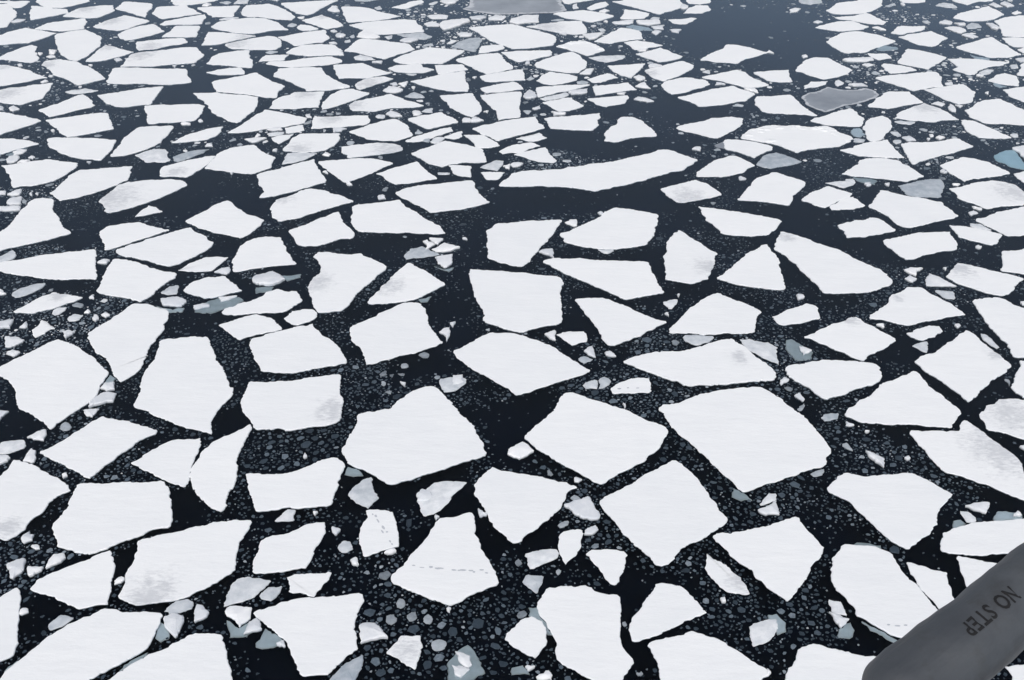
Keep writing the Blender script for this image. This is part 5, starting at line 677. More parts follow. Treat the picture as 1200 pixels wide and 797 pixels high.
g|small many-sided grey ice piece left of the long blunt floe at the left edge|0|-39.47,74.46 -38.82,75.76 -38.15,74.88 -38.24,74.25 -39.16,73.67|
g|sizeable many-sided grey ice piece below the broad floe just left of the long curved floe|0|-8.33,74.70 -7.94,75.94 -6.97,76.37 -6.25,75.58 -5.55,75.05 -6.84,74.53 -8.13,74.25|
g|tiny many-sided grey ice piece left of the broad lens-shaped floe in the centre|0|-6.26,60.90 -5.86,61.29 -5.49,61.03 -5.60,60.47|
g|tiny many-sided grey ice piece above left of the broad lens-shaped floe in the centre|0|-1.86,64.12 -1.49,64.26 -1.56,63.85|
g|small many-sided grey ice piece above the long wedge-shaped floe|0|6.67,75.87 7.99,75.76 7.44,75.12 7.04,75.23|
g|small many-sided grey ice piece below right of the long wedge-shaped floe|0|10.73,67.74 11.39,68.11 12.04,68.14 11.21,66.64|
g|sizeable many-sided grey ice piece below right of the long wedge-shaped floe|0|11.60,63.30 12.57,63.43 13.85,63.21 13.31,62.48 12.37,62.03 11.66,62.62|
g|sizeable many-sided grey ice piece above the largest tilted square floe|0|15.46,62.81 16.13,62.89 16.79,62.56 17.30,62.48 17.81,61.82 17.45,59.83 17.46,59.76 16.86,60.26 16.33,60.90 15.62,61.69|
g|tiny many-sided grey ice piece below right of the long wedge-shaped floe|0|10.70,62.48 11.04,62.89 11.35,62.48 11.00,62.00|
g|tiny many-sided grey ice piece below left of the grey almond-shaped slab at the upper right|0|16.72,84.44 17.25,84.36 16.89,83.81|
g|small many-sided grey ice piece right of the large slipper-shaped floe right of centre|0|30.71,69.52 31.46,69.43 32.19,69.27 31.90,68.20 31.16,68.29|
g|small many-sided grey ice piece below right of the grey sunken slab at the upper right|0|37.24,80.40 38.02,80.29 38.61,79.06 37.84,79.33 37.07,79.82|
g|sizeable many-sided grey ice piece below right of the feather-shaped floe at the upper left|0|-34.76,94.45 -33.93,95.45 -33.41,95.96 -32.23,95.79 -31.79,94.61 -31.14,93.13 -31.62,92.75 -33.32,92.81|
g|tiny many-sided grey ice piece left of the floe with a smudged grey left half|0|-41.57,84.83 -41.20,84.97 -40.88,84.27 -41.21,84.19|
g|tiny many-sided grey ice piece above the bell-shaped floe at the left edge|0|-40.73,87.86 -40.02,88.31 -39.92,87.86 -40.38,87.56|
g|small many-sided grey ice piece below left of the rounded drum-shaped floe at the upper left|0|-52.37,107.31 -51.70,106.90 -51.39,106.10 -51.81,105.90|
g|sizeable many-sided grey ice piece above right of the floe with a smudged grey left half|0|-31.12,93.95 -30.79,94.45 -29.94,95.28 -28.21,95.79 -28.54,94.95 -29.35,93.95 -30.39,92.91 -30.84,93.13|
g|tiny many-sided grey ice piece below right of the house-shaped floe at the upper left|0|-20.52,102.41 -19.83,102.98 -19.75,102.41 -20.32,102.03|
g|small many-sided grey ice piece below right of the long arrowhead floe at the upper left|0|-23.56,99.64 -23.00,99.93 -21.93,100.07 -21.96,99.46 -23.22,98.92|
g|tiny many-sided grey ice piece above the ragged-ended floe left of the long curved floe|0|-21.54,94.85 -21.13,95.11 -21.11,94.61|
g|sizeable many-sided grey ice piece above the ragged-ended floe left of the long curved floe|0|-20.83,92.33 -20.75,94.85 -19.71,94.95 -17.99,94.85 -18.72,93.62 -19.86,92.65|
g|tiny many-sided grey ice piece right of the long arrowhead floe at the upper left|0|-18.63,104.91 -18.09,105.11 -17.75,104.71 -18.41,104.32|
g|small many-sided grey ice piece below right of the thin strip-like floe at the upper centre|0|-7.78,97.51 -7.44,98.57 -6.91,98.85 -6.35,98.57 -6.59,97.86 -7.22,97.09|
g|small many-sided grey ice piece below the thin strip-like floe at the upper centre|0|-8.62,98.04 -7.85,98.57 -7.78,97.51 -8.19,97.58|
g|small many-sided grey ice piece above left of the thin strip-like floe at the upper centre|0|-13.61,104.32 -13.36,104.71 -12.63,104.52 -12.68,103.55 -13.41,103.74|
g|small many-sided grey ice piece above the thin strip-like floe at the upper centre|0|-9.14,105.50 -8.77,106.30 -7.99,106.50 -7.98,105.22 -8.56,105.30|
g|small many-sided grey ice piece below the sail-shaped floe at the top centre|0|-9.42,99.64 -9.09,100.73 -8.54,99.82 -8.93,99.53|
g|sizeable many-sided grey ice piece below right of the thin strip-like floe at the upper centre|0|-2.90,91.69 -2.04,92.65 -1.47,93.30 -0.75,93.13 -1.31,90.90 -2.15,91.22|
g|tiny long narrow grey ice piece below the thin strip-like floe at the upper centre|0|-6.64,90.53 -5.49,90.44 -5.54,90.07 -6.55,90.04|
g|tiny many-sided grey ice piece right of the ragged-ended floe left of the long curved floe|0|-11.27,86.69 -11.09,87.42 -10.67,87.51 -10.82,86.54|
g|small many-sided grey ice piece left of the thin strip-like floe at the upper centre|0|-15.65,97.51 -15.36,97.86 -14.86,97.61 -14.97,96.88 -15.44,96.88|
g|tiny many-sided grey ice piece below left of the thin strip-like floe at the upper centre|0|-12.35,94.18 -11.90,94.28 -11.81,93.62 -12.08,93.52|
g|small many-sided grey ice piece below right of the sail-shaped floe at the top centre|0|1.01,105.90 2.01,105.78 1.57,104.60|
g|grey almond-shaped slab at the upper right|0|22.05,92.17 23.01,94.12 23.64,94.68 24.43,95.01 25.17,94.45 26.35,92.97 25.21,92.17 24.37,91.85 23.25,91.37 22.54,91.69|
g|sizeable many-sided grey ice piece below right of the grey almond-shaped slab at the upper right|0|27.37,88.31 28.31,88.61 29.23,88.76 29.38,89.12 30.07,89.21 30.09,88.46 29.72,87.86 28.72,87.27 28.01,87.86|
g|small many-sided grey ice piece below left of the small rounded floe at the upper right|0|32.52,98.57 33.16,98.39 33.55,98.11 33.19,97.51 32.25,97.51|
g|small long narrow grey ice piece right of the small rounded floe at the upper right|0|37.58,102.86 38.34,103.05 39.75,102.60 38.98,101.92 37.98,102.30|
g|small many-sided grey ice piece right of the grey-topped triangular floe at the upper right|0|47.76,99.53 48.55,99.64 48.34,98.74 47.80,98.74|
g|grey sunken slab at the upper right|0|33.54,87.71 34.64,88.16 35.70,88.76 37.70,89.12 37.75,88.46 37.14,86.69 36.36,85.25 35.14,85.40 33.79,85.77|
g|small many-sided grey ice piece below right of the small rounded floe at the upper right|0|36.45,100.18 37.21,100.18 37.30,99.10 36.82,98.85 36.52,99.46|
g|small many-sided grey ice piece below left of the grey-topped triangular floe at the upper right|0|36.03,98.04 36.87,98.11 36.82,97.51 36.13,96.99|
g|tiny many-sided grey ice piece above right of the grey sunken slab at the upper right|0|37.58,89.51 38.20,89.51 38.16,89.00 37.63,88.91|
g|sizeable long narrow grey ice piece left of the long box-shaped floe at the upper left|0|-46.95,111.19 -46.46,111.76 -45.61,111.89 -45.15,112.32 -43.57,111.63 -44.15,111.11 -45.35,110.68 -46.10,110.68|
g|small many-sided grey ice piece above right of the house-shaped floe at the upper left|0|-27.69,134.56 -27.28,135.75 -26.47,135.15 -26.83,134.15|
g|small many-sided grey ice piece above the long arrowhead floe at the upper left|0|-28.46,124.33 -27.92,124.95 -26.87,124.59 -27.69,123.71|
g|sizeable many-sided grey ice piece above the house-shaped floe at the upper left|0|-36.34,144.28 -36.20,146.30 -34.70,146.30 -34.55,144.61|
g|small many-sided grey ice piece above the house-shaped floe at the upper left|0|-38.34,144.95 -37.37,145.62 -36.66,144.95 -37.24,144.14|
g|sizeable many-sided grey ice piece above the sail-shaped floe at the top centre|0|-7.13,126.69 -6.36,128.31 -5.06,129.69 -3.88,129.97 -3.51,128.86 -3.87,126.43 -4.24,124.59 -5.24,125.11 -6.26,125.90|
g|sizeable long narrow grey ice piece above left of the sail-shaped floe at the top centre|0|-13.84,131.09 -12.32,131.38 -10.82,131.95 -9.51,130.25 -10.29,129.14 -11.84,129.58 -13.10,130.36|
g|small many-sided grey ice piece above the sail-shaped floe at the top centre|0|-10.92,144.28 -10.07,145.48 -9.59,145.28 -10.33,143.62|
g|small many-sided grey ice piece left of the grey ice sheet at the top edge|0|-17.81,142.63 -17.16,143.48 -16.64,141.98 -17.34,141.66|
g|sizeable many-sided grey ice piece above left of the sail-shaped floe at the top centre|0|-17.98,122.79 -17.42,123.55 -16.19,122.79 -15.44,121.78 -16.69,121.43 -17.77,121.78|
g|small long narrow grey ice piece left of the sail-shaped floe at the top centre|0|-11.83,117.08 -10.26,116.94 -10.83,116.24|
g|sizeable many-sided grey ice piece below left of the sail-shaped floe at the top centre|0|-11.22,109.83 -10.29,111.19 -9.49,110.47 -8.94,109.41 -10.30,109.41|
g|tiny many-sided grey ice piece below left of the sail-shaped floe at the top centre|0|-8.89,111.54 -8.39,111.97 -8.19,111.11|
g|tiny many-sided grey ice piece right of the sail-shaped floe at the top centre|0|-5.05,115.10 -4.76,115.78 -4.35,114.87 -4.72,114.55|
g|small many-sided grey ice piece above right of the long arrowhead floe at the upper left|0|-19.86,128.59 -19.25,129.14 -18.98,128.31 -19.61,127.93|
g|tiny many-sided grey ice piece above left of the sail-shaped floe at the top centre|0|-19.43,130.53 -18.98,131.09 -18.76,129.97 -19.17,129.80|
g|small many-sided grey ice piece above left of the sail-shaped floe at the top centre|0|-15.30,130.25 -14.34,130.92 -14.31,129.69 -14.69,129.14|
g|small many-sided grey ice piece below left of the grey ice sheet at the top edge|0|-10.48,126.96 -9.36,127.77 -9.13,126.69|
g|sizeable long narrow grey ice piece left of the grey ice sheet at the top edge|0|-21.10,146.98 -16.95,146.98 -18.69,145.62 -20.56,145.62|
g|small many-sided grey ice piece below the large floe cut by the top edge|0|17.20,137.39 17.76,138.50 18.63,138.19 18.35,137.33|
g|sizeable long narrow grey ice piece below right of the lumpy floe at the top centre|0|8.67,122.54 10.09,123.20 12.86,123.30 12.59,122.03 11.56,121.28 10.56,120.79 9.49,121.53|
g|small many-sided grey ice piece below the lumpy floe at the top centre|0|6.89,114.41 7.67,114.73 8.33,114.19 7.76,113.65 7.00,113.65|
g|sizeable many-sided grey ice piece above left of the dome-shaped floe above the long curved floe|0|2.87,109.20 4.15,110.08 5.53,111.02 5.79,110.94 5.94,110.25 5.17,109.41 3.38,108.66|
g|tiny many-sided grey ice piece above left of the dome-shaped floe above the long curved floe|0|0.95,108.37 1.90,108.37 1.31,107.67|
g|tiny long narrow grey ice piece below left of the lumpy floe at the top centre|0|0.87,118.84 1.89,118.60 1.42,118.27|
g|small many-sided grey ice piece below the broad floe below the grey sheet at the top|0|1.54,115.10 2.01,116.01 2.47,115.42 1.84,114.78|
g|small many-sided grey ice piece above right of the lumpy floe at the top centre|0|10.43,133.39 11.15,133.68 11.43,132.81 10.86,132.06|
g|small long narrow grey ice piece above left of the lumpy floe at the top centre|0|4.80,136.96 5.89,137.57 6.67,137.14 5.50,136.66|
g|small many-sided grey ice piece above right of the dome-shaped floe above the long curved floe|0|20.78,117.51 21.85,118.36 21.71,116.94|
g|small many-sided grey ice piece above the dark grey thin ice pan at the upper right|0|34.78,114.64 35.25,115.00 35.64,113.83 34.46,112.76|
g|sizeable many-sided grey ice piece right of the large floe cut by the top edge|0|37.71,146.98 41.10,146.98 40.62,144.95 38.90,143.95 37.75,144.61|
g|small many-sided grey ice piece above left of the ragged hummocky floe at the upper right|0|22.39,107.14 23.02,107.83 23.66,107.34 23.43,106.85|
g|sizeable long narrow grey ice piece above the grey-topped triangular floe at the upper right|0|54.98,143.62 56.39,144.81 57.51,144.28 57.51,142.63 56.03,142.63|
g|sizeable many-sided grey ice piece left of the large floe at the top right edge|0|55.80,134.56 56.98,135.93 57.69,135.45 57.51,133.97 56.47,133.50 55.56,133.39|
g|small many-sided grey ice piece left of the large floe at the top right edge|0|48.31,143.29 50.05,144.81 49.93,143.75 48.73,142.83|
g|small many-sided grey ice piece above left of the grey-topped triangular floe at the upper right|0|39.35,117.18 39.94,117.89 40.30,116.94 39.59,116.62|
g|small many-sided grey ice piece above the grey-topped triangular floe at the upper right|0|51.03,136.66 51.83,136.96 51.99,136.05 51.18,135.45|
g|sizeable many-sided grey ice piece below the large floe at the top right edge|0|51.26,117.51 52.39,118.46 53.26,118.27 52.30,116.94 51.39,116.57|
g|small many-sided grey ice piece below the large floe at the top right edge|0|55.42,119.81 56.47,120.05 56.16,118.84 55.28,118.60|
g|small many-sided grey ice piece above right of the grey-topped triangular floe at the upper right|0|46.33,113.96 47.24,114.41 47.09,113.52 46.26,113.29|
c|small upright white ice chunk right of the large wing-shaped floe in the bottom left corner|0|-16.85,37.72 -16.39,37.93 -15.87,37.62 -15.88,36.96 -15.98,36.36 -16.53,36.90 -16.78,37.37|
c|small many-sided white ice chunk below the broad boat-shaped floe near the bottom left|0|-15.48,38.49 -15.15,38.42 -14.75,37.93 -14.90,37.58 -15.32,37.37 -15.47,37.93|
c|small many-sided white ice chunk left of the large axe-shaped floe at the bottom|0|-13.84,38.42 -13.24,38.35 -12.73,38.28 -12.66,37.65 -13.10,37.06 -13.86,37.79 -14.02,38.07|
c|tiny many-sided white ice chunk left of the large axe-shaped floe at the bottom|0|-12.68,37.37 -12.37,37.65 -11.96,36.92 -12.25,36.80 -12.79,36.63|
c|small many-sided white ice chunk left of the broad boat-shaped floe near the bottom left|0|-25.91,41.22 -25.22,41.74 -24.98,41.53 -24.88,40.84 -25.12,40.46 -25.20,40.24 -25.59,40.84|
c|tiny many-sided white ice chunk left of the broad boat-shaped floe near the bottom left|0|-24.78,41.15 -23.93,41.07 -23.96,40.84 -24.40,40.42 -24.63,40.69|
c|small many-sided white ice chunk above the large wing-shaped floe in the bottom left corner|0|-23.77,42.00 -23.24,42.08 -23.05,41.80 -23.19,41.46 -23.81,41.02 -23.85,41.61|
c|tiny many-sided white ice chunk below left of the diamond-shaped floe at the left|0|-25.87,43.46 -25.63,43.74 -25.30,43.46 -25.27,43.08 -25.62,42.85 -25.86,43.13|
c|tiny many-sided white ice chunk below left of the broad boat-shaped floe near the bottom left|0|-20.04,40.16 -19.80,40.42 -19.51,40.31 -19.63,40.04 -19.95,39.86|
c|tiny many-sided white ice chunk below the diamond-shaped floe at the left|0|-24.03,38.23 -23.69,38.28 -23.56,38.00 -23.93,37.79|
c|tiny many-sided white ice chunk above the large wing-shaped floe in the bottom left corner|0|-25.24,42.69 -24.83,42.80 -24.63,42.48 -24.86,42.40|
c|tiny many-sided white ice chunk below right of the small upright floe crossed by a track|0|-6.68,42.16 -6.16,42.51 -5.99,42.24 -6.39,42.00|
c|tiny many-sided white ice chunk below left of the large axe-shaped floe at the bottom|0|-11.14,36.03 -10.82,36.27 -10.66,35.77 -11.06,35.90|
c|small many-sided white ice chunk right of the large axe-shaped floe at the bottom|0|-7.38,37.17 -6.99,37.37 -6.62,37.30 -6.21,36.83 -5.86,36.36 -6.46,36.27 -7.14,36.03 -7.28,36.56|
c|tiny many-sided white ice chunk left of the large blocky floe at the bottom centre|0|-2.67,35.58 -1.96,35.26 -1.84,34.75 -2.03,34.56 -2.50,35.00|s-2.08,36.01 -1.71,35.51 -1.24,34.37 -1.82,34.00 -2.29,33.52 -2.77,33.52 -2.99,34.87 -2.57,35.64
c|tiny many-sided white ice chunk below left of the large blocky floe at the bottom centre|0|-2.78,34.75 -2.33,34.69 -1.93,34.50 -2.36,34.00 -2.61,34.19|
c|tiny many-sided white ice chunk left of the small upright floe crossed by a track|0|-9.63,44.17 -9.10,43.90 -9.30,43.42 -9.58,43.79|
c|tiny many-sided white ice chunk below left of the small upright floe crossed by a track|0|-8.34,41.61 -8.03,41.82 -7.82,41.15 -8.19,41.27|
c|tiny many-sided white ice chunk above the large kite-shaped floe crossed by a track|0|-4.22,45.09 -3.91,44.92 -4.10,44.63|
c|tiny upright white ice chunk below the large kite-shaped floe crossed by a track|0|-3.16,38.42 -2.98,38.28 -3.04,38.00 -3.18,38.14|
c|tiny many-sided white ice chunk above left of the small upright floe crossed by a track|0|-10.84,45.32 -10.52,45.32 -10.68,45.02|
c|tiny many-sided white ice chunk above right of the large kite-shaped floe crossed by a track|0|-1.88,45.58 -1.29,45.06 -1.75,44.89|
c|tiny many-sided white ice chunk below left of the large tilted five-sided floe right of centre|0|3.88,43.87 4.47,44.21 4.61,43.87 4.31,43.54 3.83,43.51|
c|tiny many-sided white ice chunk below right of the large kite-shaped floe crossed by a track|0|1.08,34.06 1.63,34.44 1.86,34.19 1.76,33.92 1.17,33.88|
c|tiny many-sided white ice chunk right of the large axe-shaped floe at the bottom|0|0.59,34.69 1.14,34.65 0.74,34.37|s0.00,34.69 0.50,34.81 0.79,34.31 0.00,34.31
c|tiny many-sided white ice chunk below left of the shield-shaped floe at the lower right|0|10.27,38.92 10.55,38.99 10.55,38.70 10.33,38.63|
c|tiny many-sided white ice chunk below left of the large oblong floe beside the grey float|0|15.47,38.04 16.32,37.58 16.20,37.44 15.79,37.03 15.58,37.44|s15.74,37.03 16.36,37.44 16.23,36.56 15.51,36.53
c|tiny many-sided white ice chunk above right of the large oblong floe beside the grey float|0|25.07,45.58 25.95,45.58 25.64,45.20|
c|tiny many-sided white ice chunk right of the shield-shaped floe at the lower right|0|27.06,44.97 27.52,45.40 27.58,44.97|
c|tiny upright white ice chunk below left of the large oblong floe beside the grey float|0|11.76,34.56 11.92,34.25 11.68,34.15|
c|small many-sided white ice chunk below right of the large hexagonal floe at the left edge|0|-26.16,54.98 -26.07,55.96 -25.78,56.54 -25.27,56.61 -24.87,56.42 -24.81,55.55 -25.52,55.28|
c|tiny many-sided white ice chunk above the diamond-shaped floe at the left|0|-26.38,54.65 -25.44,54.83 -25.62,53.94 -26.08,54.16|
c|small many-sided white ice chunk right of the large hexagonal floe at the left edge|0|-26.07,57.01 -25.97,57.56 -25.38,57.65 -25.11,56.89 -25.57,56.70|
c|small many-sided white ice chunk left of the diamond-shaped floe at the left|0|-28.85,51.92 -28.47,52.44 -27.98,52.69 -27.75,52.23 -27.72,51.61 -28.20,51.71|
c|small many-sided white ice chunk below the large hexagonal floe at the left edge|0|-28.13,50.83 -27.77,50.59 -27.56,49.80 -27.64,49.50 -28.23,49.70|
c|tiny many-sided white ice chunk left of the diamond-shaped floe at the left|0|-29.89,50.19 -29.25,50.15 -29.10,49.70 -29.56,49.37|
c|tiny many-sided white ice chunk below left of the large hexagonal floe at the left edge|0|-31.65,54.65 -30.92,54.54 -31.18,53.47|
c|tiny many-sided white ice chunk above left of the large hexagonal floe at the left edge|0|-33.67,61.22 -33.27,61.49 -32.70,61.09 -33.02,60.63|
c|tiny many-sided white ice chunk left of the curved tusk-shaped floe|0|-25.55,48.45 -25.35,48.64 -25.21,48.35 -25.39,48.16|
c|small many-sided white ice chunk above right of the small upright floe crossed by a track|0|-5.30,46.78 -5.03,47.18 -4.54,46.96 -4.40,46.60 -4.67,46.21 -5.23,46.15|
c|small many-sided white ice chunk below left of the broad lens-shaped floe in the centre|0|-3.81,58.45 -3.19,58.52 -3.09,57.72 -3.82,57.25|
c|tiny many-sided white ice chunk above the large shoulder-shaped floe with a notched top|0|-7.17,57.72 -6.78,57.60 -6.81,57.25|
c|tiny upright white ice chunk right of the curved tusk-shaped floe|0|-12.13,50.09 -12.06,50.43 -11.88,50.09 -12.00,49.90|
c|sizeable many-sided white ice chunk left of the large tilted five-sided floe right of centre|0|2.81,45.85 3.42,46.21 4.20,46.55 4.46,45.97 4.75,45.27 4.74,44.80 4.21,44.68 3.81,44.80 3.37,45.14|
c|small many-sided white ice chunk left of the large tilted four-sided floe in the centre|0|-0.19,50.79 0.63,51.46 1.31,50.59 0.87,50.19 0.43,49.90 -0.25,50.29|
c|small many-sided white ice chunk right of the broad lens-shaped floe in the centre|0|4.78,61.35 5.39,62.00 5.52,60.59 5.04,60.90|
c|tiny many-sided white ice chunk right of the broad lens-shaped floe in the centre|0|6.13,61.16 6.57,61.35 6.94,60.65 6.24,60.77|
c|small many-sided white ice chunk above right of the broad lens-shaped floe in the centre|0|2.19,63.43 2.94,63.98 2.94,62.67 2.54,62.89|
c|tiny many-sided white ice chunk below the large tilted four-sided floe in the centre|0|3.52,48.30 3.97,48.07 3.73,47.79 3.50,47.88|
c|tiny upright white ice chunk above right of the large tilted four-sided floe in the centre|0|6.85,55.39 7.04,55.28 6.96,54.83|
c|small many-sided white ice chunk above the shield-shaped floe at the lower right|0|13.39,45.45 14.23,45.97 14.58,46.28 14.48,45.10 13.75,45.05|
c|tiny many-sided white ice chunk above the largest tilted square floe|0|17.14,57.84 17.50,58.28 17.85,57.96 17.11,57.37|
c|tiny many-sided white ice chunk above right of the largest tilted square floe|0|17.67,56.19 18.08,56.54 18.29,55.85 18.13,55.55|
c|tiny many-sided white ice chunk below left of the broad triangular floe at the right|0|20.21,53.51 20.76,53.12 20.15,53.04|
c|small many-sided white ice chunk below the broad triangular floe at the right|0|20.67,50.65 21.13,50.29 21.54,49.90 21.29,49.12 20.94,49.60 20.70,50.09|
c|tiny many-sided white ice chunk below the broad triangular floe at the right|0|22.72,49.99 23.03,50.19 23.06,49.90 22.83,49.74|
c|tiny many-sided white ice chunk right of the largest tilted square floe|0|21.12,52.55 21.44,52.55 21.19,52.34|
c|tiny many-sided white ice chunk below right of the broad triangular floe at the right|0|29.79,51.10 30.33,51.20 30.09,50.59|
c|small many-sided white ice chunk above right of the large oblong floe beside the grey float|0|24.80,45.80 26.19,46.01 25.75,45.19 25.14,45.45|
c|small many-sided white ice chunk below right of the floe with a smudged grey left half|0|-22.35,72.16 -21.98,72.66 -21.31,72.93 -21.31,71.83|
c|small many-sided white ice chunk right of the long blunt floe at the left edge|0|-21.18,68.41 -19.84,68.66 -20.34,68.11 -20.89,67.80|
c|small many-sided white ice chunk above the tall barrel-shaped floe at the left|0|-22.68,67.29 -22.07,67.59 -21.50,67.14 -22.46,66.70|s-22.65,67.14 -21.98,67.89 -21.20,68.50 -19.77,68.66 -19.31,68.20 -20.13,67.14 -21.26,66.41 -22.44,66.61
c|sizeable many-sided white ice chunk above the tall barrel-shaped floe at the left|0|-25.29,68.20 -24.12,68.44 -23.30,67.80 -23.50,67.20 -24.89,67.29|
c|small many-sided white ice chunk above left of the large hexagonal floe at the left edge|0|-34.50,63.16 -33.75,63.10 -33.00,62.67 -33.38,61.95 -33.81,61.77|
c|tiny many-sided white ice chunk below the long blunt floe at the left edge|0|-33.60,61.03 -33.34,61.48 -32.72,61.16 -33.02,60.65|
c|small many-sided white ice chunk below left of the long blunt floe at the left edge|0|-35.78,65.11 -34.77,65.39 -34.54,64.21 -35.41,64.18|
c|tiny many-sided white ice chunk below left of the long blunt floe at the left edge|0|-37.76,69.74 -36.68,68.96 -37.33,68.66|
c|tiny many-sided white ice chunk above left of the tall barrel-shaped floe at the left|0|-30.20,66.26 -29.99,66.79 -29.67,66.26|
c|tiny many-sided white ice chunk above right of the large hexagonal floe at the left edge|0|-29.32,65.39 -29.22,66.03 -28.79,65.54 -29.00,65.11|
c|tiny many-sided white ice chunk below right of the long blunt floe at the left edge|0|-28.93,65.97 -28.64,66.35 -28.18,65.97 -28.42,65.62|
c|tiny many-sided white ice chunk above the large hexagonal floe at the left edge|0|-30.75,63.71 -30.48,63.98 -29.94,63.71 -30.20,62.75|
c|tiny many-sided white ice chunk below right of the bell-shaped floe at the left edge|0|-30.58,68.35 -30.29,68.90 -30.07,68.20|
c|tiny many-sided white ice chunk below the bell-shaped floe at the left edge|0|-33.97,64.26 -33.77,65.11 -33.38,64.26|
c|tiny many-sided white ice chunk right of the long blunt floe at the left edge|0|-31.58,73.67 -31.17,74.19 -30.74,74.01 -30.79,73.50|
c|sizeable many-sided white ice chunk below the ragged-ended floe left of the long curved floe|0|-19.29,71.18 -19.12,71.73 -17.95,72.33 -17.27,71.67 -16.83,71.02 -17.14,70.54 -17.86,70.15 -18.85,70.38 -19.17,70.70|s-18.79,70.06 -17.56,70.22 -17.60,69.59 -18.63,69.27/s-17.22,71.83 -15.82,72.09 -15.83,71.67 -16.68,71.02
c|small many-sided white ice chunk below the broad floe just left of the long curved floe|0|-7.02,77.20 -6.70,77.38 -6.06,76.66 -6.75,75.58|
c|small many-sided white ice chunk above left of the large square floe above the centre|0|-6.58,77.68 -5.44,77.68 -5.81,76.58|
c|sizeable many-sided white ice chunk below the broad floe just left of the long curved floe|0|-6.27,75.87 -5.32,76.95 -4.03,76.12 -4.75,75.58 -5.91,75.41|
c|sizeable many-sided white ice chunk above left of the large square floe above the centre|0|-5.94,74.53 -4.56,74.95 -4.57,73.50 -5.11,72.83 -5.63,73.50|s-5.95,73.33 -5.46,73.33 -5.10,72.76 -4.40,73.16 -4.77,72.49
c|tiny many-sided white ice chunk below left of the thin strip-like floe at the upper centre|0|-11.42,85.50 -10.99,85.71 -10.75,85.20 -11.19,84.99|
c|tiny many-sided white ice chunk below the broad floe just left of the long curved floe|0|-4.00,77.68 -3.67,77.86 -3.48,77.38|
c|small upright white ice chunk below left of the large square floe above the centre|0|-5.00,63.71 -4.66,64.26 -4.30,64.32 -4.26,63.57 -4.43,62.56|
c|tiny many-sided white ice chunk below left of the large square floe above the centre|0|-4.32,64.88 -3.89,65.05 -4.08,64.35|
c|small many-sided white ice chunk below the long curved floe|0|4.27,80.48 4.73,80.99 5.30,80.99 5.29,79.94 5.02,79.71|
c|small many-sided white ice chunk above left of the long wedge-shaped floe|0|2.07,75.41 2.50,75.76 3.17,75.94 3.20,74.43|
c|tiny many-sided white ice chunk below the long curved floe|0|7.09,82.30 7.37,82.55 7.58,82.18 7.27,81.90|
c|tiny many-sided white ice chunk below right of the long wedge-shaped floe|0|10.73,66.17 11.01,66.26 11.00,65.82|
c|tiny many-sided white ice chunk right of the large square floe above the centre|0|11.94,68.81 12.17,68.81 12.02,68.50|
c|tiny many-sided white ice chunk below left of the large slipper-shaped floe right of centre|0|20.56,68.81 21.08,68.72 21.10,68.35 20.54,68.05|
c|tiny many-sided white ice chunk above left of the broad triangular floe at the right|0|19.28,61.95 20.02,61.42 19.32,60.85|s18.61,62.89 19.00,63.02 19.55,62.22 20.09,61.42 19.74,60.52 18.72,60.39 18.45,61.42
c|tiny many-sided white ice chunk below right of the large slipper-shaped floe right of centre|0|25.14,64.68 25.76,64.77 25.63,64.21|
c|sizeable many-sided white ice chunk right of the large slipper-shaped floe right of centre|0|30.64,71.02 31.16,71.90 31.78,71.34 32.61,70.06 31.35,70.06 30.44,70.15|
c|small many-sided white ice chunk right of the large slipper-shaped floe right of centre|0|29.49,72.49 30.00,72.83 30.98,72.76 30.09,71.57|
c|tiny many-sided white ice chunk right of the large slipper-shaped floe right of centre|0|29.15,71.18 29.65,71.67 30.02,71.08 29.57,70.63|
c|tiny many-sided white ice chunk below right of the small rounded floe at the upper right|0|36.16,76.30 36.50,76.55 36.72,76.22 36.34,75.87|
c|tiny many-sided white ice chunk below the grey sunken slab at the upper right|0|30.60,64.68 30.97,64.82 31.00,64.49 30.69,64.21|
c|tiny many-sided white ice chunk above the broad triangular floe at the right|0|32.50,72.83 32.85,72.89 32.61,72.43|
c|tiny many-sided white ice chunk above right of the broad triangular floe at the right|0|36.27,67.74 36.90,67.80 36.64,67.14|
c|tiny many-sided white ice chunk below right of the grey sunken slab at the upper right|0|37.79,82.38 38.38,82.79 38.52,82.18 37.85,81.78|
c|small many-sided white ice chunk above left of the floe with a smudged grey left half|0|-46.21,95.05 -45.70,95.79 -45.11,95.62 -45.19,94.78 -45.86,94.28|
c|small many-sided white ice chunk left of the feather-shaped floe at the upper left|0|-46.13,93.30 -46.06,93.95 -45.27,94.12 -45.02,93.30 -45.17,92.65 -45.81,92.65|
c|tiny long narrow white ice chunk above the bell-shaped floe at the left edge|0|-44.91,92.65 -44.76,93.30 -43.92,93.30 -44.19,92.81|
c|tiny many-sided white ice chunk left of the feather-shaped floe at the upper left|0|-44.36,93.79 -44.15,94.28 -43.70,93.95 -43.78,93.46|
c|small many-sided white ice chunk above the bell-shaped floe at the left edge|0|-42.62,84.41 -42.53,85.11 -41.79,85.40 -41.33,83.86 -42.11,83.72|
c|small long narrow white ice chunk above left of the bell-shaped floe at the left edge|0|-42.96,83.45 -41.08,83.36 -40.91,82.77 -42.67,82.71|
c|small many-sided white ice chunk left of the floe with a smudged grey left half|0|-43.17,85.82 -42.71,86.54 -42.27,86.83 -42.07,85.82 -42.69,85.54|
c|tiny many-sided white ice chunk above left of the bell-shaped floe at the left edge|0|-44.12,86.40 -43.47,86.46 -43.31,85.88 -43.87,85.77|
c|tiny many-sided white ice chunk above the bell-shaped floe at the left edge|0|-41.39,85.97 -41.18,86.40 -40.93,85.54|
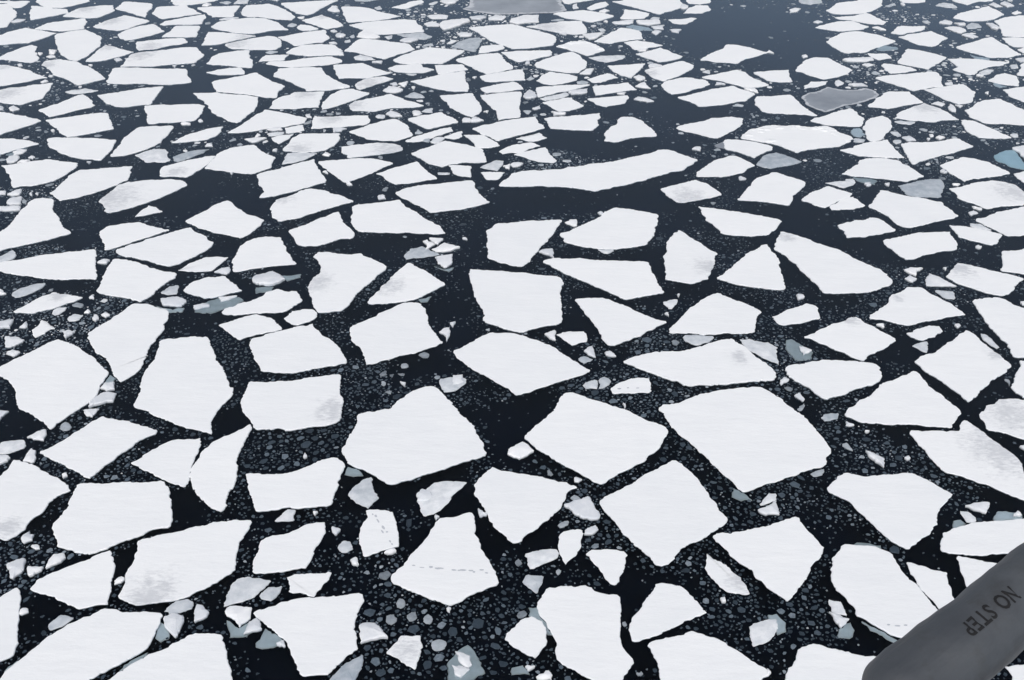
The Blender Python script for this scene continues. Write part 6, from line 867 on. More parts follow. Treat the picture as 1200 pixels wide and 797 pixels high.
c|tiny many-sided white ice chunk left of the floe with a smudged grey left half|0|-40.90,86.11 -40.58,86.25 -40.49,85.68|
c|small many-sided white ice chunk below left of the rounded drum-shaped floe at the upper left|0|-50.96,106.30 -50.69,107.10 -49.73,106.10 -50.22,105.50|
c|tiny many-sided white ice chunk below left of the long box-shaped floe at the upper left|0|-44.61,100.37 -44.26,100.55 -44.11,99.93|
c|tiny many-sided white ice chunk below left of the feather-shaped floe at the upper left|0|-38.69,92.81 -38.17,92.81 -38.33,92.49|
c|tiny many-sided white ice chunk right of the feather-shaped floe at the upper left|0|-28.77,96.47 -28.73,97.16 -28.33,97.16 -28.04,96.47|
c|small many-sided white ice chunk above right of the feather-shaped floe at the upper left|0|-32.50,102.22 -32.25,102.60 -31.64,102.41 -31.45,101.92 -32.27,101.85|
c|tiny many-sided white ice chunk above right of the feather-shaped floe at the upper left|0|-30.99,103.17 -30.77,103.44 -30.40,102.79 -30.78,102.60|
c|small many-sided white ice chunk right of the long arrowhead floe at the upper left|0|-17.47,101.10 -16.60,101.18 -16.02,100.95 -16.47,100.18 -17.15,99.82|
c|tiny many-sided white ice chunk right of the long arrowhead floe at the upper left|0|-20.64,104.52 -20.19,104.79 -19.88,103.74 -20.32,103.82|
c|small long narrow white ice chunk below the house-shaped floe at the upper left|0|-23.82,100.66 -23.23,101.18 -22.56,101.29 -22.19,100.55 -22.93,100.29|
c|tiny many-sided white ice chunk below the long arrowhead floe at the upper left|0|-24.55,98.74 -24.45,99.64 -24.01,99.10 -24.26,98.67|
c|small long narrow white ice chunk below the long arrowhead floe at the upper left|0|-25.42,98.21 -24.75,98.39 -23.35,98.49 -23.84,97.86 -24.47,97.34|
c|tiny many-sided white ice chunk above the ragged-ended floe left of the long curved floe|0|-22.31,95.45 -21.87,95.96 -21.79,95.11|
c|tiny many-sided white ice chunk below right of the house-shaped floe at the upper left|0|-16.91,90.59 -16.57,90.90 -16.27,90.13|
c|tiny many-sided white ice chunk below right of the long arrowhead floe at the upper left|0|-17.47,94.45 -17.30,95.11 -16.70,94.61 -16.83,94.12|
c|tiny many-sided white ice chunk left of the ragged-ended floe left of the long curved floe|0|-25.13,90.44 -24.81,90.44 -24.84,89.97|
c|small many-sided white ice chunk above left of the thin strip-like floe at the upper centre|0|-12.65,104.71 -12.24,105.62 -11.55,105.11 -10.89,104.13 -11.73,103.94|
c|small many-sided white ice chunk above the thin strip-like floe at the upper centre|0|-10.03,105.50 -9.73,105.70 -8.99,104.91 -9.28,104.40 -9.85,104.40|
c|small many-sided white ice chunk below the sail-shaped floe at the top centre|0|-4.88,102.60 -4.78,103.67 -4.14,103.55 -4.11,102.60|
c|small many-sided white ice chunk above right of the thin strip-like floe at the upper centre|0|-4.08,102.60 -3.66,104.05 -2.78,103.05 -3.48,102.60|
c|tiny many-sided white ice chunk below right of the sail-shaped floe at the top centre|0|-2.88,105.50 -2.34,105.78 -2.47,105.11|
c|tiny many-sided white ice chunk left of the long curved floe|0|-0.81,91.85 -0.17,92.42 -0.23,91.22|
c|tiny many-sided white ice chunk right of the ragged-ended floe left of the long curved floe|0|-11.42,85.54 -10.85,85.59 -10.72,85.06 -11.30,84.89|
c|tiny many-sided white ice chunk above the floe with a bitten left side and grey smudge|0|-14.52,88.16 -14.17,88.31 -13.86,87.77 -14.28,87.71|
c|small many-sided white ice chunk left of the long curved floe|0|0.00,92.55 1.03,92.49 0.64,91.85 0.13,91.60 -0.17,92.17|
c|small many-sided white ice chunk left of the dome-shaped floe above the long curved floe|0|3.94,105.50 4.29,105.11 5.43,105.03 5.27,104.60 4.12,104.25|
c|tiny many-sided white ice chunk left of the dome-shaped floe above the long curved floe|0|2.02,106.30 2.83,107.10 2.89,106.50 2.30,105.90|
c|sizeable many-sided white ice chunk below right of the lumpy floe at the top centre|0|12.58,108.99 13.02,109.74 13.87,109.41 14.62,108.37 13.89,108.16|
c|tiny many-sided white ice chunk below right of the dome-shaped floe above the long curved floe|0|16.76,95.79 17.23,96.30 17.66,96.30 17.50,95.38|
c|tiny many-sided white ice chunk below left of the grey almond-shaped slab at the upper right|0|19.92,88.82 20.14,89.67 20.71,89.00|
c|sizeable many-sided white ice chunk below right of the grey-topped triangular floe at the upper right|0|46.59,95.79 48.03,96.64 49.47,97.16 47.84,93.13 46.84,93.62 46.93,95.11|
c|small many-sided white ice chunk below right of the small rounded floe at the upper right|0|37.19,98.74 37.98,99.10 38.28,97.86 37.53,97.61|
c|tiny many-sided white ice chunk right of the small rounded floe at the upper right|0|40.00,99.46 40.41,99.46 40.29,98.85 39.91,98.74|
c|tiny many-sided white ice chunk below the grey-topped triangular floe at the upper right|0|40.33,98.57 40.81,98.99 41.21,98.57 40.49,98.04|
c|tiny many-sided white ice chunk above the grey sunken slab at the upper right|0|39.39,98.39 39.80,98.39 39.40,97.79|
c|small many-sided white ice chunk right of the grey-topped triangular floe at the upper right|0|44.14,106.30 44.79,107.59 44.93,106.50 44.59,105.30 44.23,105.50|
c|small many-sided white ice chunk above right of the grey-topped triangular floe at the upper right|0|42.87,107.72 43.68,108.21 44.26,107.51 43.69,106.90|
c|tiny many-sided white ice chunk above right of the grey sunken slab at the upper right|0|38.12,90.59 38.58,91.22 38.76,90.44 38.46,90.28|
c|tiny many-sided white ice chunk right of the grey sunken slab at the upper right|0|38.38,88.16 39.07,88.01 38.75,87.62 38.37,87.77|
c|tiny many-sided white ice chunk left of the grey sunken slab at the upper right|0|30.67,88.16 31.33,88.31 31.23,87.71 30.80,87.51|
c|tiny many-sided white ice chunk below the small rounded floe at the upper right|0|32.43,88.01 32.97,88.16 32.73,87.56|
c|tiny many-sided white ice chunk above right of the large slipper-shaped floe right of centre|0|38.50,83.58 39.26,83.04 38.92,82.77 38.48,83.17|
c|small many-sided white ice chunk above left of the rounded drum-shaped floe at the upper left|0|-62.25,136.17 -61.94,137.45 -60.85,137.39 -60.99,136.35 -61.87,135.87|
c|small many-sided white ice chunk left of the long box-shaped floe at the upper left|0|-53.48,124.95 -52.54,124.85 -52.42,123.55 -52.94,123.66|
c|tiny many-sided white ice chunk left of the rounded drum-shaped floe at the upper left|0|-54.48,124.07 -53.82,124.07 -53.86,123.04|
c|small many-sided white ice chunk above left of the feather-shaped floe at the upper left|0|-53.04,122.79 -52.69,123.40 -51.90,122.54 -52.45,122.28|
c|tiny many-sided white ice chunk below left of the rounded drum-shaped floe at the upper left|0|-50.57,114.19 -50.33,115.00 -49.81,114.41 -50.22,113.83|
c|small many-sided white ice chunk above left of the long box-shaped floe at the upper left|0|-45.02,121.78 -44.50,122.18 -43.98,121.53 -44.45,120.94|
c|tiny many-sided white ice chunk above left of the feather-shaped floe at the upper left|0|-50.38,116.01 -49.93,116.48 -49.84,115.78|
c|tiny many-sided white ice chunk left of the long box-shaped floe at the upper left|0|-55.32,120.05 -54.86,120.30 -54.50,119.56 -54.89,119.32|
c|tiny many-sided white ice chunk below the rounded drum-shaped floe at the upper left|0|-47.28,119.81 -46.84,119.91 -46.78,119.23|
c|sizeable many-sided white ice chunk above right of the house-shaped floe at the upper left|0|-23.66,141.34 -23.35,143.09 -22.60,142.96 -21.97,140.70 -22.63,140.51|
c|sizeable long narrow white ice chunk above the house-shaped floe at the upper left|0|-36.62,137.27 -35.75,138.19 -34.28,138.00 -34.83,137.27 -36.19,136.96|
c|small many-sided white ice chunk above right of the house-shaped floe at the upper left|0|-21.22,130.81 -20.91,131.66 -20.58,131.49 -20.01,131.09 -20.12,129.97 -20.86,129.97|
c|tiny many-sided white ice chunk above right of the long box-shaped floe at the upper left|0|-37.87,119.56 -37.38,119.81 -37.37,118.84|
c|small many-sided white ice chunk above right of the long box-shaped floe at the upper left|0|-40.19,143.29 -39.90,144.41 -39.05,143.95 -39.40,143.09|
c|small many-sided white ice chunk above left of the sail-shaped floe at the top centre|0|-22.06,132.52 -21.62,133.10 -21.16,132.23 -21.62,131.83|
c|tiny many-sided white ice chunk above right of the house-shaped floe at the upper left|0|-26.97,138.19 -26.13,138.50 -26.16,137.57|
c|tiny long narrow white ice chunk above right of the house-shaped floe at the upper left|0|-21.57,127.77 -20.93,128.04 -20.52,127.50 -21.18,127.39|
c|small long narrow white ice chunk above the house-shaped floe at the upper left|0|-32.32,146.64 -30.81,146.64 -30.82,145.62|
c|sizeable many-sided white ice chunk above left of the sail-shaped floe at the top centre|0|-18.61,130.14 -18.19,133.10 -17.19,131.95 -15.70,129.97 -16.24,129.41 -17.63,129.69|
c|sizeable long narrow white ice chunk above left of the sail-shaped floe at the top centre|0|-13.29,128.59 -12.86,129.58 -11.49,129.41 -11.12,128.97 -11.89,128.04 -12.73,127.93|
c|sizeable many-sided white ice chunk below left of the grey ice sheet at the top edge|0|-8.88,134.27 -8.66,136.66 -7.44,137.27 -5.50,137.57 -5.19,136.35 -6.28,134.86 -7.28,133.68 -8.28,132.81|
c|sizeable many-sided white ice chunk left of the lumpy floe at the top centre|0|-10.88,135.45 -9.88,136.35 -8.94,135.33 -8.97,134.38 -10.46,134.38|
c|sizeable long narrow white ice chunk left of the grey ice sheet at the top edge|0|-10.75,138.81 -9.34,139.25 -8.05,138.81 -8.17,137.57 -9.96,137.57|
c|sizeable many-sided white ice chunk above the thin strip-like floe at the upper centre|0|-6.66,131.38 -5.82,131.95 -4.77,131.38 -5.08,130.25 -6.27,130.25|
c|sizeable many-sided white ice chunk above the sail-shaped floe at the top centre|0|-5.34,138.19 -3.93,139.12 -3.19,138.50 -3.88,136.96 -5.13,137.27|
c|sizeable many-sided white ice chunk above left of the lumpy floe at the top centre|0|-3.00,137.88 -2.13,139.25 -0.68,138.50 -1.21,136.96 -2.90,136.96|
c|sizeable many-sided white ice chunk below the grey ice sheet at the top edge|0|0.00,137.27 1.44,138.81 3.42,139.12 3.36,136.05 1.59,135.75 0.70,135.10 -0.35,136.05|
c|sizeable many-sided white ice chunk left of the grey ice sheet at the top edge|0|-9.51,145.62 -8.81,146.64 -6.93,146.64 -7.41,144.61 -8.49,143.95|
c|small many-sided white ice chunk below left of the grey ice sheet at the top edge|0|-15.73,120.79 -14.57,121.18 -14.56,120.30|
c|sizeable many-sided white ice chunk left of the sail-shaped floe at the top centre|0|-13.61,111.54 -13.13,112.76 -12.03,112.32 -11.46,111.76 -12.06,110.89 -13.11,111.02|
c|small many-sided white ice chunk left of the sail-shaped floe at the top centre|0|-12.15,113.65 -11.13,114.28 -11.38,112.63 -11.80,113.07|
c|small many-sided white ice chunk close left of the sail-shaped floe at the top centre|0|-13.07,113.74 -12.42,114.10 -12.19,113.29 -12.71,113.07|
c|tiny many-sided white ice chunk left of the sail-shaped floe at the top centre|0|-10.70,112.63 -10.26,112.76 -10.35,111.97|
c|small many-sided white ice chunk right of the house-shaped floe at the upper left|0|-18.25,113.74 -17.24,112.94 -17.75,112.19 -18.38,112.41|
c|tiny many-sided white ice chunk right of the sail-shaped floe at the top centre|0|-4.30,115.78 -3.76,116.01 -4.05,115.32|
c|small many-sided white ice chunk above right of the long arrowhead floe at the upper left|0|-20.87,131.09 -19.96,130.70 -20.43,129.69|
c|small many-sided white ice chunk close above right of the house-shaped floe at the upper left|0|-19.82,125.11 -19.21,123.30 -19.73,123.20|
c|tiny many-sided white ice chunk above left of the sail-shaped floe at the top centre|0|-11.25,126.16 -10.79,126.69 -10.77,125.90|
c|small many-sided white ice chunk above the sail-shaped floe at the top centre|0|-7.67,127.50 -7.23,128.86 -6.46,128.59 -7.00,127.61|
c|tiny many-sided white ice chunk above the sail-shaped floe at the top centre|0|-8.56,128.59 -7.90,128.86 -7.95,128.15|
c|sizeable long narrow white ice chunk above right of the lumpy floe at the top centre|0|12.37,136.05 14.02,136.66 15.20,136.96 15.00,135.75 13.71,135.15 12.67,135.33|s14.01,134.56 14.97,135.45 16.78,134.27 17.18,133.10 15.27,133.10
c|sizeable long narrow white ice chunk below the large floe cut by the top edge|0|15.42,136.54 17.05,136.78 18.42,137.14 18.36,135.57 16.83,134.74 15.66,135.33|
c|sizeable many-sided white ice chunk below the large floe cut by the top edge|0|17.04,134.27 18.79,134.98 18.48,133.10 17.37,133.27|
c|sizeable many-sided white ice chunk above right of the lumpy floe at the top centre|0|8.48,131.09 9.61,131.38 10.99,131.49 10.19,129.69 9.13,129.03|
c|small many-sided white ice chunk below right of the large floe cut by the top edge|0|19.18,133.10 20.63,132.98 20.12,131.66 19.33,132.23|
c|small many-sided white ice chunk below the large floe cut by the top edge|0|16.88,131.95 17.49,132.81 18.12,132.23 17.29,130.92|
c|small many-sided white ice chunk above the dome-shaped floe above the long curved floe|0|14.49,125.00 15.79,125.63 15.45,124.74 14.62,124.59|
c|sizeable many-sided white ice chunk above left of the dome-shaped floe above the long curved floe|0|7.40,116.85 8.18,118.36 9.06,118.46 8.56,116.71|
c|small many-sided white ice chunk right of the lumpy floe at the top centre|0|15.17,119.71 15.96,120.39 16.77,119.81 15.98,119.08 15.24,118.84|
c|sizeable many-sided white ice chunk below the lumpy floe at the top centre|0|5.86,111.02 6.90,111.67 7.99,112.24 7.83,110.89 6.24,110.25|
c|sizeable many-sided white ice chunk above the dome-shaped floe above the long curved floe|0|13.09,112.85 14.24,114.41 14.69,112.19 13.88,112.41|
c|small many-sided white ice chunk below right of the lumpy floe at the top centre|0|13.14,115.78 13.83,116.57 14.38,115.10 13.78,114.41|
c|sizeable many-sided white ice chunk right of the sail-shaped floe at the top centre|0|1.27,110.68 1.81,112.06 2.47,111.11 2.59,109.83 1.91,109.11 1.33,109.20|
c|tiny many-sided white ice chunk above the dome-shaped floe above the long curved floe|0|10.95,110.68 11.96,111.11 11.59,110.25|
c|tiny many-sided white ice chunk below the broad floe below the grey sheet at the top|0|1.60,120.79 2.01,121.28 1.99,120.30 1.43,120.05|
c|tiny long narrow white ice chunk above the lumpy floe at the top centre|0|9.63,134.56 10.42,134.56 9.95,133.97|
c|tiny many-sided white ice chunk below left of the large floe cut by the top edge|0|11.33,136.35 11.72,136.78 11.92,135.93|
c|small many-sided white ice chunk right of the grey ice sheet at the top edge|0|7.86,143.62 8.45,144.14 8.59,142.31 7.88,141.98|
c|small many-sided white ice chunk left of the large floe cut by the top edge|0|11.09,140.70 11.89,141.66 12.48,141.02 11.77,140.06|
c|tiny many-sided white ice chunk above left of the lumpy floe at the top centre|0|5.66,131.38 6.53,131.66 6.50,130.81|
c|small many-sided white ice chunk right of the large floe cut by the top edge|0|22.21,144.61 22.86,143.29 22.11,141.79 21.77,141.98|
c|tiny many-sided white ice chunk above the ragged hummocky floe at the upper right|0|29.26,124.22 29.71,125.11 30.03,123.81|
c|tiny many-sided white ice chunk above left of the small rounded floe at the upper right|0|33.04,123.04 33.51,123.30 33.65,122.64 33.09,122.18|
c|tiny many-sided white ice chunk above left of the ragged hummocky floe at the upper right|0|21.66,113.29 21.89,114.10 22.77,113.43|
c|small many-sided white ice chunk above left of the ragged hummocky floe at the upper right|0|24.50,112.06 25.69,111.97 25.79,110.89 25.12,111.32|
c|sizeable many-sided white ice chunk right of the large floe cut by the top edge|0|35.63,141.66 36.53,142.44 37.16,141.98 36.33,140.70 35.33,140.25|
c|small many-sided white ice chunk left of the large floe at the top right edge|0|37.38,136.17 38.14,136.78 38.62,136.17 37.86,135.57|
c|sizeable long narrow white ice chunk above the small rounded floe at the upper right|0|37.29,121.53 38.68,122.03 39.71,122.28 40.91,122.54 40.88,121.53 40.02,121.04 38.38,120.89 37.65,121.04|
c|small long narrow white ice chunk above the small rounded floe at the upper right|0|35.81,113.29 36.50,113.74 37.44,113.83 37.78,112.85 36.29,112.94|
c|sizeable many-sided white ice chunk above right of the grey-topped triangular floe at the upper right|0|58.68,135.75 59.56,135.75 59.67,133.68 59.00,132.81 58.56,133.97|
c|small long narrow white ice chunk left of the large floe at the top right edge|0|54.71,135.75 56.04,135.75 55.79,134.74 54.98,134.74|
c|sizeable many-sided white ice chunk left of the large floe at the top right edge|0|52.97,133.97 54.12,134.27 55.19,132.81 54.17,131.38 53.60,132.23|
c|sizeable many-sided white ice chunk above right of the small rounded floe at the upper right|0|53.98,130.81 54.86,131.38 55.79,130.14 54.85,129.41|
c|sizeable many-sided white ice chunk above the grey-topped triangular floe at the upper right|0|52.86,135.75 53.97,136.96 54.65,136.35 54.01,134.98|
c|sizeable long narrow white ice chunk below the large floe at the top right edge|0|57.00,122.03 58.21,122.54 59.60,122.28 59.00,120.79 57.08,120.79|
c|sizeable long narrow white ice chunk close below the large floe at the top right edge|0|58.54,125.37 59.43,125.63 60.85,125.37 60.32,124.07 58.68,124.07|
c|small many-sided white ice chunk above the dark grey thin ice pan at the upper right|0|44.08,133.97 44.94,134.56 45.49,132.81 44.79,132.81|
c|tiny many-sided white ice chunk left of the large floe at the top right edge|0|50.74,144.61 51.20,144.61 50.99,143.48 50.68,143.48|
c|small many-sided white ice chunk above left of the grey-topped triangular floe at the upper right|0|39.07,119.91 40.00,120.39 40.58,119.91 39.51,119.18|
c|tiny many-sided white ice chunk above the grey-topped triangular floe at the upper right|0|49.00,137.57 49.39,137.39 49.02,136.78|
c|small many-sided white ice chunk below left of the large floe at the top right edge|0|50.50,116.24 51.09,117.04 51.38,116.34 50.80,115.78|
c|sizeable many-sided white ice chunk above the large floe at the top right edge|0|63.64,144.28 64.71,145.62 65.12,143.29 63.95,142.63|
c|sizeable many-sided white ice chunk above left of the large floe at the top right edge|0|62.04,143.95 62.91,144.81 63.52,142.96 62.47,142.63|
c|small many-sided white ice chunk above the large floe at the top right edge|0|63.51,140.06 64.66,141.15 64.78,140.06 63.63,139.43|
c|tiny many-sided white ice chunk above right of the grey-topped triangular floe at the upper right|0|49.49,110.89 50.01,111.11 49.66,110.34|
c|tiny many-sided white ice chunk right of the grey-topped triangular floe at the upper right|0|45.14,107.34 45.95,107.14 45.45,106.53|"""
TRACKS = """-5.49,41.22 -4.78,41.13 -4.00,41.02 -2.79,40.84 -1.92,40.80 -0.94,40.73
-7.48,45.14 -7.08,44.37 -6.72,43.70 -6.48,43.21 -6.28,42.76
17.90,37.06 18.39,37.13 18.89,37.09 19.41,37.11 19.74,37.17
6.78,56.94 7.33,57.03 8.15,57.13"""
BRASH = """6.5,85.4,7.3,2.7,0.00,0.30
-28.9,84.8,3.3,2.4,0.03,0.30
-22.5,76.3,0.8,2.9,0.05,0.30
7.3,98.0,4.9,2.5,0.00,0.30
11.2,106.3,3.5,1.9,0.05,0.30
28.5,130.4,8.1,10.0,0.02,0.30
-21.6,84.3,2.2,2.3,0.05,0.30
0.0,74.9,2.0,2.8,0.05,0.30
18.1,80.8,2.8,2.2,0.03,0.30
8.3,101.2,0.7,2.2,0.05,0.30
30.2,74.9,3.3,1.9,0.06,0.30
25.1,80.8,1.7,2.8,0.06,0.30
5.9,74.9,3.9,1.4,0.10,0.30
-5.7,61.6,1.1,2.1,0.20,0.30
-16.3,57.7,1.1,2.9,0.10,0.30
-25.0,55.7,1.1,1.1,0.20,0.30
-14.1,46.1,0.9,0.6,0.30,0.30
0.0,91.0,1.1,1.5,0.20,0.40
-6.8,77.7,1.4,2.1,0.08,0.30
-15.8,63.7,1.2,1.1,0.30,0.30
11.2,97.0,6.4,2.9,0.00,0.30
18.1,106.3,5.2,3.4,0.02,0.30
30.7,128.5,6.0,8.2,0.02,0.30
-1.7,77.1,1.7,3.6,0.05,0.30
21.7,75.1,3.0,4.9,0.00,0.30
-9.3,84.0,1.8,1.7,0.05,0.30
-26.1,88.3,4.5,2.5,0.10,0.30
-34.4,79.6,1.7,3.0,0.08,0.30
-16.9,77.4,4.0,1.8,0.03,0.30
-10.0,76.3,2.3,1.7,0.03,0.30
-4.0,69.8,1.2,5.0,0.08,0.30
-0.5,55.8,1.1,2.6,0.15,0.40
-1.2,45.2,1.2,3.1,0.00,0.30
-2.0,62.7,1.4,2.1,0.08,0.30
-18.0,45.8,1.4,1.8,0.00,0.30
-23.1,37.9,1.2,1.1,0.00,0.30
-19.9,42.1,0.5,1.3,0.02,0.30
-20.6,51.0,1.5,1.1,0.02,0.30
-22.9,54.8,1.1,1.1,0.10,0.30
-20.0,61.8,1.1,4.2,0.25,0.30
-22.0,65.5,2.4,2.3,0.05,0.30
-2.7,39.1,1.9,0.8,0.05,0.30
5.8,39.7,0.8,1.3,0.03,0.30
14.0,35.5,0.6,1.0,0.05,0.30
20.4,52.2,1.5,0.8,0.25,0.30
22.8,68.4,1.8,1.7,0.03,0.30
30.0,84.8,0.6,1.0,0.20,0.40
-31.8,109.5,2.2,3.5,0.00,0.30
-30.6,124.9,2.0,3.1,0.10,0.50
-37.5,110.8,1.8,2.6,0.02,0.30
11.2,49.1,1.2,3.1,0.25,0.35
10.5,58.6,1.4,1.4,0.05,0.30
22.6,39.6,0.8,0.8,0.10,0.30
20.9,96.9,0.8,2.1,0.10,0.30
-12.8,51.5,2.8,2.1,1.00,0.25
-9.0,58.1,2.2,2.7,1.00,0.45
8.1,62.9,3.2,1.5,1.00,0.50
7.3,56.7,3.2,2.2,1.00,0.40
11.0,50.8,1.2,4.0,0.90,0.35
-1.9,55.8,1.9,2.7,0.60,0.35
-10.7,42.8,1.3,2.6,0.80,0.35
-7.8,40.9,1.7,2.4,1.00,0.45
-4.9,37.5,3.7,2.7,0.80,0.40
-1.6,36.9,2.0,2.1,0.70,0.35
2.8,45.4,2.3,1.7,1.00,0.45
5.4,42.8,2.7,2.6,0.70,0.40
10.1,41.6,2.2,3.7,0.60,0.30
15.2,39.3,1.7,4.0,0.70,0.35
18.3,42.8,2.2,2.6,0.70,0.40
20.8,54.0,3.1,2.6,0.70,0.40
22.7,49.9,2.5,2.4,0.60,0.40
24.1,60.1,1.7,2.0,0.70,0.40
18.5,57.8,1.6,4.8,0.80,0.45
16.1,35.8,2.4,1.3,0.70,0.35
14.5,48.4,1.5,3.0,0.70,0.40
-32.0,65.0,3.8,4.0,1.00,0.75
-41.8,86.6,3.3,3.8,1.00,0.75
-29.7,67.2,3.6,1.7,0.90,0.60
-34.8,75.6,4.0,1.1,0.90,0.60
-6.3,135.6,6.8,10.7,1.00,0.80
3.1,93.0,3.1,2.7,0.80,0.60
-18.3,101.3,5.8,3.1,0.70,0.60
-12.0,105.8,5.2,2.9,0.70,0.65
-20.5,72.2,3.8,1.8,0.60,0.60
37.2,93.0,3.9,3.9,0.60,0.60
44.9,99.1,4.1,3.0,0.70,0.60
50.2,121.0,7.6,17.5,0.60,0.70
39.0,116.4,2.8,6.9,0.70,0.70
3.8,121.3,5.7,11.8,0.60,0.75
9.9,125.5,5.9,9.4,0.60,0.75
-51.1,119.8,5.7,11.6,0.40,0.60
-23.7,49.8,3.0,1.6,0.60,0.40
-25.4,41.5,1.8,1.9,0.80,0.50
-22.8,42.7,2.7,0.9,0.60,0.45
-14.1,38.0,1.7,1.7,0.70,0.45
-13.3,42.1,0.9,1.9,0.50,0.40"""
FRAME = [(-67.56, 146.3), (67.56, 146.3), (23.36, 33.91), (-23.36, 33.91)]

def parse(s):
    return np.array([tuple(map(float, w.split(','))) for w in s.split()])

NAME = dict(f='ice_floe', h='ice_floe', d='thin_ice_pan', g='grey_ice_piece', c='ice_chunk')
CAT = dict(f='ice floe', h='ice floe', d='ice pan', g='ice piece', c='ice chunk')
GROUP = dict(f='snow-covered floes of the broken pack ice', h='snow-covered floes of the broken pack ice', d='pans of thin dark ice',
             g='grey pieces floating between the floes', c='loose white chunks between the floes')
occupied = []          # every outline, for keeping the small fragments off the floes
floes = []

def ridge(root, P, top, n):
    """Pile of snow-covered blocks along the far side of a hummocky floe."""
    V, Fc = [], []
    ys = P[:, 1]
    back = P[ys > ys.min() + 0.35 * np.ptp(ys)]
    c0 = P.mean(0)
    for k in range(n):
        p = back[rnd.randrange(len(back))]
        q = p + (c0 - p) * rnd.uniform(0.06, 0.30)
        s = rnd.uniform(0.18, 0.55)
        a0 = rnd.uniform(0, 6.28)
        m = rnd.randint(5, 7)
        R = np.array([(q[0] + s * rnd.uniform(.7, 1.2) * math.cos(a0 + 6.2832 * i / m), q[1] + s * rnd.uniform(.6, 1.0) * math.sin(a0 + 6.2832 * i / m)) for i in range(m)])
        hgt = rnd.uniform(0.02, 0.09)
        v, f = slab([(R, top - 0.03), (q + (R - q) * 0.75, top + hgt * 0.7)], centre=(q[0], q[1], top + hgt))
        b = len(V)
        V += v
        Fc += [tuple(i + b for i in x) for x in f]
    o = root.location
    r = mesh_obj('pressure_ridge', local(V, o), Fc, M_SNOW, root, True)
    tag(r, kind='stuff')

for row in ICE.strip().split('\n'):
    kind, label, sm, coords, ledges = row.split('|')
    P0 = ccw(parse(coords))
    area = abs(signed_area(P0))
    if (kind == 'g' and area < 2.5) or (kind == 'c' and area < 0.35):
        P0 = soften(P0, 0.24 if kind == 'g' and area < 0.45 else 0.15)
    c0 = P0.mean(0)
    name = NAME[kind]
    if kind in 'fh':
        P = ccw(rough_outline(P0))
        t = rnd.uniform(0.05, 0.085) * (0.8 if area < 6 else 1.0)
        V, Fc = slab([(inset(P, 0.03), -0.06), (inset(P, -0.010), 0.015), (P, t - 0.030)])
        o = mesh_obj(name, local(V, c0), Fc, M_EDGE)
        o.location = (c0[0], c0[1], 0)
        Q0, Q1, Q2 = inset(P, 0.004), inset(P, 0.010), inset(P, 0.045)
        zr = np.array([t - 0.012 + rnd.uniform(-0.006, 0.006) for _ in range(len(P))])
        V, Fc = slab([(Q0, t - 0.0295), (Q1, zr), (Q2, t)])
        sn = mesh_obj('snow_cover', local(V, c0), Fc, M_SNOW, o)
        if sm != '0':
            sn['smudge'] = [float(x) for x in sm.split(',')]
        else:
            sn['smudge'] = [0.0, 0.0, 0.0]
        if kind == 'h':
            ridge(o, P, t, 36)
        floes.append((o, P, t))
    elif kind == 'd':
        P = ccw(rough_outline(P0, 0.5, 0.06))
        V, Fc = slab([(P, -0.03), (P, 0.03)])
        o = mesh_obj(name, local(V, c0), Fc, M_DARK)
        o.location = (c0[0], c0[1], 0)
        w = 0.045 * math.sqrt(area)
        Qi = inset(P, w)
        Qi = Qi + rng.normal(0, w * 0.35, Qi.shape)
        n = len(P)
        V = [(p[0], p[1], 0.034) for p in P] + [(p[0], p[1], 0.036) for p in Qi]
        Fc = [(i, (i + 1) % n, n + (i + 1) % n, n + i) for i in range(n)]
        mesh_obj('frost_rim', local(V, c0), Fc, M_RIM, o)
        t = 0.03
    elif kind == 'g':
        P = ccw(rough_outline(P0, 0.22, 0.07))
        t = rnd.uniform(0.03, 0.07)
        cc = c0 + np.array((rnd.uniform(-.2, .2), rnd.uniform(-.2, .2))) * math.sqrt(area)
        V, Fc = slab([(inset(P, 0.02), -0.04), (P, 0.012), (inset(P, 0.03), t)], centre=(cc[0], cc[1], t + 0.05 * math.sqrt(area)))
        o = mesh_obj(name, local(V, c0), Fc, M_GREY if area > 0.45 else M_SLUSH)
        o.location = (c0[0], c0[1], 0)
    else:
        P = ccw(rough_outline(P0, 0.2, 0.08))
        t = rnd.uniform(0.08, 0.15) + 0.025 * math.sqrt(area)
        cc = c0 + np.array((rnd.uniform(-.15, .15), rnd.uniform(-.15, .15))) * math.sqrt(area)
        tx, ty = rnd.uniform(-.06, .06), rnd.uniform(-.06, .06)
        zs = [t + tx * (p[0] - c0[0]) + ty * (p[1] - c0[1]) for p in P]
        zs = [max(0.04, min(0.35, z)) for z in zs]
        Qi = c0 + (P - c0) * 0.86
        V, Fc = slab([(inset(P, 0.02), -0.05), (P, [0.6 * z for z in zs]), (Qi, zs)], centre=(cc[0], cc[1], t + rnd.uniform(0.02, 0.10)))
        o = mesh_obj(name, local(V, c0), Fc, M_CHUNK)
        o.location = (c0[0], c0[1], 0)
    tag(o, label, CAT[kind], GROUP[kind])
    occupied.append(P0)
    if ledges:
        for led in ledges.split('/'):
            Lp = ccw(rough_outline(ccw(parse(led[1:])), 0.3, 0.08))
            z = -0.035 - rnd.uniform(0, 0.05)
            V, Fc = slab([(inset(Lp, -0.03), z - 0.05), (Lp, z)])
            occupied.append(Lp)
            mesh_obj('submerged_ledge', local(V, c0), Fc, M_TURQ if led[0] == 't' else M_LEDGE, o)

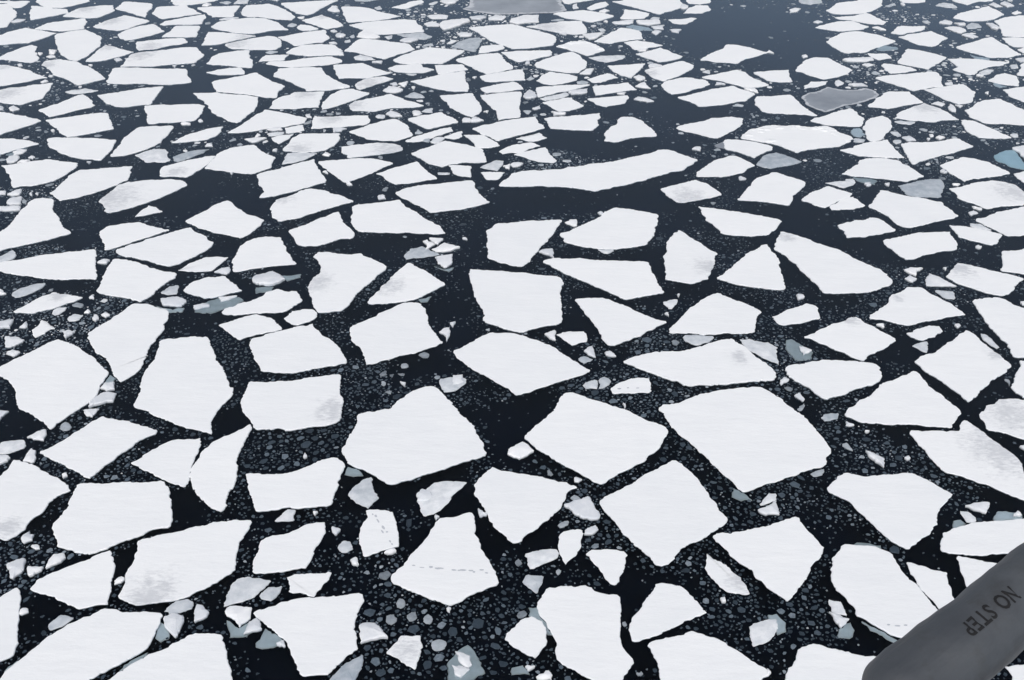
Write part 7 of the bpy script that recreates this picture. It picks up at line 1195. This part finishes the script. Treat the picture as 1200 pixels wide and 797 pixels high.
# ------------------------------------------------------------------ animal tracks across some floes
def inside(P, x, y):
    r = False
    for i in range(len(P)):
        a, b = P[i - 1], P[i]
        if (a[1] > y) != (b[1] > y) and x < (b[0] - a[0]) * (y - a[1]) / (b[1] - a[1]) + a[0]:
            r = not r
    return r
for ln in TRACKS.strip().split('\n'):
    T = parse(ln)
    mid = T[len(T) // 2]
    host = [f for f in floes if inside(f[1], mid[0], mid[1])]
    if not host:
        continue
    o, P, t = host[0]
    V, Fc = [], []
    seg = np.linalg.norm(np.diff(T, axis=0), axis=1)
    L = np.concatenate([[0], np.cumsum(seg)])
    s, k = 0.0, 0
    while s < L[-1]:
        x, y = np.interp(s, L, T[:, 0]), np.interp(s, L, T[:, 1])
        i = min(np.searchsorted(L, s, side='right') - 1, len(seg) - 1)
        dr = (T[i + 1] - T[i]) / seg[i]
        side = 0.045 * (1 if k % 2 else -1) + rnd.gauss(0, 0.05)
        x += -dr[1] * side; y += dr[0] * side
        if inside(inset(P, 0.2), x, y):
            a, b = rnd.uniform(0.07, 0.20), rnd.uniform(0.04, 0.08)
            base = len(V)
            V.append((x, y, t + 0.003))
            m = 8
            for j in range(m):
                th = 2 * math.pi * j / m
                u, w = a * math.cos(th) * rnd.uniform(.8, 1.15), b * math.sin(th) * rnd.uniform(.8, 1.15)
                V.append((x + dr[0] * u - dr[1] * w, y + dr[1] * u + dr[0] * w, t + 0.005))
            Fc += [(base, base + 1 + j, base + 1 + (j + 1) % m) for j in range(m)]
        s += rnd.choice((rnd.uniform(0.12, 0.25), rnd.uniform(0.25, 0.5), rnd.uniform(0.4, 0.8)))
        k += 1
    if V:
        tr = mesh_obj('animal_track', local(V, o.location), Fc, M_TRACK, o)
        tag(tr, 'line of small grey footprints crossing the snow', kind='stuff')

# ------------------------------------------------------------------ helicopter float at the lower right
def float_material():
    m, nt = mat("grey_coated_fabric")
    tc = N(nt, "ShaderNodeTexCoord").outputs["Object"]
    n1 = noise(nt, tc, 3.0, 6, 0.65)
    n2 = noise(nt, tc, 90.0, 2)
    r = ramp(nt, [(0.3, (0.046, 0.051, 0.059)), (0.7, (0.076, 0.083, 0.092))])
    nt.links.new(n1.outputs[0], r.inputs[0])
    n4 = noise(nt, tc, 5.5, 6, 0.7)
    rr = ramp(nt, [(0.52, (0, 0, 0)), (0.70, (1, 1, 1))]); nt.links.new(n4.outputs[0], rr.inputs[0])
    col = mix(nt, math_(nt, 'MULTIPLY', rr.outputs[0], 0.6), r.outputs[0], (0.036, 0.036, 0.034))
    mp = N(nt, "ShaderNodeMapping"); mp.inputs["Scale"].default_value = (1.0, 4.0, 4.0)
    nt.links.new(tc, mp.inputs["Vector"])
    n3 = noise(nt, mp.outputs[0], 2.2, 4, 0.5)
    h = math_(nt, 'ADD', n3.outputs[0], math_(nt, 'MULTIPLY', n2.outputs[0], 0.03))
    principled(nt, col, 0.48, 0.45, (h, 0.45, 0.03))
    return m
M_FABRIC = float_material()
M_INK = plain("black_stencil_paint", (0.012, 0.012, 0.013), 0.7)

def cam_to_world(v):
    s, c = math.sin(PITCH), math.cos(PITCH)
    x, y, z = v                         # right, up, forward
    return Vector((x, z * c + y * s, CAM_H + y * c - z * s))

def build_float():
    R = 0.15
    A = cam_to_world((1.511, -1.248, 4.05))          # start of the rounded end
    B = cam_to_world((2.014, -1.0056, 4.32))
    ax = (B - A).normalized()
    vd = (A - Vector((0, 0, CAM_H))).normalized()
    side = ax.cross(vd).normalized()                  # across the view
    up = ax.cross(side).normalized()
    if up.dot(vd) > 0:
        up, side = -up, -side
    Mx = Matrix((ax, side, up)).transposed().to_4x4() # local x along the tube, z towards the helicopter
    Mx.translation = A
    root = bpy.data.objects.new('emergency_float', None)
    root.empty_display_size = 0.2
    root.matrix_world = Mx
    C.objects.link(root)
    tag(root, 'dark grey tubular helicopter float lettered NO STEP in the lower right corner', 'helicopter float')
    V, Fc = [], []
    m = 72
    xs = []
    cap, x0 = 0.95 * R, -0.105
    for i in range(1, 15):
        th = math.pi / 2 * i / 14
        xs.append((x0 - cap * math.cos(th), R * math.sin(th) ** 0.9))
    n = 60
    for i in range(1, n + 1):
        xs.append((x0 + 3.1 * i / n, R))
    V.append((x0 - cap, 0, 0))
    rr = random.Random(3)
    ph = [rr.uniform(0, 6.28) for _ in range(8)]
    def wobble(x, a):
        w = 0.0035 * math.sin(9 * x + 2 * a + ph[0]) + 0.0022 * math.sin(23 * x - 3 * a + ph[1]) + 0.0018 * math.sin(5 * a + 41 * x + ph[2])
        if x < 0.12:
            w += 0.0022 * math.sin(16 * a + ph[3]) * max(0, 1 - abs(x + 0.02) / 0.14)
        return w
    for x, r in xs:
        for j in range(m):
            a = 2 * math.pi * j / m
            q = r + wobble(x, a) * (r / R)
            V.append((x, q * math.cos(a), q * math.sin(a)))
    for j in range(m):
        Fc.append((0, 1 + (j + 1) % m, 1 + j))
    for k in range(len(xs) - 1):
        for j in range(m):
            a, b = 1 + k * m + j, 1 + k * m + (j + 1) % m
            Fc.append((a, b, b + m, a + m))
    Fc.append(tuple(1 + (len(xs) - 1) * m + j for j in range(m)))
    mesh_obj('fabric_cover', V, Fc, M_FABRIC, root, True)
    # stencilled warning, wrapped round the tube
    cu = bpy.data.curves.new('lettering', 'FONT')
    cu.body = "NO STEP"
    cu.size = 1.0
    cu.space_character = 1.12
    cu.align_x = 'CENTER'
    cu.resolution_u = 3
    cu.offset = 0.022
    tmp = bpy.data.objects.new('lettering_curve', cu)
    C.objects.link(tmp)
    dg = bpy.context.evaluated_depsgraph_get()
    src = tmp.evaluated_get(dg).to_mesh()
    TV = [tuple(v.co) for v in src.vertices]
    TF = [tuple(p.vertices) for p in src.polygons]
    bpy.data.objects.remove(tmp)
    bpy.data.curves.remove(cu)
    w = max(v[0] for v in TV) - min(v[0] for v in TV)
    h = max(v[1] for v in TV)
    LEN, HGT, X0, ANG = TEXT_LEN, TEXT_HGT, TEXT_X, TEXT_ANG
    V = []
    for x, y, z in TV:
        u = X0 - x / w * LEN                      # reads towards the rounded end
        a = ANG + (y / h - 0.5) * HGT / R * TEXT_SIGN
        q = R + wobble(u, math.pi / 2 - a) + 0.0022
        V.append((u, q * math.sin(a), q * math.cos(a)))
    mesh_obj('lettering', V, TF, M_INK, root)
TEXT_LEN, TEXT_HGT, TEXT_X, TEXT_ANG, TEXT_SIGN = 0.295, 0.060, 0.335, 0.19, -1.0
build_float()

# ------------------------------------------------------------------ loose brash and slush between the floes
CELL = 0.06
GX0, GX1, GY0, GY1 = -92.0, 92.0, 24.0, 172.0
gw, gh = int((GX1 - GX0) / CELL), int((GY1 - GY0) / CELL)
mask = np.zeros((gh, gw), dtype=bool)
def fill(P):
    Q = (P - np.array((GX0, GY0))) / CELL
    x0, y0 = np.maximum(np.floor(Q.min(0)).astype(int), 0)
    x1, y1 = np.ceil(Q.max(0)).astype(int)
    x1, y1 = min(x1, gw), min(y1, gh)
    if x1 <= x0 or y1 <= y0:
        return
    X = np.arange(x0, x1) + 0.5
    for yy in range(y0, y1):
        y = yy + 0.5
        a, b = Q, np.roll(Q, -1, 0)
        m = (a[:, 1] > y) != (b[:, 1] > y)
        if not m.any():
            continue
        xs = np.sort(a[m, 0] + (y - a[m, 1]) * (b[m, 0] - a[m, 0]) / (b[m, 1] - a[m, 1]))
        for k in range(0, len(xs) - 1, 2):
            i0, i1 = max(int(xs[k]), 0), min(int(xs[k + 1]) + 1, gw)
            if i1 > i0:
                mask[yy, i0:i1] = True
for P in occupied:
    fill(P)

# floes of the same pack outside the picture, as one mass
def cells():
    fr = np.array(FRAME)
    def in_frame(p, grow):
        # inside the ground quad seen by the camera, grown sideways
        y = p[1]
        t = (y - fr[2][1]) / (fr[1][1] - fr[2][1])
        hw = fr[2][0] + (fr[1][0] - fr[2][0]) * t
        return fr[2][1] - grow < y < fr[1][1] + grow * 3 and abs(p[0]) < hw + grow
    V, Fc = [], []
    sp = 5.6
    seeds = {}
    r2 = random.Random(21)
    for j in range(-6, 42):
        for i in range(-32, 33):
            seeds[i, j] = np.array(((i + 0.5 * (j % 2)) * sp + r2.uniform(-1.9, 1.9), 20 + j * sp * 0.9 + r2.uniform(-1.7, 1.7)))
    for (i, j), p in seeds.items():
        if in_frame(p, -3.0) or p[1] < 6 or r2.random() < 0.06:
            continue
        poly = [p + np.array((6 * math.cos(a), 6 * math.sin(a))) for a in np.linspace(0, 6.2832, 13)[:-1]]
        for di in (-2, -1, 0, 1, 2):
            for dj in (-2, -1, 0, 1, 2):
                q = seeds.get((i + di, j + dj))
                if q is None or (di == 0 and dj == 0):
                    continue
                mid, nn = (p + q) / 2, (q - p) / np.linalg.norm(q - p)
                mid = mid - nn * r2.uniform(0.12, 0.55)
                out = []
                for k in range(len(poly)):
                    a, b = poly[k - 1], poly[k]
                    da, db = (a - mid).dot(nn), (b - mid).dot(nn)
                    if da <= 0:
                        out.append(a)
                    if (da < 0) != (db < 0):
                        out.append(a + (b - a) * da / (da - db))
                poly = out
                if not poly:
                    break
            if not poly:
                break
        if len(poly) < 3:
            continue
        # keep clear of the floes already laid out: cut along whichever side of the picture's ground it lies beyond
        sl = (fr[1][0] - fr[2][0]) / (fr[1][1] - fr[2][1])
        cn = 1 / math.hypot(1, sl)
        sides = [(np.array((0.0, 1.0)), fr[2][1] - 0.9), (np.array((0.0, -1.0)), -(fr[1][1] + 1.5))]
        for sx in (1, -1):
            sides.append((np.array((-sx * cn, sl * cn)), -(fr[2][0] - sl * fr[2][1]) * cn - 1.1))
        nn, lim = min(sides, key=lambda q: p.dot(q[0]) - q[1])
        foot = p - nn * (p.dot(nn) - lim)
        tw = r2.uniform(-0.22, 0.22)
        nn = np.array((nn[0] * math.cos(tw) - nn[1] * math.sin(tw), nn[0] * math.sin(tw) + nn[1] * math.cos(tw)))
        lim = foot.dot(nn) - r2.uniform(0.2, 1.0)
        out = []
        for k in range(len(poly)):
            a, b = poly[k - 1], poly[k]
            da, db = a.dot(nn) - lim, b.dot(nn) - lim
            if da <= 0:
                out.append(a)
            if (da < 0) != (db < 0):
                out.append(a + (b - a) * da / (da - db))
        poly = out
        if len(poly) < 3:
            continue
        P = ccw(np.array(poly))
        if abs(signed_area(P)) < 1.5:
            continue
        Q = ((P - np.array((GX0, GY0))) / CELL).astype(int)
        c = P.mean(0)
        bad = False
        for s in (1.0, 0.8, 0.55, 0.2):
            for v in P:
                u = ((c + (v - c) * s - np.array((GX0, GY0))) / CELL).astype(int)
                if 0 <= u[0] < gw and 0 <= u[1] < gh and mask[u[1], u[0]]:
                    bad = True
        if bad:
            continue
        P = ccw(rough_outline(P, 0.6, 0.07, r2))
        t = r2.uniform(0.12, 0.2)
        v, f = slab([(P, -0.05), (P, t - 0.03), (inset(P, 0.07), t)])
        b = len(V)
        V += v
        Fc += [tuple(k + b for k in x) for x in f]
        fill(P)
    o = mesh_obj('surrounding_pack_ice', V, Fc, M_SNOW)
    o['smudge'] = [0.0, 0.0, 0.0]
    tag(o, 'white pack ice floes stretching away beyond the picture on all sides', 'pack ice', None, 'stuff')
cells()

ell = np.array([tuple(map(float, r.split(','))) for r in BRASH.strip().split('\n')])
def value_noise(seed, scale):
    T = np.random.default_rng(seed).random((64, 64))
    def f(x, y):
        u, v = x / scale, y / scale
        i, j = np.floor(u).astype(int), np.floor(v).astype(int)
        a, b = u - i, v - j
        a, b = a * a * (3 - 2 * a), b * b * (3 - 2 * b)
        g = lambda p, q: T[p % 64, q % 64]
        return (g(i, j) * (1 - a) + g(i + 1, j) * a) * (1 - b) + (g(i, j + 1) * (1 - a) + g(i + 1, j + 1) * a) * b
    return f
nz1, nz2 = value_noise(1, 6.0), value_noise(2, 1.8)
DEFAULT_D, DEFAULT_B = 0.22, 0.34

def field(x, y):
    """How thick the brash lies and how pale it is at each point of the water."""
    w = np.clip(1.4 - ((x[:, None] - ell[:, 0]) / ell[:, 2]) ** 2 - ((y[:, None] - ell[:, 1]) / ell[:, 3]) ** 2, 0, 1) * 12
    s = w.sum(1)
    dens = (DEFAULT_D + w @ ell[:, 4]) / (1 + s)
    bri = (DEFAULT_B + 0.0018 * (y - 60) + w @ ell[:, 5]) / (1 + s)
    k = 0.55 * nz1(x, y) + 0.45 * nz2(x, y)
    dens = dens * np.clip(1.35 - 0.009 * (y - 45), 0.55, 1.35)
    k = np.clip((k - 0.30) / 0.42, 0, 1)
    return dens * (0.04 + 1.9 * k * k * (3 - 2 * k)), bri

discs = {}
def disc(r):
    k = max(int(round(r / CELL)), 0)
    if k not in discs:
        yy, xx = np.mgrid[-k:k + 1, -k:k + 1]
        m = xx * xx + yy * yy <= (k + 0.3) ** 2
        discs[k] = (yy[m], xx[m], k)
    return discs[k]

def scatter():
    frags = []
    fr = np.array(FRAME)
    def try_batch(n, rlo, rhi, power, weight, power_d, far=150.0, lo=30.0, pale=0.0):
        u = rng.random((n, 5))
        # even over the ground the camera sees, a little beyond on every side
        a0, a1 = (lo + 29.9) ** 2, (far + 29.9) ** 2
        ys = np.sqrt(a0 + (a1 - a0) * u[:, 1]) - 29.9
        hw = 26.0 + (ys - 33.9) * 0.405
        xs = (u[:, 0] * 2 - 1) * hw
        rs = rlo * (rhi / rlo) ** (u[:, 2] ** power)
        I, J = ((xs - GX0) / CELL).astype(int), ((ys - GY0) / CELL).astype(int)
        ok = (I > 12) & (I < gw - 12) & (J > 12) & (J < gh - 12)
        ok[ok] = ~mask[J[ok], I[ok]]
        xs, ys, rs, u, I, J = xs[ok], ys[ok], rs[ok], u[ok], I[ok], J[ok]
        D, B = field(xs, ys)
        ok = u[:, 3] < D ** power_d * weight
        for x, y, r, q, b, i, j in zip(xs[ok], ys[ok], rs[ok], u[ok, 4], B[ok], I[ok], J[ok]):
            yy, xx, k = disc(r * 0.9)
            if mask[j + yy, i + xx].any():
                continue
            mask[j + yy, i + xx] = True
            tone = min(1.0, max(0.05, pale + b * 0.60 + 0.06 + 0.10 * (r < 0.075) + 0.42 * (q ** 3.0) + rng.normal(0, 0.06)))
            frags.append((x, y, r, tone))
    try_batch(14000, 0.14, 0.48, 1.7, 0.9, 1.0, 150.0, 92.0, 0.34)
    try_batch(10000, 0.24, 0.40, 1.8, 0.32, 2.2)
    try_batch(70000, 0.12, 0.24, 1.5, 0.8, 1.7)
    try_batch(150000, 0.065, 0.14, 1.0, 1.0, 1.15)
    try_batch(16000, 0.11, 0.20, 1.5, 0.8, 1.6, 72.0)
    try_batch(60000, 0.06, 0.13, 1.0, 1.0, 1.1, 72.0)
    try_batch(120000, 0.035, 0.07, 1.0, 1.0, 1.0, 110.0)
    return frags
FR = scatter()
V, Fc, TONE = [], [], []
for x, y, r, tone in FR:
    m = rnd.choice((5, 6, 6, 7)) if r > 0.12 else rnd.choice((4, 5))
    a0 = rnd.uniform(0, 6.28)
    sq = rnd.uniform(0.55, 1.0)
    ca, sa = math.cos(a0), math.sin(a0)
    hgt = min(0.012 + 0.10 * r * rnd.random(), 0.05) * (0.5 + tone)
    b = len(V)
    for k in range(m):
        th = 6.2832 * (k + rnd.uniform(-.33, .33)) / m
        rk = r * rnd.uniform(0.78, 1.16)
        u, w = rk * math.cos(th), rk * sq * math.sin(th)
        X, Y = x + u * ca - w * sa, y + u * sa + w * ca
        V.append((X, Y, -0.01))
        V.append((x + (X - x) * 0.88, y + (Y - y) * 0.88, hgt))
    V.append((x + rnd.uniform(-.3, .3) * r, y + rnd.uniform(-.3, .3) * r, hgt * 1.25))
    for k in range(m):
        n = (k + 1) % m
        Fc.append((b + 2 * k, b + 2 * n, b + 2 * n + 1, b + 2 * k + 1))
        Fc.append((b + 2 * k + 1, b + 2 * n + 1, b + 2 * m))
    TONE += [tone] * (2 * m + 1)
brash = mesh_obj('brash_ice', V, Fc, M_BRASH)
at = brash.data.attributes.new('tone', 'FLOAT', 'POINT')
at.data.foreach_set('value', TONE)
tag(brash, 'small grey and white ice fragments and slush drifting between the floes', 'brash ice', None, 'stuff')
print('fragments', len(FR))

# ------------------------------------------------------------------ thin sea haze
HAZE = 0.00016
if HAZE > 0:
    e, z0, z1 = S + 50, -3.2, CAM_H + 3
    hv = [(-e, -e, z0), (e, -e, z0), (e, e, z0), (-e, e, z0), (-e, -e, z1), (e, -e, z1), (e, e, z1), (-e, e, z1)]
    hf = [(3, 2, 1, 0), (4, 5, 6, 7), (0, 1, 5, 4), (1, 2, 6, 5), (2, 3, 7, 6), (3, 0, 4, 7)]
    m, nt = mat("thin_haze")
    pv = N(nt, "ShaderNodeVolumePrincipled")
    pv.inputs["Color"].default_value = (0.78, 0.88, 1.0, 1)
    pv.inputs["Density"].default_value = HAZE
    pv.inputs["Density Attribute"].default_value = ""
    m.cycles.homogeneous_volume = True
    oo = nt.nodes.new("ShaderNodeOutputMaterial")
    nt.links.new(pv.outputs[0], oo.inputs["Volume"])
    hz = mesh_obj('haze', hv, hf, m)
    tag(hz, 'thin pale sea haze over the pack ice', 'haze', None, 'stuff')
